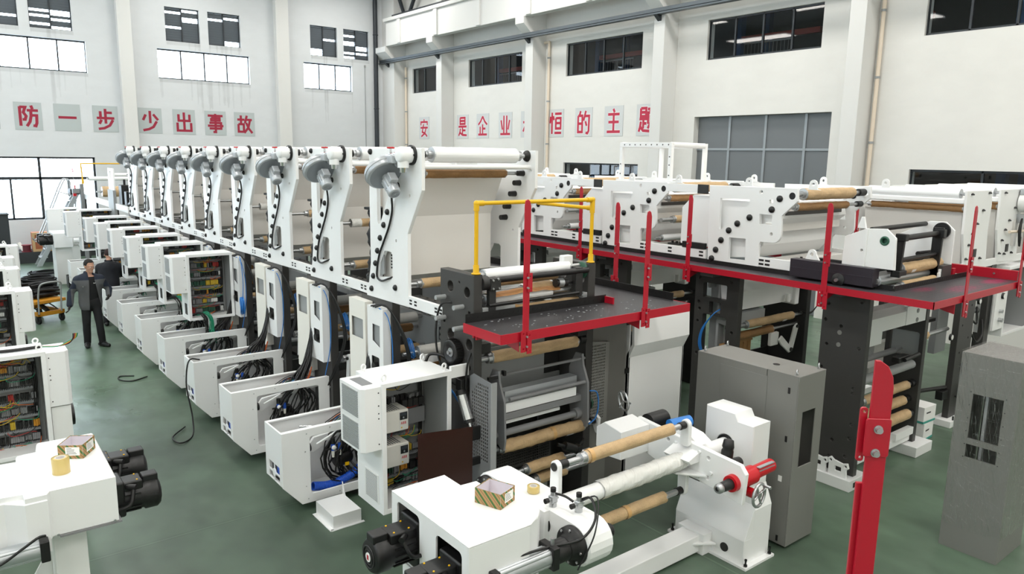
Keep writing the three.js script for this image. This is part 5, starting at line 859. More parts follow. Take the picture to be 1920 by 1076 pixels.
  part('left_housing', [plateY(sh, top - 0.012, top, [], 0.004), plateX([[-4.62, 0.9], [-3.60, 0.9], [-3.60, top], [-4.62, top]].map(([z, y]) => [Math.min(Math.max(z, -4.607), -3.613), Math.min(y, top - 0.0125)]), 2.50, 2.515, [rr(-4.54, -4.22, 0.85, 1.36, 0.04).map(([z, y]) => [z, Math.max(0.905, y)]), rr(-4.00, -3.68, 0.85, 1.33, 0.04).map(([z, y]) => [z, Math.max(0.905, y)])], 0), plateZ([[2.50, 0.5], [3.0, 0.5], [3.0, top - 0.0125], [2.50, top - 0.0125]], -3.612, -3.60, [], 0), box(3.0, 3.012, 0.5, top - 0.013, -3.66, -3.601), plateZ([[2.50, 0.9], [2.97, 0.9], [2.97, top - 0.0125], [2.50, top - 0.0125]], -4.62, -4.608, [], 0), box(2.958, 2.97, 0.9, top - 0.013, -4.607, -4.39), box(2.971, 3.11, 0.9, top - 0.013, -4.391, -4.38), box(3.098, 3.109, 0.9, top - 0.013, -4.379, -4.263), box(3.11, 3.21, 0.9, top - 0.013, -4.262, -4.25)], M.white, U);
  part('housing_nose', plateY([[3.0, -4.25], [3.20, -4.25], [3.24, -3.98], [3.20, -3.72], [3.13, -3.66], [3.0, -3.62]], 0.62, top - 0.012, [], 0.006), M.white, U);
  part('bearing_tube', cyl([3.2, AY, AZ], [3.46, AY, AZ], 0.13, 0.13, 28), M.black, U);
  part('lower_case', [box(2.56, 3.0, 0.02, 0.9, -4.58, -3.66, 0.008)], M.whiteDull, U);
  part('inner_wall', [box(2.66, 2.68, 0.9, 1.39, -4.6, -3.62)], M.darker, U);
  motorAt(U, 2.52, 1.10, -4.36, -1); motorAt(U, 2.52, 1.06, -3.83, -1);
  part('gearbox', [box(2.5, 2.68, 0.92, 1.30, -4.50, -4.24, 0.02), box(2.5, 2.68, 0.92, 1.24, -3.97, -3.70, 0.02)], M.black, U);
}
const cartonPrint = (w, h, lbl) => canvasMap(w, h, (c) => {
  c.fillStyle = '#b08a5c'; c.fillRect(0, 0, w, h); c.strokeStyle = '#3f6b34'; c.lineWidth = h * 0.13;
  for (let i = -3; i < 9; i++) { c.beginPath(); c.moveTo(i * h * 0.55, -5); c.lineTo(i * h * 0.55 + h * 0.9, h + 5); c.stroke(); }
  c.strokeStyle = '#4a3524'; c.lineWidth = 2; for (let i = -3; i < 9; i++) { c.beginPath(); c.moveTo(i * h * 0.55 + h * 0.3, 0); c.lineTo(i * h * 0.55 + h * 1.2, h); c.stroke(); }
  if (lbl) { c.fillStyle = '#f4f4f0'; c.fillRect(w * 0.3, h * 0.14, w * 0.58, h * 0.62); c.fillStyle = '#555'; for (let i = 0; i < 5; i++) c.fillRect(w * 0.35, h * (0.22 + i * 0.1), w * (0.2 + 0.25 * hash(i, 3, 4)), h * 0.035); }
});
const faceA = std(0xffffff, 0.7, 0, { map: cartonPrint(160, 96, true) }), faceB = std(0xffffff, 0.7, 0, { map: cartonPrint(160, 96, false) });
function carton(label, x, y, z, turn) {
  const T = thing('carton', label, 'box', [x, y, z]), w = 0.19, d = 0.22, h = 0.115; T.rotation.y = turn;
  const m = (name, g, mt) => { const o = new THREE.Mesh(g, mt); o.name = name; T.add(o); };
  m('box_wall', new THREE.BoxGeometry(w, h, 0.004).translate(0, h / 2, d / 2), faceA); m('box_wall', new THREE.BoxGeometry(w, h, 0.004).translate(0, h / 2, -d / 2), faceB);
  m('box_wall', new THREE.BoxGeometry(d, h, 0.004).rotateY(Math.PI / 2).translate(-w / 2, h / 2, 0), faceB); m('box_wall', new THREE.BoxGeometry(d, h, 0.004).rotateY(Math.PI / 2).translate(w / 2, h / 2, 0), faceA);
  m('box_base', new THREE.BoxGeometry(w, 0.004, d).translate(0, 0.003, 0), M.whiteLabel);
  m('inner_lining', mergeGeometries([new THREE.BoxGeometry(w - 0.008, h - 0.008, 0.002).translate(0, h / 2, d / 2 - 0.004), new THREE.BoxGeometry(w - 0.008, h - 0.008, 0.002).translate(0, h / 2, -d / 2 + 0.004), new THREE.BoxGeometry(0.002, h - 0.008, d - 0.008).translate(-w / 2 + 0.004, h / 2, 0), new THREE.BoxGeometry(0.002, h - 0.008, d - 0.008).translate(w / 2 - 0.004, h / 2, 0)].map(clean)), std(0xd9d2da, 0.8));
}
carton('open green striped carton on the unwind stand housing in the foreground', 3.02, 1.411, -4.02, 0.35);
carton('open green striped carton on the white housing at the left edge', 0.73, 1.411, -6.75, -0.55);
function tapeRoll(label, x, y, z, r, h) {
  const T = thing('tape_roll', label, 'tape', [x, y, z]);
  part('tape_winding', spun([[r * 0.62, 0], [r, 0.0], [r, h], [r * 0.62, h]], [x, y, z], [0, 1, 0], 32), std(0xd9c07c, 0.22), T);
  part('cardboard_core', spun([[r * 0.52, h], [r * 0.63, h + 0.001], [r * 0.63, 0], [r * 0.52, 0], [r * 0.52, h]], [x, y, z], [0, 1, 0], 28), std(0xe6e2dc, 0.7), T);
}
tapeRoll('single tan roll of packing tape on the unwind stand arm', 3.53, 1.275, -4.19, 0.05, 0.05);
tapeRoll('stack of tan packing tape under a plastic bag on the left housing', 0.575, 1.411, -6.40, 0.062, 0.125);
{
  const g = new THREE.SphereGeometry(0.14, 26, 18), p = g.attributes.position;
  for (let i = 0; i < p.count; i++) { const v = V(p.getX(i), p.getY(i), p.getZ(i)), n = fbm(v.x * 3 + 2, v.y * 3 + v.z * 2 + 2, 7, 5, 4), t = (v.y + 0.14) / 0.28, k = (1 - 0.55 * t) * (0.82 + 0.5 * n); p.setXYZ(i, v.x * k - 0.12 * t * t, Math.max(0, v.y + 0.14) * 1.25, v.z * k * 0.8); }
  g.computeVertexNormals(); g.translate(0.53, 1.413, -6.42);
  solo('plastic_bag', g, new THREE.MeshPhysicalMaterial({ color: 0xffffff, roughness: 0.1, transmission: 1, thickness: 0, ior: 1.3, side: THREE.DoubleSide }), 'crumpled clear plastic bag standing over the tape stack on the left housing', 'bag');
}

// ---------------------------------------------------------------- press line two (right): upper frames
const X2 = 8.38, X2R = 10.24, PITCH2 = 2.06;
const f2Outline = [[-1.35, 3.545], [-0.035, 3.56], [-0.02, 3.40], [-0.225, 3.205], [-0.215, 3.0], ...Array.from({ length: 7 }, (_, i) => [-0.325 + 0.11 * Math.cos(-i * Math.PI / 12), 2.965 + 0.11 * Math.sin(-i * Math.PI / 12)]), [-0.50, 2.852], [-0.515, 2.82], [-0.51, 2.44], [-1.31, 2.44]];
const f2Holes = [[[-1.164, 3.385], [-0.70, 3.392], [-0.695, 3.33], [-0.93, 3.095], [-1.13, 2.95], [-1.155, 2.955]], [[-0.546, 3.216], [-0.355, 3.213], [-0.35, 3.073], [-0.534, 3.077]], [[-0.984, 2.869], [-0.719, 2.874], [-0.708, 2.579], [-0.974, 2.572]]];
const f2Caps = [[-0.266, 3.419], [-0.368, 3.277], [-0.684, 3.153], [-0.864, 3.06], [-0.991, 2.957], [-1.104, 2.816], [-1.182, 2.676], [-1.24, 2.55]];
function upperFrame(z0, label, first) {
  const T = thing('roller_frame', label, 'press', [9.3, 2.44, z0 - 0.7], 'white roller frames on the second press line');
  const at = (l) => l.map(([z, y]) => [z + z0, y]);
  for (const [x, s] of [[X2, -1], [X2R - 0.04, 1]]) {
    part('side_plate', plateX(at(f2Outline), x, x + 0.04, [...f2Holes.map(at), roundHole(z0 - 0.35, 2.966, 0.026), roundHole(z0 - 0.542, 3.491, 0.03), roundHole(z0 - 0.10, 3.462, 0.048), [[-0.42, 3.40], [-0.36, 3.41], [-0.35, 3.36], [-0.41, 3.345]].map(([z, y]) => [z + z0, y])], 0.004), M.white, T);
    part('lower_rail', box(x, x + 0.045, 2.53, 2.655, z0 - 0.51, z0 + 0.71), M.white, T);
    if (!first) part('upper_rail', box(x, x + 0.045, 3.43, 3.545, z0 - 0.035, z0 + 0.52), M.white, T);
    for (const d of [-0.74, 0.16]) { part('lifting_lug', [plateX([...Array.from({ length: 9 }, (_, i) => [z0 + d + 0.05 * Math.cos(i * Math.PI / 8), 3.62 + 0.05 * Math.sin(i * Math.PI / 8)]), [z0 + d - 0.055, 3.56], [z0 + d - 0.10, 3.55], [z0 + d + 0.10, 3.55], [z0 + d + 0.055, 3.56]], x + 0.005, x + 0.03, [roundHole(z0 + d, 3.615, 0.02)], 0.002)], M.white, T); }
    for (const [z, y] of f2Caps) part('bearing_cap', bearing([s < 0 ? x : x, y, z + z0], -1, 0.042, 0.03), M.black, T);
  }
  part('slot', [-0.5, -0.41, 0.04, 0.6].flatMap((d) => [box(X2 - 0.002, X2 + 0.004, 2.605, 2.63, z0 + d, z0 + d + 0.07), box(X2 - 0.002, X2 + 0.004, 2.555, 2.58, z0 + d, z0 + d + 0.07)]), M.black, T);
  part('hole_lining', cyl([X2 + 0.01, 3.462, z0 - 0.10], [X2 + 0.06, 3.462, z0 - 0.10], 0.05), M.black, T);
  if (!first) part('dark_plate', [box(X2 - 0.012, X2, 3.425, 3.55, z0 + 0.52, z0 + 0.70), ...[0.54, 0.68].flatMap((d) => [bolt([X2 - 0.012, 3.45, z0 + d], [-1, 0, 0], 0.01, 0.006), bolt([X2 - 0.012, 3.53, z0 + d], [-1, 0, 0], 0.01, 0.006)])], M.darker, T);
  part('air_hood', plateX(at([[-0.30, 3.16], [-0.52, 2.98], [-0.52, 2.80], [-0.66, 2.62], [-1.22, 2.56], [-1.22, 3.36], [-0.36, 3.36]]), X2 + 0.10, X2R - 0.12, [], 0.006), M.white, T);
  part('end_cover', plateX(at([[-1.84, 2.70], [-1.84, 3.215], [-1.65, 3.40], [-1.36, 3.40], [-1.36, 2.70]]), X2 + 0.05, X2R - 0.08, [], 0.005), M.white, T);
  part('hood_ledge', [box(X2 + 0.08, X2R - 0.1, 2.98, 3.10, z0 - 0.50, z0 - 0.40), box(X2 + 0.08, X2R - 0.1, 2.50, 2.60, z0 - 0.62, z0 - 0.30)], M.hood, T);
  part('dark_strip', box(X2 + 0.2, X2R - 0.3, 3.20, 3.25, z0 - 0.30, z0 - 0.28), M.dark, T);
  part('cable_trough', [box(X2 + 0.06, X2 + 0.24, 2.66, 2.68, z0 - 0.02, z0 + 0.20), box(X2 - 0.01, X2 + 0.045, 2.655, 2.74, z0 + 0.30, z0 + 0.69), ...[0.02, 0.10, 0.17].map((d) => bx(0.03, 0.03, 0.02, X2 + 0.12, 2.695, z0 + d))], M.black, T);
  roller(T, 'kraft_roller', M.kraft, { x0: 8.66, x1: 9.86, y: 3.475, z: z0 - 0.125, r: 0.075, s0: 8.42, s1: 10.2, sr: 0.028 });
  roller(T, 'kraft_roller', M.kraftDark, { x0: 8.56, x1: 9.80, y: 3.315, z: z0 - 0.15, r: 0.05, s0: 8.42, s1: 10.2 });
  if (!first) roller(T, 'kraft_roller', M.kraft, { x0: 8.70, x1: 9.82, y: 3.00, z: z0 - 0.15, r: 0.055, s0: 8.42, s1: 10.2, sr: 0.03 });
  if (!first) roller(T, 'white_roller', M.wrapWhite, { x0: 8.56, x1: 9.9, y: 2.72, z: z0 - 0.25, r: 0.05, s0: 8.42, s1: 10.2 });
  part('roll_bearing', [cyl([X2R - 0.04, 3.475, z0 - 0.125], [X2R - 0.20, 3.475, z0 - 0.125], 0.05), cyl([X2R - 0.04, 3.315, z0 - 0.15], [X2R - 0.16, 3.315, z0 - 0.15], 0.04)], M.black, T);
  return T;
}
const ufLabel = (i) => `white roller frame with lifting lugs on the second press line, ${['nearest the camera', 'second from the camera', 'third from the camera', 'fourth from the camera', 'fifth from the camera'][i]}`;
upperFrame(-5.0, ufLabel(0), true);
const uf1 = upperFrame(-5.0 - PITCH2, ufLabel(1));
for (let k = 2; k < 5; k++) dup(uf1, [0, 0, -PITCH2 * (k - 1)], ufLabel(k));
// lower stations of line two
function lowerStation(z0, label) {                                   // z0: front edge of the plates
  const S = thing('print_station', label, 'press', [9.3, 0, z0 - 0.4]);
  const pts = [[z0 - 0.73, 0], [z0, 0], [z0, 2.34], [z0 - 0.73, 2.34]];
  const wins = [rr(z0 - 0.60, z0 - 0.20, 1.98, 2.19, 0.02), rr(z0 - 0.48, z0 - 0.29, 1.76, 1.93, 0.015), rr(z0 - 0.58, z0 - 0.18, 1.10, 1.74, 0.03)];
  const hs = [[2.25, -0.66], [1.9, -0.66], [1.8, -0.64], [1.62, -0.66], [1.55, -0.08], [1.15, -0.65], [2.25, -0.13], [0.9, -0.6], [0.7, -0.3]].map(([y, z]) => roundHole(z0 + z, y, 0.022));
  const Lp = part('side_frame', plateX(pts, 8.45, 8.55, [...wins, ...hs], 0.004), M.dark, S);
  part('inner_casting', [plateX(rr(z0 - 0.64, z0 - 0.14, 1.05, 2.22, 0.02), 8.70, 8.72, [rr(z0 - 0.45, z0 - 0.38, 1.42, 1.65, 0.03), rr(z0 - 0.34, z0 - 0.27, 1.10, 1.30, 0.03)], 0.003), box(8.56, 8.70, 2.10, 2.2, z0 - 0.60, z0 - 0.56), box(8.56, 8.70, 1.10, 2.2, z0 - 0.42, z0 - 0.38)], M.lightGrey, Lp);
  part('blue_hose', [0, 1, 2].map((i) => tube([[8.52, 1.86, z0 - 0.30 + i * 0.01], [8.42, 1.78, z0 - 0.36], [8.40, 1.5, z0 - 0.55 + i * 0.012], [8.42, 1.25, z0 - 0.58 + i * 0.02], [8.5, 1.05, z0 - 0.46]], 0.009, 26)), M.blueLine, Lp);
  part('side_frame', plateX(pts, 10.18, 10.28, [rr(z0 - 0.6, z0 - 0.3, 1.9, 2.1, 0.02)], 0.004), M.darker, S);
  part('white_beam', [plateX([[z0 - 0.35, 1.88], [z0 - 0.12, 1.84], [z0 - 0.10, 2.10], [z0 - 0.25, 2.22], [z0 - 0.4, 2.22]], 8.56, 10.05, [], 0.01), box(9.95, 10.06, 1.78, 2.14, z0 - 0.30, z0 - 0.06, 0.02)], M.white, S);
  part('bottle_cap', [cyl([9.72, 1.86, z0 - 0.04], [9.72, 1.98, z0 - 0.04], 0.035)], M.whiteDull, S);
  part('grey_trough', plateX([[z0 - 0.4, 1.62], [z0 - 0.1, 1.58], [z0 - 0.1, 1.80], [z0 - 0.4, 1.82]], 8.56, 9.25), M.lightGrey, S);
  roller(S, 'kraft_roller', M.kraft, { x0: 8.78, x1: 9.92, y: 1.625, z: z0 - 0.08, r: 0.058, s0: 8.55, s1: 10.18, sr: 0.025, tag: 0.78, th: 0.4 });
  roller(S, 'kraft_roller', M.kraftDark, { x0: 8.6, x1: 9.5, y: 1.46, z: z0 - 0.14, r: 0.06, s0: 8.55, s1: 10.18 });
  part('pallet_slat', Array.from({ length: 7 }, (_, i) => box(8.62 + i * 0.1, 8.69 + i * 0.1, 1.08, 1.30, z0 - 0.34, z0 - 0.32)), M.wood, S);
  part('pallet_rail', [box(8.58, 9.3, 1.05, 1.09, z0 - 0.36, z0 - 0.3), box(8.58, 9.3, 1.29, 1.32, z0 - 0.36, z0 - 0.3)], M.wood, S);
  const am = part('crank_arm', [plateZ([[9.55, 1.30], [9.62, 1.36], [9.85, 1.18], [9.93, 1.45], [10.0, 1.50], [10.04, 1.44], [9.93, 1.10], [9.84, 1.07], [9.62, 1.22]], z0 - 0.05, z0 - 0.02, [], 0.005), box(9.40, 9.6, 1.22, 1.42, z0 - 0.12, z0 - 0.06, 0.02)], M.whiteDull, S);
  part('arm_pivot', [cyl([9.99, 1.46, z0 - 0.02], [9.99, 1.46, z0], 0.025), cyl([9.87, 1.12, z0 - 0.02], [9.87, 1.12, z0], 0.03)], M.black, am);
  part('rear_panel', [box(8.56, 10.17, 0.1, 1.0, z0 - 0.62, z0 - 0.60)], M.darker, S);
  part('black_hose', [0, 1].map((i) => tube([[10.05, 1.66 + i * 0.03, z0 - 0.05], [10.3, 1.62 + i * 0.02, z0], [10.5, 1.70, z0 - 0.02]], 0.008, 14)), M.black, S);
  return S;
}
const ls0 = lowerStation(-5.81, 'dark station of the second line with blue hoses, half hidden by the grey cabinet');
for (let k = 1; k < 4; k++) dup(ls0, [0, 0, -PITCH2 * k], `dark station of the second line below its red walkway, ${['second', 'third', 'fourth'][k - 1]} from the camera`);
{
  const S = thing('outfeed_stand', 'tall black roller stand on white feet at the front end of the second line', 'press', [9.3, 0, -4.3]);
  const hs = (z) => [[2.2, -0.5], [2.28, -0.1], [2.0, -0.52], [1.7, -0.48], [1.72, -0.08], [1.40, -0.52], [1.22, -0.1], [1.16, -0.1], [0.78, -0.08], [0.60, -0.09], [0.52, -0.3], [0.36, -0.12], [0.25, -0.5], [0.3, -0.32], [0.2, -0.06], [1.95, -0.32], [1.0, -0.5]].map(([y, d]) => roundHole(z + d, y, 0.02));
  part('side_frame', plateX([[-4.60, 0.14], [-4.03, 0.14], [-4.03, 2.36], [-4.60, 2.36]], 8.43, 8.52, hs(-4.03), 0.004), M.dark, S);
  part('hole_light', [[1.87, -4.36], [1.72, -4.36]].map(([y, z]) => cyl([8.425, y, z], [8.432, y, z], 0.028)), M.grey, S);
  part('side_frame', plateX([[-4.62, 0.14], [-4.12, 0.14], [-4.12, 2.36], [-4.62, 2.36]], 10.2, 10.29, [rr(-4.56, -4.18, 1.32, 1.66, 0.03)], 0.004), M.dark, S);
  part('side_window', plateX(rr(-4.55, -4.19, 1.33, 1.65, 0.03), 10.24, 10.25), M.lightGrey, S);
  for (const [x0, x1, n] of [[8.27, 8.69, 0], [10.02, 10.5, 1]]) part('floor_foot', [box(x0, x1, 0.0, 0.14, -4.66, -3.98, 0.006)], M.white, S);
  part('foot_hole', [[8.36, 0.07], [8.58, 0.07]].map(([x, y]) => box(x, x + 0.08, y - 0.03, y + 0.03, -3.985, -3.975)), M.darker, S);
  part('lug_bracket', [...[-4.42, -4.16].flatMap((z) => [plateX([[z - 0.12, 0.14], [z + 0.11, 0.14], [z + 0.10, 0.24], [z + 0.13, 0.27], [z + 0.11, 0.33], [z + 0.05, 0.31], [z - 0.06, 0.33], [z - 0.10, 0.36], [z - 0.14, 0.33], [z - 0.12, 0.27]], 8.31, 8.34, [roundHole(z + 0.09, 0.285, 0.018), roundHole(z - 0.10, 0.315, 0.018), rr(z - 0.04, z + 0.04, 0.20, 0.26, 0.01)], 0.003)])], M.white, S);
  part('white_beam', [plateX([[-4.3, 1.88], [-4.1, 1.86], [-4.1, 2.04], [-4.2, 2.10], [-4.36, 2.10]], 8.52, 10.1, [roundHole(-4.2, 1.97, 0.025)], 0.006), box(9.55, 10.1, 1.86, 2.1, -4.12, -4.09), box(8.52, 9.4, 1.60, 1.78, -4.35, -4.3)], M.white, S);
  part('beam_hole', [[9.85, 2.02], [9.85, 1.90]].map(([x, y]) => cyl([x, y, -4.092], [x, y, -4.084], 0.03)), M.midGrey, S);
  roller(S, 'grey_tube', M.lightGrey, { x0: 8.60, x1: 10.14, y: 1.23, z: -4.22, r: 0.06, s0: 8.52, s1: 10.2 });
  roller(S, 'grey_tube', M.midGrey, { x0: 8.54, x1: 10.0, y: 1.40, z: -4.40, r: 0.04, s0: 8.52, s1: 10.2 });
  roller(S, 'kraft_roller', M.kraft, { x0: 8.84, x1: 10.02, y: 0.965, z: -4.2, r: 0.057, s0: 8.55, s1: 10.2, sr: 0.03 });
  roller(S, 'kraft_roller', M.kraft, { x0: 8.78, x1: 10.05, y: 0.735, z: -4.24, r: 0.065, s0: 8.55, s1: 10.2 });
  roller(S, 'kraft_roller', M.kraft, { x0: 8.82, x1: 10.08, y: 0.55, z: -4.18, r: 0.07, s0: 8.55, s1: 10.2, sr: 0.04 });
  part('roll_chuck', [[0.965, -4.2], [0.735, -4.24], [0.55, -4.18]].map(([y, z]) => cyl([10.1, y, z], [10.2, y, z], 0.055, 0.05)), M.black, S);
  part('foot_beam', [box(8.52, 10.2, 0.16, 0.26, -4.30, -4.16), box(9.7, 10.2, 0.26, 0.36, -4.20, -4.12)], M.white, S);
  part('tool_block', [box(9.5, 9.8, 1.36, 1.44, -4.2, -4.1, 0.015), cyl([9.6, 1.40, -4.08], [10.0, 1.42, -4.08], 0.025)], M.black, S);
}
for (const [i, [y0, y1, t]] of [[0, 0.26, 0.05], [0.262, 0.50, -0.04]].entries()) {
  const T = thing('supply_carton', i ? 'white carton with green edges, upper of the two behind the outfeed stand' : 'white carton with green edges, lower of the two behind the outfeed stand', 'box', [10.86, y0, -4.32]); T.rotation.y = t;
  const q = (n, g, m) => { const o = new THREE.Mesh(g, m); o.name = n; T.add(o); };
  q('carton_body', new RoundedBoxGeometry(0.34, y1 - y0 - 0.03, 0.26, 1, 0.005).translate(0, (y1 - y0 + 0.03) / 2, 0), M.whiteLabel); q('carton_base', new RoundedBoxGeometry(0.345, 0.03, 0.265, 1, 0.004).translate(0, 0.015, 0), std(0x3f9c8e, 0.6));
  q('printing', new THREE.BoxGeometry(0.12, 0.02, 0.002).translate(-0.04, 0.15, 0.131), M.darker);
}
// red walkway of line two, with overspray of red paint on the tread plate
{
  const spray = canvasMap(512, 512, (c, w, h) => {
    c.fillStyle = '#454247'; c.fillRect(0, 0, w, h); seed = 777;
    for (const [x, y, rx, ry, n] of [[430, 470, 60, 14, 2600], [60, 60, 30, 60, 900], [60, 180, 22, 50, 700], [60, 300, 22, 40, 700], [250, 470, 90, 18, 2600], [160, 440, 50, 12, 900]]) for (let i = 0; i < n; i++) {
      const a = rnd(0, 6.28), d = Math.sqrt(rnd()) * (0.6 + rnd() * 0.6); c.fillStyle = `rgba(${150 + rnd(0, 60)},${20 + rnd(0, 25)},${70 + rnd(0, 30)},${rnd(0.06, 0.3)})`; c.fillRect(x + Math.cos(a) * d * rx, y + Math.sin(a) * d * ry, rnd(1, 3), rnd(1, 3));
    }
  });
  const y = 2.47, P = thing('work_platform', 'red edged tread plate walkway along the second press line with pink paint overspray', 'platform', [9, y, -6]);
  const deck = [[8.06, -3.2], [10.5, -3.2], [10.5, -3.76], [8.38, -3.76], [8.38, -14], [8.06, -14]];
  const g = plateY(deck, y - 0.012, y, [], 0), uv = g.attributes.uv, p = g.attributes.position;
  spray.wrapS = spray.wrapT = THREE.ClampToEdgeWrapping;
  for (let i = 0; i < uv.count; i++) { const x = p.getX(i), z = p.getZ(i); uv.setXY(i, Math.max(0.02, Math.min(0.98, (x - 8.0) / 2.6)), z > -3.8 ? 0.02 + (-3.15 - z) * 0.25 : Math.min(0.98, 0.2 + (-3.76 - z) * 0.08)); }
  const bump = M.treadBump.clone(); bump.repeat.set(26, 30);
  part('deck', g, std(0xffffff, 0.42, 0.25, { map: spray, bumpMap: bump, bumpScale: 0.004 }), P);
  const e = (x0, x1, z0, z1, h = 0) => box(x0, x1, y - 0.075, y + 0.004 + h, z0, z1, 0.003);
  part('rear_deck', plateY([[10.36, -4.44], [10.80, -4.44], [10.80, -14], [10.36, -14]], y - 0.012, y, [], 0), M.tread, P);
  part('edge_frame', [e(10.35, 10.36, -14, -4.44), e(10.80, 10.81, -14, -4.44)], M.red, P);
  part('edge_frame', [e(8.05, 8.06, -14, -3.19), e(8.05, 10.51, -3.2, -3.19), e(10.5, 10.51, -3.76, -3.19)], M.red, P);
  toeBoard(P, [8.37, -13.9], [8.37, -3.77], y, 0.06); toeBoard(P, [8.38, -3.755], [10.4, -3.755], y, 0.06);
  part('red_toe_plate', [box(10.49, 10.50, y, y + 0.12, -4.4, -3.24), box(10.5, 10.55, y + 0.11, y + 0.12, -4.4, -3.24), box(10.0, 10.5, y, y + 0.12, -4.42, -4.40), box(9.95, 10.02, y - 0.02, y + 0.13, -3.80, -3.77)], M.red, P);
  part('toe_bolt', [-3.5, -3.8, -4.1].map((z) => bolt([10.49, y + 0.06, z], [-1, 0, 0], 0.014, 0.01)), M.steel, P);
  part('gusset', [plateX([[-3.6, 2.39], [-3.2, 2.39], [-3.2, 2.28], [-3.3, 2.3]], 8.6, 8.61), plateZ([[8.06, 2.39], [8.44, 2.39], [8.06, 2.26]], -4.42, -4.41), plateZ([[8.06, 2.39], [8.44, 2.39], [8.06, 2.26]], -6.40, -6.39), plateZ([[8.06, 2.39], [8.44, 2.39], [8.06, 2.26]], -8.52, -8.51)], M.red, P);
  part('support_arm', [box(8.1, 8.5, 2.36, 2.40, -4.3, -4.2), box(8.1, 8.5, 2.34, 2.40, -6.2, -6.0), box(8.1, 8.5, 2.34, 2.40, -8.2, -8.0), box(9.6, 10.45, 2.36, 2.4, -3.7, -3.6), box(10.2, 10.3, 2.36, 2.40, -4.3, -3.3)], M.dark, P);
}
railPost('red rail post on the second line walkway, beside the white roller frame nearest the camera', 8.04, -4.40, 2.22, 3.43, 'x');
railPost('red rail post on the second line walkway in front of the second roller frame', 8.04, -6.38, 2.26, 3.42, 'x');
railPost('red rail post on the second line walkway, farthest one by the yellow handrail', 8.04, -8.53, 2.30, 3.44, 'x');
railPost('red rail post at the front of the second line walkway before the white dancer', 8.80, -3.18, 2.24, 3.45, 'z');
railPost('red rail post at the right picture edge on the second line walkway', 10.38, -3.18, 2.30, 3.40, 'z');
railPost('small red rail post standing far behind the dancer on the second line', 10.72, -5.45, 2.40, 3.35, 'z');
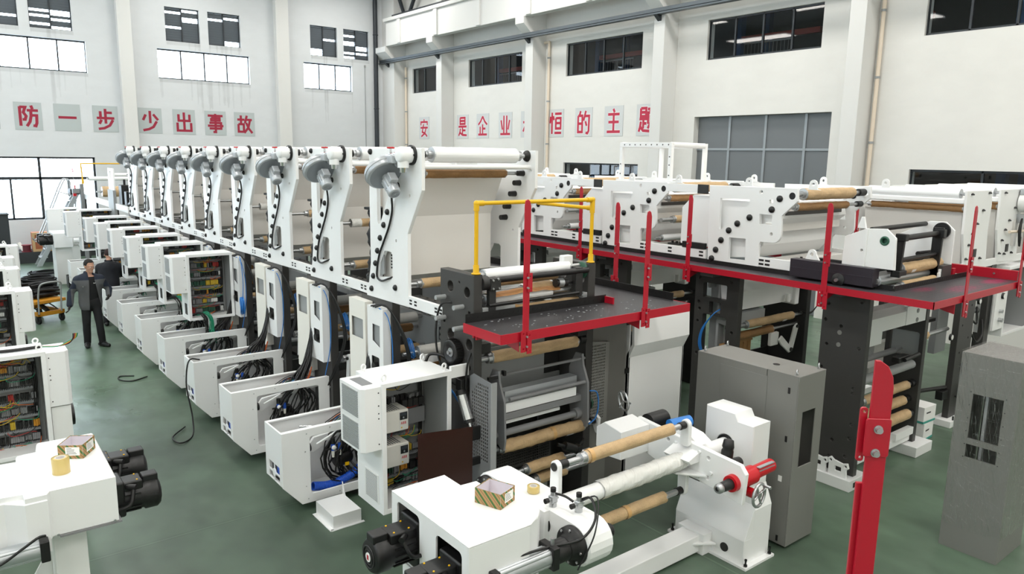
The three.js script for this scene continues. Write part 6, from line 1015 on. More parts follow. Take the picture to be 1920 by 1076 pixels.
// dancer head at the front of line two
{
  const D = thing('dancer_unit', 'white sided dancer unit with black rollers on the front of the second line', 'machine', [9.1, 2.48, -4.1]);
  part('aluminium_beam', [box(8.22, 8.36, 2.50, 2.715, -4.96, -3.93, 0.006), box(8.215, 8.22, 2.60, 2.615, -4.95, -3.94)], M.purple, D);
  const hub = part('bearing_hub', [spun([[0.001, 0.03], [0.03, 0.03], [0.035, 0.02], [0.075, 0.015], [0.078, 0]], [8.22, 2.535, -4.33], [-1, 0, 0], 28)], M.black, D);
  part('hub_pin', cyl([8.19, 2.535, -4.33], [8.16, 2.535, -4.33], 0.02), M.steel, hub);
  const lug = [...Array.from({ length: 9 }, (_, i) => [-4.72 + 0.055 * Math.cos(i * Math.PI / 8), 2.79 + 0.055 * Math.sin(i * Math.PI / 8)]), [-4.80, 2.72], [-4.62, 2.72]];
  part('lifting_lug', plateX(lug, 8.28, 8.31, [roundHole(-4.72, 2.785, 0.022)]), M.white, D);
  part('side_plate', plateX([[-4.34, 3.04], [-4.10, 3.15], [-3.87, 3.165], [-3.76, 3.07], [-3.74, 2.715], [-4.35, 2.715]], 8.30, 8.33, [roundHole(-4.13, 2.90, 0.02), roundHole(-3.88, 3.03, 0.045)]), M.white, D);
  part('plate_rib', [box(8.27, 8.30, 2.72, 3.15, -4.09, -4.07), box(8.27, 8.30, 2.72, 3.06, -3.765, -3.745), plateX([[-4.20, 3.15], [-4.16, 3.28], [-4.13, 3.28], [-4.10, 3.15]], 8.29, 8.32)], M.white, D);
  part('bearing_ring', [ring([8.30, 3.03, -3.88], [1, 0, 0], 0.04, 0.014, 24), cyl([8.33, 3.03, -3.88], [8.35, 3.03, -3.88], 0.05)], M.greenDark, D);
  part('side_plate', plateX([[-4.42, 2.98], [-4.06, 3.175], [-3.87, 3.18], [-3.76, 3.08], [-3.76, 2.66], [-4.42, 2.66]], 9.82, 9.85), M.white, D);
  part('round_flange', cyl([9.82, 3.07, -3.90], [9.79, 3.07, -3.90], 0.10, 0.10, 28), M.black, D);
  part('dancer_arm', [plateX([[-3.90, 2.60], [-3.80, 2.60], [-3.78, 3.10], [-3.88, 3.10]], 8.56, 8.60), plateX([[-3.92, 2.44], [-3.82, 2.44], [-3.80, 3.12], [-3.92, 3.12]], 9.60, 9.64), box(8.54, 8.62, 3.02, 3.10, -3.88, -3.76, 0.008), box(9.58, 9.66, 3.0, 3.10, -3.9, -3.78, 0.008)], M.black, D);
  part('black_tube', [cyl([8.60, 3.04, -3.86], [9.60, 3.05, -3.86], 0.034), cyl([8.33, 3.14, -4.05], [9.80, 3.14, -4.1], 0.03), cyl([8.60, 2.79, -3.86], [9.60, 2.80, -3.86], 0.024), cyl([8.45, 2.70, -4.05], [9.80, 2.70, -4.05], 0.06), cyl([9.40, 2.80, -3.98], [9.95, 2.80, -3.94], 0.03)], M.black, D);
  part('tube_end', [ball([9.95, 2.80, -3.94], 0.036), cyl([10.0, 2.78, -4.0], [10.18, 2.78, -3.98], 0.028), cyl([8.5, 2.68, -3.9], [8.9, 2.66, -3.88], 0.02), box(8.52, 8.7, 2.62, 2.68, -3.86, -3.78, 0.008)], M.black, D);
  roller(D, 'kraft_roller', M.kraft, { x0: 8.76, x1: 9.78, y: 2.675, z: -3.89, r: 0.065, s0: 8.58, s1: 9.84, amp: 0.006, tag: 0.22, th: 0.2 });
  roller(D, 'steel_roller', M.alu, { x0: 8.36, x1: 9.66, y: 2.56, z: -3.95, r: 0.055, s0: 8.34, s1: 9.84 });
  roller(D, 'kraft_roller', M.kraft, { x0: 8.70, x1: 9.55, y: 2.50, z: -3.83, r: 0.045, s0: 8.5, s1: 9.7 });
  part('bed_plate', [box(8.36, 9.86, 2.485, 2.50, -4.9, -3.95), box(9.60, 9.86, 2.50, 2.66, -4.42, -3.76)], M.dark, D);
  part('white_clamp', [box(9.55, 9.70, 2.50, 2.58, -3.80, -3.77, 0.01), box(9.58, 9.64, 2.58, 2.62, -3.80, -3.77)], M.white, D);
}
// white gantry frame and a covered roll standing on line two
{
  const G = thing('gantry_frame', 'white drilled box section frame standing on top of the second press line', 'frame', [9.1, 3.55, -7.7]);
  const t = 0.03, y1 = 4.13, y0 = 3.56, P = [[8.6, -7.24], [8.6, -8.22], [9.62, -7.42], [9.62, -8.3]];
  for (const [x, z] of P) part('post', box(x - t, x + t, y0, y1 - 0.07, z - t, z + t), M.white, G);
  part('beam', box(8.57, 8.63, y1 - 0.07, y1, -8.25, -7.21), M.white, G); part('beam', box(9.59, 9.65, y1 - 0.07, y1, -8.33, -7.39), M.white, G);
  part('beam', [cyl([8.6, y1 - 0.035, -7.24], [9.62, y1 - 0.035, -7.42], 0.042, 0.042, 4)], M.white, G); part('beam', [cyl([8.6, y1 - 0.035, -8.22], [9.62, y1 - 0.035, -8.30], 0.042, 0.042, 4)], M.white, G);
  part('bolt_hole', [...Array.from({ length: 9 }, (_, i) => cyl([8.566, y1 - 0.035, -8.15 + i * 0.11], [8.574, y1 - 0.035, -8.15 + i * 0.11], 0.010, 0.010, 8)), ...[3.65, 3.8, 3.92].map((y) => cyl([8.566, y, -7.24], [8.572, y, -7.24], 0.010, 0.010, 8)), ...[3.65, 3.8].map((y) => cyl([8.566, y, -8.22], [8.572, y, -8.22], 0.010, 0.010, 8))], M.darker, G);
  part('foot_rail', [box(8.56, 8.64, 3.545, 3.57, -8.3, -7.1), box(9.58, 9.66, 3.545, 3.57, -8.4, -7.3)], M.white, G);
  const g = new THREE.CylinderGeometry(0.13, 0.14, 0.86, 30, 22, false), p = g.attributes.position;
  for (let i = 0; i < p.count; i++) { const y = p.getY(i), a = Math.atan2(p.getZ(i), p.getX(i)), k = 1 + 0.16 * (fbm(Math.cos(a) + 2, y + Math.sin(a) + 2, 4, 41, 4) - 0.5) + 0.05 * Math.sin(y * 30 + a * 2); p.setXYZ(i, p.getX(i) * k, y, p.getZ(i) * k); }
  g.computeVertexNormals(); g.rotateZ(Math.PI / 2).translate(9.12, 3.69, -7.75);
  const plaid = texture(128, 128, (u, v) => { const l = (u * 6 % 1 < 0.12 ? 0.35 : 0) + (v * 5 % 1 < 0.1 ? 0.35 : 0), n = 0.1 * hash(Math.floor(u * 128), Math.floor(v * 128), 2); return [62 + 120 * l + 30 * n, 58 + 118 * l + 30 * n, 58 + 118 * l + 30 * n]; });
  plaid.repeat.set(2, 2);
  solo('covered_roll', g, std(0xffffff, 0.8, 0, { map: plaid }), 'roll covered with a dark checked cloth lying inside the white gantry frame', 'roll');
}
// ---------------------------------------------------------------- third line, standing crosswise at the far right
{
  const zN = -4.28, zF = -5.92;
  function crossTower(x0, first, label) {
    const T = thing('cross_tower', label, 'dryer', [x0 + 0.45, 2.35, -5.1], 'white towers of the third line at the right');
    const o = [[x0, 3.51], [x0 + 0.87, 3.51], [x0 + 0.93, 3.30], [x0 + 0.90, 2.92], [x0 + 0.98, 2.36], [x0 + 0.20, 2.40], [x0 + 0.03, 2.9], [x0 + 0.02, 3.2]];
    const hs = [[[x0 + 0.62, 3.0], [x0 + 0.86, 3.12], [x0 + 0.86, 2.6], [x0 + 0.62, 2.62]]];
    part('side_plate', plateZ(o, zN - 0.035, zN, first ? [] : hs, 0.004), M.white, T);
    part('side_plate', plateZ(o, zF, zF + 0.035, [], 0.004), M.white, T);
    for (const [x, y] of [[0.16, 3.45], [0.78, 3.46], [0.62, 3.21], [0.45, 3.02], [0.33, 2.88], [0.25, 2.72], [0.2, 2.52], [0.4, 2.5], [0.7, 2.5]]) part('bearing_cap', bearing([x0 + x, y, zN], 0, 0.034, 0.03).translate(0, 0, 0), M.black, T);
    part('dark_port', [box(x0 + 0.44, x0 + 0.54, 2.54, 2.66, zN, zN + 0.012)], M.black, T);
    roller(T, 'white_roller', M.wrapWhite, { ax: 'z', x: x0 + 0.10, y: 3.46, x0: zF + 0.2, x1: zN - 0.12, r: 0.075, s0: zF + 0.03, s1: zN - 0.03 });
    part('tie_bar', box(x0 + 0.02, x0 + 0.12, 3.32, 3.40, zF + 0.03, zN - 0.03, 0.02), M.white, T);
    roller(T, 'kraft_roller', M.kraftDark, { ax: 'z', x: x0 + 0.12, y: 3.25, x0: zF + 0.25, x1: zN - 0.06, r: 0.05, s0: zF + 0.03, s1: zN - 0.03 });
    part('air_hood', plateZ([[x0 + 0.10, 3.20], [x0 + 0.16, 3.20], [x0 + 0.30, 2.40], [x0 + 0.88, 2.40], [x0 + 0.85, 3.25], [x0 + 0.10, 3.24]], zF + 0.12, zN - 0.10, [], 0.006), M.hood, T);
    part('rail', [box(x0 - 0.25, x0 + 0.95, 2.35, 2.46, zN - 0.05, zN - 0.01), box(x0 - 0.25, x0 + 0.95, 2.35, 2.46, zF, zF + 0.04)], M.white, T);
    return T;
  }
  crossTower(11.46, true, 'white tower of the third line nearest its front, beside the front rail post');
  const c2 = crossTower(12.70, false, 'second white tower of the third line with a red fan at the right edge');
  const fan = part('red_fan', [cyl([13.5, 3.30, zN + 0.02], [13.5, 3.30, zN + 0.16], 0.15, 0.15, 32)], M.white, c2);
  part('fan_face', [cyl([13.5, 3.30, zN + 0.16], [13.5, 3.30, zN + 0.19], 0.14, 0.135, 32)], M.redBright, fan);
  part('fan_spoke', Array.from({ length: 8 }, (_, i) => { const a = i * Math.PI / 4; return bx(0.13, 0.012, 0.006, 13.5 + 0.065 * Math.cos(a), 3.30 + 0.065 * Math.sin(a), zN + 0.192, 0).translate(0, 0, 0); }), M.darker, fan);
  part('motor', [cyl([13.5, 3.12, zN + 0.05], [13.5, 2.98, zN + 0.05], 0.07, 0.06), box(13.4, 13.52, 3.42, 3.52, zN + 0.02, zN + 0.16, 0.01)], M.blower, c2);
  part('black_cable', [0, 1, 2].map((i) => tube([[13.45, 3.05, zN + 0.08], [13.38 - i * 0.03, 2.9, zN + 0.1], [13.42, 2.7 - i * 0.04, zN + 0.1], [13.55, 2.75, zN + 0.06]], 0.014, 20)), M.black, c2);
  part('pipe', cyl([13.05, 2.86, zN + 0.06], [13.9, 2.84, zN + 0.06], 0.022), M.pvc, c2);
  for (const [i, x0] of [13.94, 15.18].entries()) { const c = dup(c2, [x0 - 12.70, 0, 0], i ? 'fourth white tower of the third line, farthest right out of the picture' : 'third white tower of the third line, behind the red fan'); }
  const S = thing('cross_station', 'dark columns with gauges and rollers under the third line at the right', 'press', [12.4, 0, -5.0]);
  const col = (x, w, z, n) => part('column', plateZ([[x, 0.1], [x + w, 0.1], [x + w, 2.36], [x, 2.36]], z - 0.09, z, n ? [(() => { const p = new THREE.Path(); p.absellipse(x + w * 0.52, 0.86, 0.055, 0.085, 0, Math.PI * 2, true); return p; })(), ...[2.2, 2.0, 1.8, 1.52, 1.3, 1.1].map((y, i) => roundHole(x + w * (i % 2 ? 0.25 : 0.75), y, 0.016))] : [], 0.004), M.dark, S);
  col(11.74, 0.52, -4.28, true); col(12.72, 0.18, -4.28, false); col(11.74, 0.52, -5.85, false); col(12.72, 0.4, -5.85, false); col(13.8, 0.4, -4.72, false);
  part('floor_foot', [box(11.60, 12.42, 0, 0.10, -4.45, -4.18, 0.006), box(11.6, 12.42, 0, 0.1, -5.95, -5.75), box(13.6, 14.3, 0, 0.1, -4.45, -4.18)], M.white, S);
  part('anchor_bolt', [cyl([11.72, 0.1, -4.2], [11.72, 0.16, -4.2], 0.012), cyl([12.3, 0.1, -4.2], [12.3, 0.16, -4.2], 0.012)], M.black, S);
  roller(S, 'kraft_roller', M.kraft, { x0: 10.62, x1: 10.98, y: 1.47, z: -4.42, r: 0.06, s0: 10.4, s1: 11.7, sr: 0.03 });
  part('white_bracket', plateZ([[10.55, 1.95], [11.3, 1.95], [11.3, 1.70], [11.15, 1.62], [10.55, 1.68]], -4.75, -4.70), M.white, S);
  part('dark_bar', [cyl([11.0, 0.60, -4.5], [11.7, 0.58, -4.35], 0.03), box(10.5, 11.72, 1.55, 1.60, -4.7, -4.6), box(11.5, 11.7, 0.42, 0.55, -4.4, -4.3)], M.black, S);
  part('white_trough', [box(10.4, 11.7, 1.10, 1.32, -4.95, -4.85), box(10.4, 11.7, 0.82, 0.96, -5.1, -4.9), box(10.6, 11.7, 0.2, 0.32, -4.9, -4.8)], M.wrapGrey, S);
  for (const [x, y, z] of [[11.52, 1.39, -4.3], [12.58, 1.80, -4.36], [13.05, 1.86, -4.2]]) { const g = part('gauge', spun([[0.001, 0.03], [0.042, 0.03], [0.05, 0.02], [0.05, 0]], [x, y, z], [0, 0, 1], 24), M.black, S); part('gauge_face', cyl([x, y, z + 0.03], [x, y, z + 0.034], 0.036, 0.036, 20), M.whiteLabel, g); }
  for (const y of [2.0, 1.83, 1.63]) part('air_cylinder', [cyl([12.42, y, -4.5], [12.66, y, -4.45], 0.04), cyl([12.66, y, -4.45], [12.74, y, -4.42], 0.05)], y > 1.9 ? M.black : M.steel, S);
  part('cable', tube([[12.3, 1.75, -4.4], [12.45, 1.5, -4.35], [12.62, 1.45, -4.36], [12.66, 1.7, -4.4]], 0.014, 24), M.black, S);
  part('cable', tube([[12.26, 1.35, -4.3], [12.4, 1.2, -4.26], [12.6, 1.28, -4.26], [12.7, 1.5, -4.32]], 0.014, 24), M.black, S);
  part('hand_wheel', [ring([11.92, 0.42, -4.18], [0, 0.3, 1], 0.10, 0.012), cyl([11.92, 0.42, -4.28], [11.92, 0.42, -4.16], 0.02)], M.black, S);
  part('green_valve', [box(12.0, 12.1, 0.5, 0.58, -4.24, -4.16, 0.015), cyl([12.1, 0.54, -4.2], [12.24, 0.56, -4.2], 0.018), box(12.1, 12.2, 0.38, 0.46, -4.24, -4.18, 0.01)], M.greenDark, S);
  part('grey_casing', [box(12.3, 12.7, 0.9, 1.7, -4.9, -4.8), box(12.45, 12.7, 0.6, 0.95, -4.4, -4.3, 0.03)], M.lightGrey, S);
  // pneumatic panel and the cabinet beside it
  const pn = part('gauge_panel', box(12.82, 13.20, 1.32, 2.06, -4.24, -4.20), M.white, S);
  part('panel_knob', [cyl([13.02, 1.62, -4.2], [13.02, 1.62, -4.15], 0.028), cyl([13.02, 1.48, -4.2], [13.02, 1.48, -4.14], 0.034)], M.steel, pn);
  cabinet('control_cabinet', 'open white control cabinet at the right picture edge under the third line', { x0: 13.2, x1: 14.3, y0: 1.18, y1: 2.3, z0: -4.6, z1: -4.2, side: 1, seed: 77 });
}

// ---------------------------------------------------------------- foreground: near rail post and the film-wrapped cabinet
{
  const T = thing('rail_post', 'big red rail post with two bolts close to the camera at the lower right', 'post', [1.97, 2.3, -0.885]);
  const o = [1.97, -0.885], turn = (g) => g.translate(-o[0], 0, -o[1]).rotateY(-0.72).translate(o[0], 0, o[1]);
  const w = 0.027, y1 = 3.375;
  part('bar', turn(plateZ([[-w, 2.3], [w, 2.3], [w, y1 - 0.075], [w * 0.85, y1 - 0.045], [w * 0.3, y1 - 0.015], [-w * 0.5, y1], [-w, y1]].map(([x, y]) => [o[0] + x, y]), o[1] - 0.006, o[1] + 0.006, [], 0.002)), M.red, T);
  part('back_bar', turn(plateZ([[-w - 0.012, 2.3], [w - 0.014, 2.3], [w - 0.014, 3.02], [-w - 0.012, 3.02]].map(([x, y]) => [o[0] + x, y]), o[1] - 0.02, o[1] - 0.008, [], 0.002)), M.red, T);
  part('bracket_plate', turn(mergeGeometries([plateZ(rr(-w - 0.012, w + 0.002, 3.105, 3.215, 0.008).map(([x, y]) => [o[0] + x, y]), o[1] + 0.006, o[1] + 0.012, [], 0.002), plateZ(rr(-w - 0.022, -w - 0.002, 3.085, 3.24, 0.008).map(([x, y]) => [o[0] + x, y]), o[1] - 0.014, o[1] - 0.006, [roundHole(o[0] - w - 0.011, 3.228, 0.004), roundHole(o[0] - w - 0.011, 3.096, 0.004)], 0.001)].map(clean))), M.red, T);
  for (const [x, y] of [[-0.006, 3.185], [-0.008, 3.118]]) part('bolt', turn(mergeGeometries([cyl([o[0] + x, y, o[1] + 0.012], [o[0] + x, y, o[1] + 0.015], 0.012, 0.012, 24), cyl([o[0] + x, y, o[1] + 0.015], [o[0] + x, y, o[1] + 0.026], 0.0085, 0.0085, 20), cyl([o[0] + x, y, o[1] + 0.0262], [o[0] + x, y, o[1] + 0.0266], 0.005, 0.005, 6)].map(clean))), M.steel, T);
}
{
  const C = thing('wrapped_cabinet', 'tall grey cabinet wrapped in clear stretch film at the right picture edge', 'cabinet', [8.23, 0, -2.55]);
  const x0 = 7.9, x1 = 8.57, z0 = -2.82, z1 = -2.29, y1 = 2.06;
  part('shell', [plateX([[z0, 0], [z1, 0], [z1, y1], [z0, y1]], x0, x0 + 0.02, [[[-2.68, 1.66], [-2.41, 1.66], [-2.41, 1.20], [-2.68, 1.20]], [[-2.685, 1.14], [-2.41, 1.14], [-2.41, 1.0], [-2.685, 1.0]]], 0), box(x0 + 0.021, x1, 0, y1 - 0.001, z0 + 0.001, z0 + 0.02, 0), box(x0 + 0.021, x1, 0, y1 - 0.001, z1 - 0.02, z1 - 0.001, 0), box(x1 - 0.02, x1 - 0.001, 0, y1 - 0.02, z0 + 0.03, z1 - 0.03, 0), box(x0 + 0.021, x1 - 0.001, y1 - 0.02, y1, z0 + 0.021, z1 - 0.021, 0), box(x0 + 0.03, x1 - 0.03, 0, 0.02, z0 + 0.03, z1 - 0.03, 0)], M.grey, C);
  part('inner_bar', [box(x0 + 0.1, x0 + 0.14, 0.6, 2.0, -2.6, -2.57), box(x0 + 0.3, x0 + 0.34, 0.3, 2.0, -2.5, -2.46)], M.lightGrey, C);
  part('screw', [...Array.from({ length: 6 }, (_, i) => [-2.70, 1.0 + i * 0.135]), ...Array.from({ length: 6 }, (_, i) => [-2.39, 1.0 + i * 0.135])].map(([z, y]) => bolt([x0, y, z], [-1, 0, 0], 0.006, 0.003)), M.darker, C);
  const creases = texture(512, 512, (u, v) => {
    let k = 0; for (const [a, f, s, t] of [[0.55, 9, 3, 0.5], [-0.25, 14, 8, 0.4], [0.9, 22, 12, 0.3]]) { const d = 1 - Math.abs(2 * fbm(u + a * v, v * 0.35, f, s, 3) - 1); k += t * Math.pow(d, 7); }
    return [255 * Math.min(1, k), 255 * Math.min(1, k), 255 * Math.min(1, k)];
  }, false);
  const filmMat = new THREE.MeshPhysicalMaterial({ color: 0xffffff, roughness: 0.12, transmission: 1, thickness: 0, ior: 1.35, bumpMap: creases, bumpScale: 0.03, side: THREE.DoubleSide });
  const sheet = (w, h) => { const g = new THREE.PlaneGeometry(w, h, 30, 60), p = g.attributes.position; for (let i = 0; i < p.count; i++) { const x = p.getX(i), y = p.getY(i), edge = Math.min(1, (w / 2 - Math.abs(x)) * 14), d = 1 - Math.abs(2 * fbm(x * 0.4 + y * 0.25 + 3, y * 0.3 + 3, 9, 23, 3) - 1); p.setZ(i, 0.012 * d * d * edge); } g.computeVertexNormals(); return g; };
  part('stretch_film', [sheet(z1 - z0 + 0.012, 1.80).rotateY(-Math.PI / 2).translate(x0 - 0.006, 1.16, (z0 + z1) / 2)], filmMat, C);
  part('stretch_film', [sheet(x1 - x0, 1.80).translate((x0 + x1) / 2, 1.16, z1 + 0.006)], filmMat, C);
  seed = 4242;
  const ridge = (face) => Array.from({ length: face ? 70 : 90 }, () => {
    const y = rnd(0.25, 1.98), low = y < 1.1, u = rnd(0.04, 0.46), L = rnd(0.02, low ? 0.16 : 0.26), t = low ? rnd(-0.75, -0.25) : rnd(-0.12, 0.08), w = rnd(0.0012, 0.0030);
    const g = new THREE.CylinderGeometry(w, w * 0.3, L, 5, 3).rotateZ(Math.PI / 2 + t * (face ? -1 : 1));
    return face ? g.translate(x0 + 0.06 + u * 1.15, y, z1 + 0.012) : g.rotateY(-Math.PI / 2).translate(x0 - 0.012, y, z0 + 0.02 + u);
  });
  for (const f of [0, 1]) stuff('film_crease', ridge(f), M.crease, C);
  const tp = new THREE.PlaneGeometry(x1 - x0 + 0.02, z1 - z0 + 0.02, 40, 40), p = tp.attributes.position;
  for (let i = 0; i < p.count; i++) { const x = p.getX(i), y = p.getY(i), r = Math.max(Math.abs(x) / 0.34, Math.abs(y) / 0.27); p.setZ(i, 0.006 + 0.05 * Math.max(0, r - 0.72) * fbm(x + 2, y + 2, 12, 33, 4)); }
  tp.computeVertexNormals();
  part('stretch_film', tp.rotateX(-Math.PI / 2).translate((x0 + x1) / 2, y1, (z0 + z1) / 2), filmMat, C);
}

// ---------------------------------------------------------------- left line: cabinets, troughs, turret head
for (const [i, [xr, z, top]] of [[0.76, -8.9, 1.80], [0.77, -12.45, 1.90], [0.86, -15.6, 1.80], [0.95, -17.9, 1.72], [1.25, -21.0, 1.62]].entries()) {
  const far = i > 2;
  cabinet('control_cabinet', ['open white control cabinet full of terminals, nearest at the left edge', 'open white control cabinet with lifting eye behind the nearest one on the left', 'white control cabinet with lifting eye third along the left edge by the hand truck', 'white control cabinet fourth along the left edge', 'farthest white control cabinet at the left edge'][i],
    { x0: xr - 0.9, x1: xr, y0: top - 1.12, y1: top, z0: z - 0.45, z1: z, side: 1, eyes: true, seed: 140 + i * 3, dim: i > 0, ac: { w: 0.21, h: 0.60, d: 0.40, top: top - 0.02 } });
  const T = thing('console_trough', ['white console box with a round black fan below the nearest left cabinet', 'white console box under the second left cabinet', 'white console box under the third left cabinet', 'white console box under the fourth left cabinet', 'white console box under the farthest left cabinet'][i], 'trough', [0.4, 0, z - 0.2]);
  part('case', box(xr - 1.3, xr + 0.19, 0.1, top - 1.13, z - 0.48, z - 0.02, 0.008), M.whiteDull, T);
  if (i < 1) part('side_case', box(xr + 0.006, xr + 0.19, top - 1.128, top - 0.63, z - 0.44, z - 0.03), M.whiteDull, T);
  const fy = i ? 0.42 : 1.0;
  part('fan_ring', [cyl([xr + 0.185, fy, z - 0.24], [xr + 0.23, fy, z - 0.24], 0.12, 0.12, 28)], M.black, T);
  part('support_leg', box(xr - 0.9, xr - 0.2, 0, 0.1, z - 0.4, z - 0.1), M.dark, T);
}
{
  const t = thing('loose_cable', 'black cable with red, yellow and green stripped ends lying on the nearest left cabinet', 'cable', [0.7, 1.80, -9.1]);
  part('sheath', tube([[-0.3, 1.90, -9.1], [0.1, 1.84, -9.06], [0.45, 1.82, -9.05], [0.75, 1.825, -9.05]], 0.018, 24, 8), M.black, t);
  for (const [i, m] of [M.black, M.redWire, M.yellowWire, M.greenWire].entries()) part('core', tube([[0.74, 1.825, -9.05 + i * 0.008], [0.90, 1.812, -9.03], [0.99, 1.83 + i * 0.008, -9.02], [1.03 + i * 0.012, 1.88 + i * 0.006, -9.0], [1.035 + i * 0.014, 1.94, -8.98]], 0.006, 24, 6), m, t);
}
{
  const U = thing('left_turret_head', 'white stepped housing with two black motors at the lower left corner', 'machine', [0.6, 0, -6.6]);
  const top = 1.41, sh = [[0.91, -7.20], [0.90, -6.10], [0.463, -6.11], [0.44, -6.06], [0.303, -6.06], [0.30, -6.16], [0.0, -6.2], [-0.4, -6.4], [-0.4, -6.86], [0.20, -6.86], [0.308, -6.845], [0.32, -6.975], [0.456, -6.99], [0.484, -7.20]];
  part('housing', plateY(sh, 1.03, top, [], 0.012), M.white, U);
  part('nose_block', plateY([[0.455, -6.4], [0.44, -6.05], [0.30, -6.05], [0.18, -6.16], [-0.3, -6.16], [-0.3, -6.5]], 0.95, 1.36, [], 0.006), M.white, U);
  part('housing_edge', box(0.50, 0.92, 1.02, 1.035, -7.18, -6.095), M.midGrey, U);
  part('corner_screw', [[0.49, 1.05], [0.87, 1.05]].map(([x, y]) => bolt([x, y, -6.11 + 0.02], [0, 0, 1], 0.010, 0.008)), M.steel, U);
  part('pedestal', box(0.467, 0.69, 0.02, 1.03, -7.0, -6.25, 0.006), M.whiteDull, U);
  part('pedestal_base', [box(-0.4, 0.72, 0, 0.03, -7.1, -6.15), plateZ([[0.467, 0.03], [0.467, 0.75], [0.05, 0.03]], -6.6, -6.57)], M.whiteDull, U);
  motorAt(U, 0.90, 1.14, -6.86, 1, 'motor'); motorAt(U, 0.90, 1.10, -6.36, 1, 'motor');
  part('gearbox', [box(0.905, 0.98, 0.98, 1.28, -6.5, -6.24, 0.02), box(0.905, 0.98, 1.04, 1.30, -7.0, -6.74, 0.02)], M.black, U);
  part('shaft_motor', [cyl([-0.4, 1.0, -6.04], [0.36, 1.0, -6.04], 0.072, 0.072, 28), ...[0, 1, 2, 3].map((i) => cyl([-0.4, 1.0 + 0.06 * Math.sin(i * 1.57 + 0.8), -6.04 + 0.06 * Math.cos(i * 1.57 + 0.8)], [0.36, 1.0 + 0.06 * Math.sin(i * 1.57 + 0.8), -6.04 + 0.06 * Math.cos(i * 1.57 + 0.8)], 0.018))], M.alu, U);
  part('motor_end', [box(0.36, 0.42, 0.92, 1.08, -6.12, -5.96, 0.008)], M.black, U);
  part('signal_cable', tube([[0.40, 1.11, -6.0], [0.36, 1.13, -5.96], [0.25, 1.08, -5.94], [0.1, 1.0, -5.94], [-0.2, 0.96, -5.96]], 0.010, 24), M.black, U);
}
{
  // the other unwind head far down the aisle
  const U = thing('far_turret_head', 'distant white unwind head with black motors beside the ladder at the aisle end', 'machine', [2.85, 0, -25]);
  part('housing', [box(2.57, 3.05, 1.08, 1.50, -25.6, -24.6, 0.015), box(3.05, 3.25, 1.1, 1.46, -25.4, -24.8, 0.02)], M.white, U);
  part('pedestal', box(2.60, 3.02, 0.0, 1.08, -25.5, -24.7, 0.01), M.whiteDull, U);
  motorAt(U, 2.58, 1.28, -25.35, -1); motorAt(U, 2.58, 1.28, -24.85, -1);
  part('arm', [box(3.2, 3.45, 1.05, 1.5, -25.7, -24.3, 0.1), cyl([3.05, 1.28, -24.5], [3.45, 1.28, -24.5], 0.07)], M.white, U);
  part('shaft', [cyl([3.45, 1.28, -24.5], [3.9, 1.28, -24.5], 0.05)], M.black, U);
  part('foot', box(3.0, 3.6, 0.0, 0.5, -25.3, -24.9, 0.05), M.whiteDull, U);
}
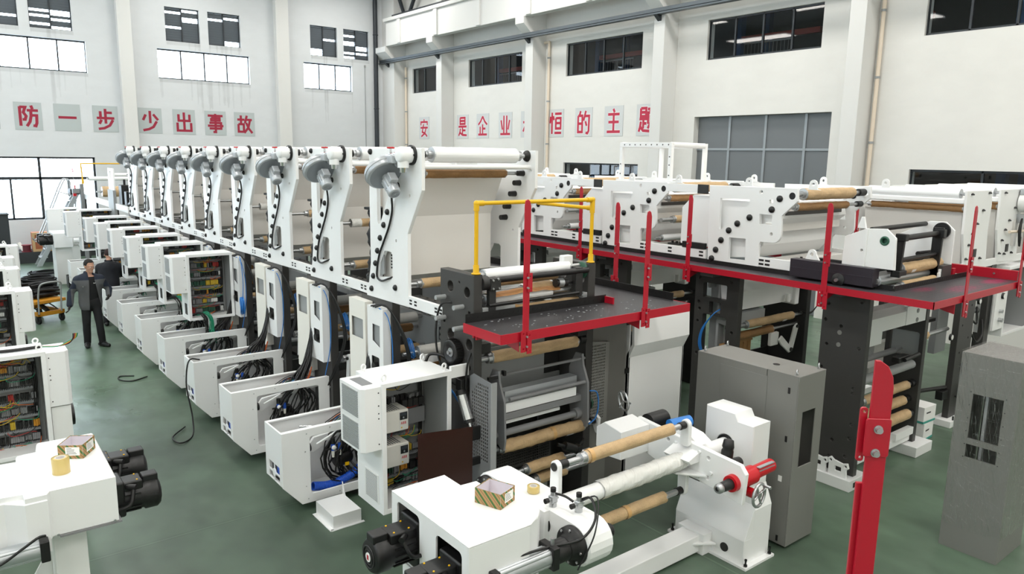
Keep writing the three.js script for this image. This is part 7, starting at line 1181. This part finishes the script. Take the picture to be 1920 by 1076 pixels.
{
  // outfeed frame behind the last tower
  const O = thing('outfeed_unit', 'white stand with a kraft roll and black rollers behind the farthest drying tower', 'press', [4.7, 2.2, -24]);
  part('post_plate', plateX([[-23.75, 2.45], [-23.0, 2.45], [-23.0, 3.38], [-23.2, 3.38], [-23.75, 3.38]], 3.94, 3.98, [rr(-23.5, -23.3, 3.1, 3.3, 0.02)], 0.004), M.white, O);
  part('grey_post', box(3.90, 3.98, 1.9, 2.78, -23.75, -22.95), M.lightGrey, O);
  part('side_beam', [box(3.94, 3.99, 2.26, 2.42, -29.3, -21.33), box(5.44, 5.49, 2.26, 2.42, -29.3, -21.33)], M.white, O);
  part('post_plate', [box(5.45, 5.49, 2.3, 3.3, -23.75, -23.0), box(3.94, 4.0, 2.42, 2.75, -29.2, -28.6)], M.white, O);
  roller(O, 'white_roller', M.wrapWhite, { x0: 4.0, x1: 5.4, y: 3.2, z: -23.2, r: 0.05, s0: 3.98, s1: 5.45 });
  roller(O, 'white_roller', M.wrapWhite, { x0: 4.0, x1: 5.4, y: 2.95, z: -27.5, r: 0.07, s0: 3.98, s1: 5.45 });
  roller(O, 'kraft_roller', M.kraft, { x0: 4.05, x1: 5.4, y: 2.62, z: -25.6, r: 0.16, s0: 3.9, s1: 5.45, amp: 0.012 });
  part('drive_block', [box(4.0, 4.2, 2.42, 2.95, -22.7, -22.3, 0.02), cyl([4.1, 2.5, -22.4], [4.1, 3.1, -22.4], 0.03), cyl([4.1, 2.45, -21.9], [4.1, 2.55, -21.2], 0.07), box(4.02, 4.16, 2.42, 2.8, -22.1, -21.8, 0.02)], M.black, O);
  part('hood', box(4.3, 5.3, 2.45, 3.1, -22.6, -21.4, 0.02), M.hood, O);
  part('leg', [box(3.96, 4.06, 0, 2.26, -28.9, -28.7), box(3.96, 4.06, 0, 2.26, -23.4, -23.2), box(5.4, 5.5, 0, 2.26, -28.9, -28.7), box(5.4, 5.5, 0, 2.26, -23.4, -23.2)], M.dark, O);
  const H = thing('yellow_handrail', 'distant yellow pipe handrail behind the last drying tower', 'handrail', [4.6, 2.75, -28.4]);
  part('rail_pipe', pipe([[3.96, 2.75, -28.45], [3.94, 3.42, -28.45], [5.4, 3.42, -28.45], [5.4, 2.3, -28.45]], 0.022), M.yellow, H);
  part('foot_flange', cyl([3.96, 2.75, -28.45], [3.96, 2.9, -28.45], 0.035), M.yellow, H);
  const R = thing('grey_post_head', 'grey stanchion with a red tipped rod at the far aisle end', 'post', [3.9, 0, -28.2]);
  part('stanchion', [box(3.82, 3.92, 0, 2.75, -28.3, -28.1), box(3.6, 3.8, 2.45, 2.6, -28.3, -28.1)], M.midGrey, R);
  part('red_tip', [box(3.66, 3.70, 2.6, 2.72, -28.2, -28.16), box(3.64, 3.67, 3.14, 3.26, -28.2, -28.17), box(3.6, 3.7, 2.36, 2.45, -28.2, -28.1)], M.redBright, R);
  part('rod', cyl([3.655, 2.7, -28.18], [3.655, 3.2, -28.18], 0.006), M.lightGrey, R);
}
// ladder, crate and cable coils at the aisle end
{
  const T = thing('rolling_ladder', 'aluminium step ladder with curved tube handrails at the far end of the aisle', 'ladder', [3.0, 0, -29]);
  const A = [2.45, 0.03], B = [3.72, 2.42], at = (t, s) => [A[0] + (B[0] - A[0]) * t, A[1] + (B[1] - A[1]) * t, -29 + s];
  for (const s of [-0.28, 0.28]) {
    part('stringer', plateZ([[A[0], A[1]], [A[0] + 0.16, A[1]], [B[0] + 0.16, B[1]], [B[0], B[1]]], -29 + s - 0.02, -29 + s + 0.02), M.alu, T);
    part('handrail', [tube([[2.45, 0.95, -29 + s], [2.50, 0.85, -29 + s], [2.6, 0.95, -29 + s], [3.05, 1.95, -29 + s], [3.42, 2.80, -29 + s], [3.50, 2.90, -29 + s], [3.60, 2.86, -29 + s], [3.62, 2.6, -29 + s], [3.62, 2.3, -29 + s]], 0.02, 60), cyl([2.6, 0.98, -29 + s], [2.75, 0.6, -29 + s], 0.015), cyl([3.28, 2.48, -29 + s], [3.62, 2.36, -29 + s], 0.015)], M.steel, T);
    part('leg', cyl([3.75, 2.35, -29 + s], [3.55, 0.03, -29 + s], 0.022), M.alu, T);
  }
  for (let i = 1; i < 9; i++) { const p = at(i / 9, 0); part('step', box(p[0] - 0.02, p[0] + 0.2, p[1], p[1] + 0.03, -29.27, -28.73), M.alu, T); }
  part('top_platform', box(3.6, 4.0, 2.38, 2.56, -29.3, -28.7), M.darker, T);
}
solo('plinth', [box(1.9, 3.3, 0.0, 0.38, -30.9, -29.9)], M.skirting, 'low dark steel plinth against the back wall under the wooden crate', 'plinth');
{
  const T = thing('wooden_crate', 'reddish plywood crate with pale battens standing against the back wall', 'crate', [2.9, 0.38, -30.3]);
  part('panel', box(2.52, 3.25, 0.40, 1.02, -30.55, -29.98), std(0xa4603f, 0.75), T);
  for (const [a, b, c, d] of [[2.50, 3.27, 0.38, 0.46], [2.50, 3.27, 0.96, 1.04], [2.50, 2.58, 0.46, 0.96], [3.19, 3.27, 0.46, 0.96]]) part('batten', box(a, b, c, d, -29.985, -29.955), std(0xc4a377, 0.75), T);
  solo('paper_tube', [cyl([2.42, 0.38, -30.2], [2.14, 1.0, -30.5], 0.06)], M.cream, 'pale cardboard tube leaning on the back wall left of the crate', 'tube');
  const D = thing('cable_drum', 'small dark red cable drum beside the wooden crate', 'drum', [2.3, 0.38, -30.1]);
  part('flange', [cyl([2.33, 0.385, -30.1], [2.33, 0.41, -30.1], 0.15, 0.15, 24), cyl([2.33, 0.60, -30.1], [2.33, 0.625, -30.1], 0.15, 0.15, 24)], std(0x7c2430, 0.5), D);
  part('winding', cyl([2.33, 0.41, -30.1], [2.33, 0.60, -30.1], 0.12, 0.12, 24), std(0x5e1b26, 0.5), D);
}
function coil(label, x, z, R, n, tall) {
  const T = thing('cable_coil', label, 'cable', [x, 0, z]); seed = 900 + n;
  stuff('cable_turns', Array.from({ length: n }, (_, i) => ring([x + rnd(-0.04, 0.04), 0.03 + tall * (i / n), z + rnd(-0.04, 0.04)], [rnd(-0.05, 0.05), 1, rnd(-0.05, 0.05)], R + rnd(-0.06, 0.06), 0.022, 36)), M.rubber, T);
  part('loose_end', tube([[x - R, 0.1, z], [x - R - 0.12, 0.06, z + 0.2], [x - R - 0.05, 0.024, z + 0.45], [x + R * 0.2, 0.024, z + R + 0.25]], 0.02, 30), M.rubber, T);
}
coil('thick coil of black cable on the floor in the aisle', 2.08, -24.4, 0.38, 16, 0.30);
coil('flat loose coil of black cable near the ladder foot', 2.55, -27.2, 0.38, 6, 0.04);
coil('wide loose coil of black cable lying left of the thick coil', 1.55, -23.3, 0.36, 5, 0.05);
{
  const T = thing('black_crate', 'small black open crate on the floor by the far trough', 'crate', [2.86, 0, -24.1]);
  part('wall', [box(2.76, 2.98, 0, 0.34, -24.3, -24.28), box(2.76, 2.98, 0, 0.34, -23.94, -23.92), box(2.76, 2.78, 0, 0.34, -24.28, -23.94), box(2.96, 2.98, 0, 0.34, -24.28, -23.94), box(2.78, 2.96, 0, 0.02, -24.28, -23.94)], M.black, T);
}
solo('dark_locker', [box(0.6, 1.5, 0, 2.12, -24.3, -23.8, 0.01), box(0.58, 1.52, 2.12, 2.16, -24.32, -23.78, 0.01)], std(0x2c3236, 0.5), 'tall dark grey locker at the left picture edge far down the hall', 'locker');
// lift cart loaded with black hoses
{
  const T = thing('lift_cart', 'orange lift cart with a grey push handle in the aisle', 'cart', [1.70, 0, -19.6]), Z = -19.6;
  part('table', [box(1.35, 2.05, 0.46, 0.53, Z - 0.7, Z + 0.35, 0.01)], M.orange, T);
  part('base_frame', [box(1.40, 1.46, 0.18, 0.27, Z - 0.7, Z + 0.35), box(1.94, 2.0, 0.18, 0.27, Z - 0.7, Z + 0.35), box(1.40, 2.0, 0.18, 0.27, Z + 0.29, Z + 0.35), box(1.4, 2.0, 0.18, 0.27, Z - 0.7, Z - 0.64)], M.orange, T);
  for (const s of [1.49, 1.90]) part('scissor_arm', [plateX([[Z - 0.55, 0.25], [Z - 0.48, 0.25], [Z + 0.25, 0.46], [Z + 0.15, 0.46]], s, s + 0.02), plateX([[Z + 0.22, 0.25], [Z + 0.29, 0.25], [Z - 0.4, 0.46], [Z - 0.5, 0.46]], s + 0.02, s + 0.04)], M.darker, T);
  part('hydraulic', cyl([1.7, 0.26, Z + 0.2], [1.7, 0.44, Z - 0.2], 0.05), M.darker, T);
  for (const [x, z] of [[1.44, Z + 0.28], [1.96, Z + 0.28], [1.44, Z - 0.6], [1.96, Z - 0.6]]) { const w = part('wheel', [cyl([x - 0.025, 0.085, z], [x + 0.025, 0.085, z], 0.085, 0.085, 24)], M.rubber, T); part('fork', [box(x - 0.045, x - 0.03, 0.07, 0.19, z - 0.03, z + 0.03), box(x + 0.03, x + 0.045, 0.07, 0.19, z - 0.03, z + 0.03)], M.darker, w); }
  part('push_handle', tube([[1.42, 0.24, Z + 0.36], [1.42, 0.7, Z + 0.40], [1.44, 0.90, Z + 0.46], [1.50, 0.94, Z + 0.48], [1.84, 0.94, Z + 0.48], [1.90, 0.90, Z + 0.46], [1.92, 0.7, Z + 0.40], [1.92, 0.24, Z + 0.36]], 0.018, 70, 10), M.lightGrey, T);
  T.rotation.y = 0.42;
  const H = thing('hose_pile', 'pile of black rubber hoses stacked on the orange lift cart', 'hoses', [1.65, 0.53, Z - 0.2]); seed = 41;
  stuff('hose', Array.from({ length: 34 }, () => { const y = 0.56 + rnd(0, 0.30), z = Z - 0.2 + rnd(-0.3, 0.35) * (1 - (y - 0.55)), x = rnd(1.36, 1.42); return tube([[x, y, z], [1.6, y + rnd(-0.02, 0.03), z + rnd(-0.05, 0.05)], [1.85, y + rnd(-0.02, 0.02), z + rnd(-0.05, 0.05)], [rnd(1.93, 2.02), y - rnd(0, 0.03), z + rnd(-0.06, 0.06)]], 0.028, 14, 7); }), M.rubber, H); H.rotation.y = 0.42;
}
for (const [label, pts] of [['thin black cable end curling on the floor beside the sixth trough', [[2.62, 0.02, -13.6], [2.35, 0.012, -13.5], [2.2, 0.012, -13.7], [2.25, 0.012, -13.9], [2.45, 0.012, -13.8]]], ['thin black cable looping down from the third trough onto the floor', [[2.75, 0.96, -10.7], [2.6, 1.0, -10.62], [2.52, 0.7, -10.55], [2.55, 0.2, -10.45], [2.5, 0.012, -10.3], [2.3, 0.012, -10.1], [2.25, 0.012, -10.35], [2.5, 0.012, -10.7]]]])
  solo('floor_cable', tube(pts, 0.011, 50), M.black, label, 'cable');

// ---------------------------------------------------------------- people
function iso(f, min, max, cell) {
  const dim = [0, 1, 2].map((i) => max[i] - min[i]), res = Math.ceil(Math.max(...dim) / cell) + 3;
  const mc = new MarchingCubes(res, M.skin, false, false, 150000); mc.isolation = 0; mc.field.fill(-1);
  const n = dim.map((d) => Math.min(res, Math.ceil(d / cell) + 3));
  for (let k = 0; k < n[2]; k++) for (let j = 0; j < n[1]; j++) for (let i = 0; i < n[0]; i++) mc.field[(k * res + j) * res + i] = -f(min[0] + (i - 1) * cell, min[1] + (j - 1) * cell, min[2] + (k - 1) * cell);
  mc.update();
  const c = mc.count, pos = mc.positionArray.slice(0, c * 3), nor = mc.normalArray.slice(0, c * 3), half = res / 2;
  for (let i = 0; i < c * 3; i++) pos[i] = min[i % 3] + (pos[i] * half + half - 1) * cell;
  const g = new THREE.BufferGeometry(); g.setAttribute('position', new THREE.BufferAttribute(pos, 3)); g.setAttribute('normal', new THREE.BufferAttribute(nor, 3)); g.setAttribute('uv', new THREE.BufferAttribute(new Float32Array(c * 2), 2));
  return g;
}
const smin = (a, b, k) => { const h = Math.max(k - Math.abs(a - b), 0) / k; return Math.min(a, b) - h * h * k * 0.25; };
function cap(p, a, b, ra, rb, flat = 1) {                            // tapered capsule, flattened in z around its own line if flat < 1
  const bx_ = b[0] - a[0], by = b[1] - a[1], bz = b[2] - a[2], px = p[0] - a[0], py = p[1] - a[1], pz = p[2] - a[2];
  const t = Math.max(0, Math.min(1, (px * bx_ + py * by + pz * bz) / (bx_ * bx_ + by * by + bz * bz + 1e-9)));
  const dx = px - bx_ * t, dy = py - by * t, dz = (pz - bz * t) / flat;
  return (Math.hypot(dx, dy, dz) - (ra + (rb - ra) * t)) * Math.min(1, flat);
}
const ell = (p, c, r) => { const x = (p[0] - c[0]) / r[0], y = (p[1] - c[1]) / r[1], z = (p[2] - c[2]) / r[2], k = Math.hypot(x, y, z); return (k - 1) * Math.min(...r); };
function person(label, at, turn, J, look) {
  const T = new THREE.Group(); T.name = numbered('person'); T.position.set(...at); T.rotation.y = turn; scene.add(T); info(T, label, 'person');
  const add = (name, g, m, parent = T) => { const o = new THREE.Mesh(merged([].concat(g)), m); o.name = name; parent.add(o); return o; };
  const headTurn = (q) => { let x = q[0] - J.head[0], y = q[1] - J.head[1], z = q[2] - J.head[2]; const c = Math.cos(J.yaw), s = Math.sin(J.yaw); [x, z] = [x * c - z * s, x * s + z * c]; const e = Math.cos(J.nod), d = Math.sin(J.nod); [y, z] = [y * e + z * d, -y * d + z * e]; return [x, y, z]; };
  const untwist = (v) => { let [x, y, z] = v; const e = Math.cos(J.nod), d = Math.sin(J.nod); [y, z] = [y * e - z * d, y * d + z * e]; const c = Math.cos(J.yaw), s = Math.sin(J.yaw); [x, z] = [x * c + z * s, -x * s + z * c]; return [x + J.head[0], y + J.head[1], z + J.head[2]]; };
  const headF = (q) => {
    const p = headTurn(q);
    let d = ell(p, [0, 0.035, -0.01], [0.077, 0.095, 0.095]);
    d = smin(d, ell(p, [0, -0.045, 0.022], [0.058, 0.075, 0.068]), 0.04);                    // jaw and face
    d = smin(d, cap(p, [0, 0.012, 0.083], [0, -0.026, 0.100], 0.009, 0.014), 0.016);          // nose
    d = smin(d, ell(p, [0, 0.022, 0.078], [0.052, 0.010, 0.018]), 0.016);                     // brow
    for (const s of [-1, 1]) { d = smin(d, ell(p, [s * 0.079, -0.002, -0.01], [0.010, 0.032, 0.020]), 0.008); d = smin(d, ell(p, [s * 0.04, -0.025, 0.068], [0.02, 0.016, 0.016]), 0.02); d = Math.max(d, -ell(p, [s * 0.031, 0.002, 0.097], [0.018, 0.009, 0.014])); }
    d = smin(d, ell(p, [0, -0.060, 0.086], [0.024, 0.006, 0.010]), 0.006); d = smin(d, ell(p, [0, -0.072, 0.084], [0.022, 0.006, 0.010]), 0.006);
    return smin(d, ell(p, [0, -0.105, 0.066], [0.026, 0.018, 0.018]), 0.03);
  };
  const hand = (q, w, e, curl) => {                                  // palm, four fingers, thumb, following the forearm
    const d = V(w[0] - e[0], w[1] - e[1], w[2] - e[2]).normalize(), side = V(0, 0, 1).addScaledVector(d, -d.z).normalize(), nrm = d.clone().cross(side);
    const P = (a, b, c) => [w[0] + d.x * a + side.x * b + nrm.x * c, w[1] + d.y * a + side.y * b + nrm.y * c, w[2] + d.z * a + side.z * b + nrm.z * c];
    let f = Math.min(cap(q, P(0.01, 0.0, 0), P(0.075, 0.022, 0.004), 0.026, 0.017), cap(q, P(0.01, 0, 0), P(0.075, -0.022, 0.004), 0.026, 0.017));
    for (const [i, L] of [0.068, 0.08, 0.075, 0.058].entries()) { const b = 0.030 - i * 0.0205, k = P(0.085, b, 0.004), m = P(0.085 + L * 0.55, b, 0.004 + curl * 0.025), t = P(0.085 + L * 0.85, b * 0.9, 0.004 + curl * 0.055); f = Math.min(f, cap(q, k, m, 0.0095, 0.0085), cap(q, m, t, 0.0085, 0.007)); }
    const t0 = P(0.03, 0.026, 0.006), t1 = P(0.062, 0.048, 0.018), t2 = P(0.092, 0.052, 0.028);
    return Math.min(smin(f, cap(q, t0, t1, 0.014, 0.011), 0.012), cap(q, t1, t2, 0.011, 0.008));
  };
  const { hipL, hipR, kneeL, kneeR, ankL, ankR, shL, shR, elL, elR, wrL, wrR, chest, pelvis, neck } = J;
  const torso = (p, g) => smin(smin(cap(p, pelvis, [chest[0], chest[1] - 0.04, chest[2]], 0.155 + g, 0.155 + g, 0.68), cap(p, shL, shR, 0.060 + g, 0.060 + g), 0.10), ell(p, [(chest[0] + pelvis[0]) / 2, (chest[1] + pelvis[1]) / 2 + 0.08, (chest[2] + pelvis[2]) / 2 + 0.01], [0.165 + g, 0.26, 0.115 + g]), 0.06);
  const bodyF = (x, y, z) => { const p = [x, y, z]; let d = torso(p, -0.02); for (const [a, b, c] of [[shL, elL, wrL], [shR, elR, wrR]]) d = smin(d, Math.min(cap(p, a, b, 0.046, 0.038), cap(p, b, c, 0.038, 0.027)), 0.02); for (const [a, b, c] of [[hipL, kneeL, ankL], [hipR, kneeR, ankR]]) d = smin(d, Math.min(cap(p, a, b, 0.07, 0.05), cap(p, b, c, 0.048, 0.032)), 0.03); return smin(d, cap(p, neck, [J.head[0], J.head[1] - 0.06, J.head[2] - 0.01], 0.055, 0.05), 0.03); };
  const lo = [-0.62, -0.02, -0.45], hi = [0.62, 1.8, 0.5];
  const body = add('body', [iso(bodyF, lo, hi, 0.016), iso((x, y, z) => headF([x, y, z]), [J.head[0] - 0.14, J.head[1] - 0.16, J.head[2] - 0.16], [J.head[0] + 0.14, J.head[1] + 0.16, J.head[2] + 0.16], 0.0045), ], M.skin);
  for (const [w, e] of [[wrL, elL], [wrR, elR]]) add('glove', iso((x, y, z) => hand([x, y, z], w, e, 0.9), w.map((v) => v - 0.2), w.map((v) => v + 0.2), 0.005), look.gloves);
  // hair
  add('hair', iso((x, y, z) => { const p = headTurn([x, y, z]); return Math.max(ell(p, [0, 0.045, -0.014], [0.084, 0.100, 0.100]) - 0.005 * fbm(p[0] * 4 + 2, p[1] * 4 + p[2] * 3 + 2, 6, 3, 3), (p[2] < 0.02 ? Math.max(-0.075, 0.005 + 0.75 * p[2]) : Math.min(0.088, 0.02 + 3.2 * (p[2] - 0.02))) - p[1]); }, [J.head[0] - 0.16, J.head[1] - 0.12, J.head[2] - 0.17], [J.head[0] + 0.16, J.head[1] + 0.18, J.head[2] + 0.16], 0.006), look.hair);
  const eyes = [], pupils = [], rims = [];
  for (const s of [-1, 1]) { eyes.push(ball(untwist([s * 0.031, 0.001, 0.081]), 0.0095)); pupils.push(ball(untwist([s * 0.031 + 0.002, 0.0, 0.0875]), 0.0045)); rims.push(ring(untwist([s * 0.033, -0.002, 0.105]), V(...untwist([0, 0, 1])).sub(V(...J.head)).toArray(), 0.019, 0.0013, 20), cyl(untwist([s * 0.055, 0.0, 0.10]), untwist([s * 0.084, 0.004, 0.0]), 0.0013, 0.0013, 6)); }
  add('eye', eyes, M.whiteLabel, body); add('pupil', pupils, M.black, body);
  if (look.glasses) add('glasses', [...rims, cyl(untwist([-0.011, 0, 0.107]), untwist([0.011, 0, 0.107]), 0.002, 0.002, 6)], M.black);
  // trousers, shoes
  add('trousers', iso((x, y, z) => { const p = [x, y, z]; let d = cap(p, [pelvis[0] - 0.05, pelvis[1] - 0.02, pelvis[2]], [pelvis[0] + 0.05, pelvis[1] - 0.02, pelvis[2]], 0.135, 0.135, 0.9); for (const [a, b, c] of [[hipL, kneeL, ankL], [hipR, kneeR, ankR]]) { const f = 0.016 * (fbm(x * 2 + z + 3, y * 1.1 + z + 3, 5, 61, 3) - 0.45); d = smin(d, Math.min(cap(p, a, b, 0.093, 0.070), cap(p, b, c, 0.070, 0.064)) + f, 0.05); } return Math.max(d, 0.055 - y); }, lo, hi, 0.014), look.trousers);
  for (const [a, sp] of [[ankL, J.toeL], [ankR, J.toeR]]) {
    const t = [a[0] + sp[0] * 0.17, 0.036, a[2] + sp[1] * 0.17], h = [a[0] - sp[0] * 0.06, 0.042, a[2] - sp[1] * 0.06];
    const s = add('shoe', iso((x, y, z) => { const p = [x, y, z]; return Math.max(smin(smin(cap(p, h, [a[0] + sp[0] * 0.06, 0.05, a[2] + sp[1] * 0.06], 0.044, 0.05), cap(p, [a[0] + sp[0] * 0.06, 0.045, a[2] + sp[1] * 0.06], t, 0.05, 0.040), 0.03), cap(p, [a[0], 0.05, a[2]], [a[0], 0.10, a[2]], 0.045, 0.048), 0.03), 0.004 - y); }, [a[0] - 0.3, -0.01, a[2] - 0.3], [a[0] + 0.3, 0.2, a[2] + 0.3], 0.010), M.black);
  }
  // shirt, jacket
  if (look.shirt) add('shirt', iso((x, y, z) => { const p = [x, y, z]; return Math.max(torso(p, 0.0), y - chest[1] - 0.10 - 0.02, pelvis[1] - 0.09 - y); }, lo, hi, 0.014), look.shirt);
  const jacket = iso((x, y, z) => {
    const p = [x, y, z], f = 0.030 * (fbm(x * 1.6 + z * 0.9 + 3, y * 1.1 + z * 0.7 + 3, 4, 81, 4) - 0.46);
    const mid = (a, b, t) => [0, 1, 2].map((i) => a[i] + (b[i] - a[i]) * t), top = mid(neck, chest, 0.25);
    let d = smin(cap(p, [pelvis[0], pelvis[1] - 0.10, pelvis[2]], [chest[0], chest[1] - 0.05, chest[2]], 0.190, 0.165, 0.72), torso(p, 0.024), 0.05);
    for (const s of [shL, shR]) d = smin(d, cap(p, top, [s[0], s[1] - 0.01, s[2]], 0.062, 0.066), 0.05);
    d += f;
    for (const [a, b, c] of [[shL, elL, wrL], [shR, elR, wrR]]) d = smin(d, Math.min(cap(p, [a[0], a[1] - 0.01, a[2]], b, 0.072, 0.064), cap(p, b, mid(b, c, 0.95), 0.066, 0.054)) + f, 0.05);
    d = smin(d, Math.abs(cap(p, [neck[0], neck[1] - 0.01, neck[2] - 0.012], [neck[0], neck[1] + 0.035, neck[2] - 0.022], 0.070, 0.074)) - 0.010, 0.02);
    d = Math.max(d, pelvis[1] - 0.17 - y, y - neck[1] - 0.042);
    if (look.open) { const w = 0.048 + (y < 1.35 ? 0.10 * (1.35 - y) : 0.05 * (y - 1.35)), c = pelvis[0] + 0.045 + 0.05 * (1.3 - y); d = Math.max(d, z > 0.02 ? w - Math.abs(x - c) : -1); }
    return d;
  }, lo, hi, 0.012);
  const p = jacket.attributes.position, col = new Float32Array(p.count * 3), A = new THREE.Color(look.jacketA), B = new THREE.Color(look.jacketB);
  for (let i = 0; i < p.count; i++) { const x = p.getX(i), y = p.getY(i), q = [x, y, p.getZ(i)]; const arm = Math.min(cap(q, shL, elL, 0.09, 0.09), cap(q, elL, wrL, 0.09, 0.09), cap(q, shR, elR, 0.09, 0.09), cap(q, elR, wrR, 0.09, 0.09)); const c = y > 1.365 || (arm < 0 && Math.abs(x) > 0.235 && (Math.abs(x) > 0.33 || y > 1.2)) || (look.open && x > 0.19 && x < 0.26 && y < 1.1) ? B : A; col.set([c.r, c.g, c.b], i * 3); }
  jacket.setAttribute('color', new THREE.BufferAttribute(col, 3));
  const jk = add('jacket', jacket, std(0xffffff, 0.85, 0, { vertexColors: true }));
  if (look.pocket) { add('pocket_flap', bx(0.11, 0.035, 0.012, -0.12, 1.25, 0.150), std(look.jacketA, 0.85), jk); add('snap', ball([-0.12, 1.245, 0.158], 0.008), M.steel, jk); add('chest_print', [bx(0.03, 0.006, 0.003, 0.075, 1.30, 0.148), bx(0.006, 0.016, 0.003, 0.07, 1.305, 0.148), bx(0.012, 0.006, 0.003, 0.095, 1.305, 0.147)], M.whiteLabel, jk); }
  return T;
}
person('man in a grey and navy work jacket over a black shirt walking up the aisle', [2.25, 0, -16.45], -0.08, {
  pelvis: [0, 0.93, 0], chest: [0.0, 1.30, 0.0], neck: [0.0, 1.48, 0.0], head: [0.02, 1.625, 0.03], yaw: 0.55, nod: 0.12,
  hipL: [0.085, 0.90, 0], hipR: [-0.085, 0.90, 0], kneeL: [0.115, 0.49, 0.09], kneeR: [-0.105, 0.49, 0.03], ankL: [0.14, 0.09, 0.07], ankR: [-0.115, 0.09, -0.03], toeL: [0.55, 0.83], toeR: [-0.1, 0.99],
  shL: [0.185, 1.355, 0], shR: [-0.185, 1.355, 0], elL: [0.335, 1.14, -0.05], wrL: [0.31, 1.04, 0.16], elR: [-0.325, 1.11, -0.04], wrR: [-0.365, 0.88, 0.05],
}, { hair: std(0x16130f, 0.8), trousers: std(0x121215, 0.8), shirt: std(0x0c0d10, 0.8), jacketA: 0x58595b, jacketB: 0x1f2737, glasses: true, open: true, pocket: true, gloves: std(0x2b2320, 0.8) });
person('man in dark work clothes bending over the troughs, half hidden behind the cabinets', [2.90, 0, -18.32], 2.85, {
  pelvis: [0, 0.92, -0.05], chest: [0.0, 1.25, 0.08], neck: [0.0, 1.42, 0.16], head: [0.0, 1.55, 0.24], yaw: 0.0, nod: 0.5,
  hipL: [0.085, 0.90, -0.05], hipR: [-0.085, 0.90, -0.05], kneeL: [0.10, 0.49, 0.02], kneeR: [-0.10, 0.49, 0.0], ankL: [0.11, 0.09, -0.06], ankR: [-0.11, 0.09, -0.06], toeL: [0.2, 0.98], toeR: [-0.2, 0.98],
  shL: [0.175, 1.29, 0.12], shR: [-0.175, 1.29, 0.12], elL: [0.25, 1.12, 0.20], wrL: [0.16, 1.06, 0.40], elR: [-0.25, 1.12, 0.20], wrR: [-0.16, 1.06, 0.40],
}, { hair: std(0x2a1512, 0.8), trousers: std(0x14151a, 0.8), jacketA: 0x15171f, jacketB: 0x15171f, glasses: false, open: false, gloves: M.skin });

// ---------------------------------------------------------------- draw
scene.traverse((o) => {
  if (o.isMesh) { o.castShadow = true; o.receiveShadow = true; }
});
const renderer = new THREE.WebGLRenderer({ antialias: true });
renderer.shadowMap.enabled = true;
renderer.toneMapping = THREE.LinearToneMapping;
renderer.toneMappingExposure = EXPOSURE;
renderer.render(scene, camera);
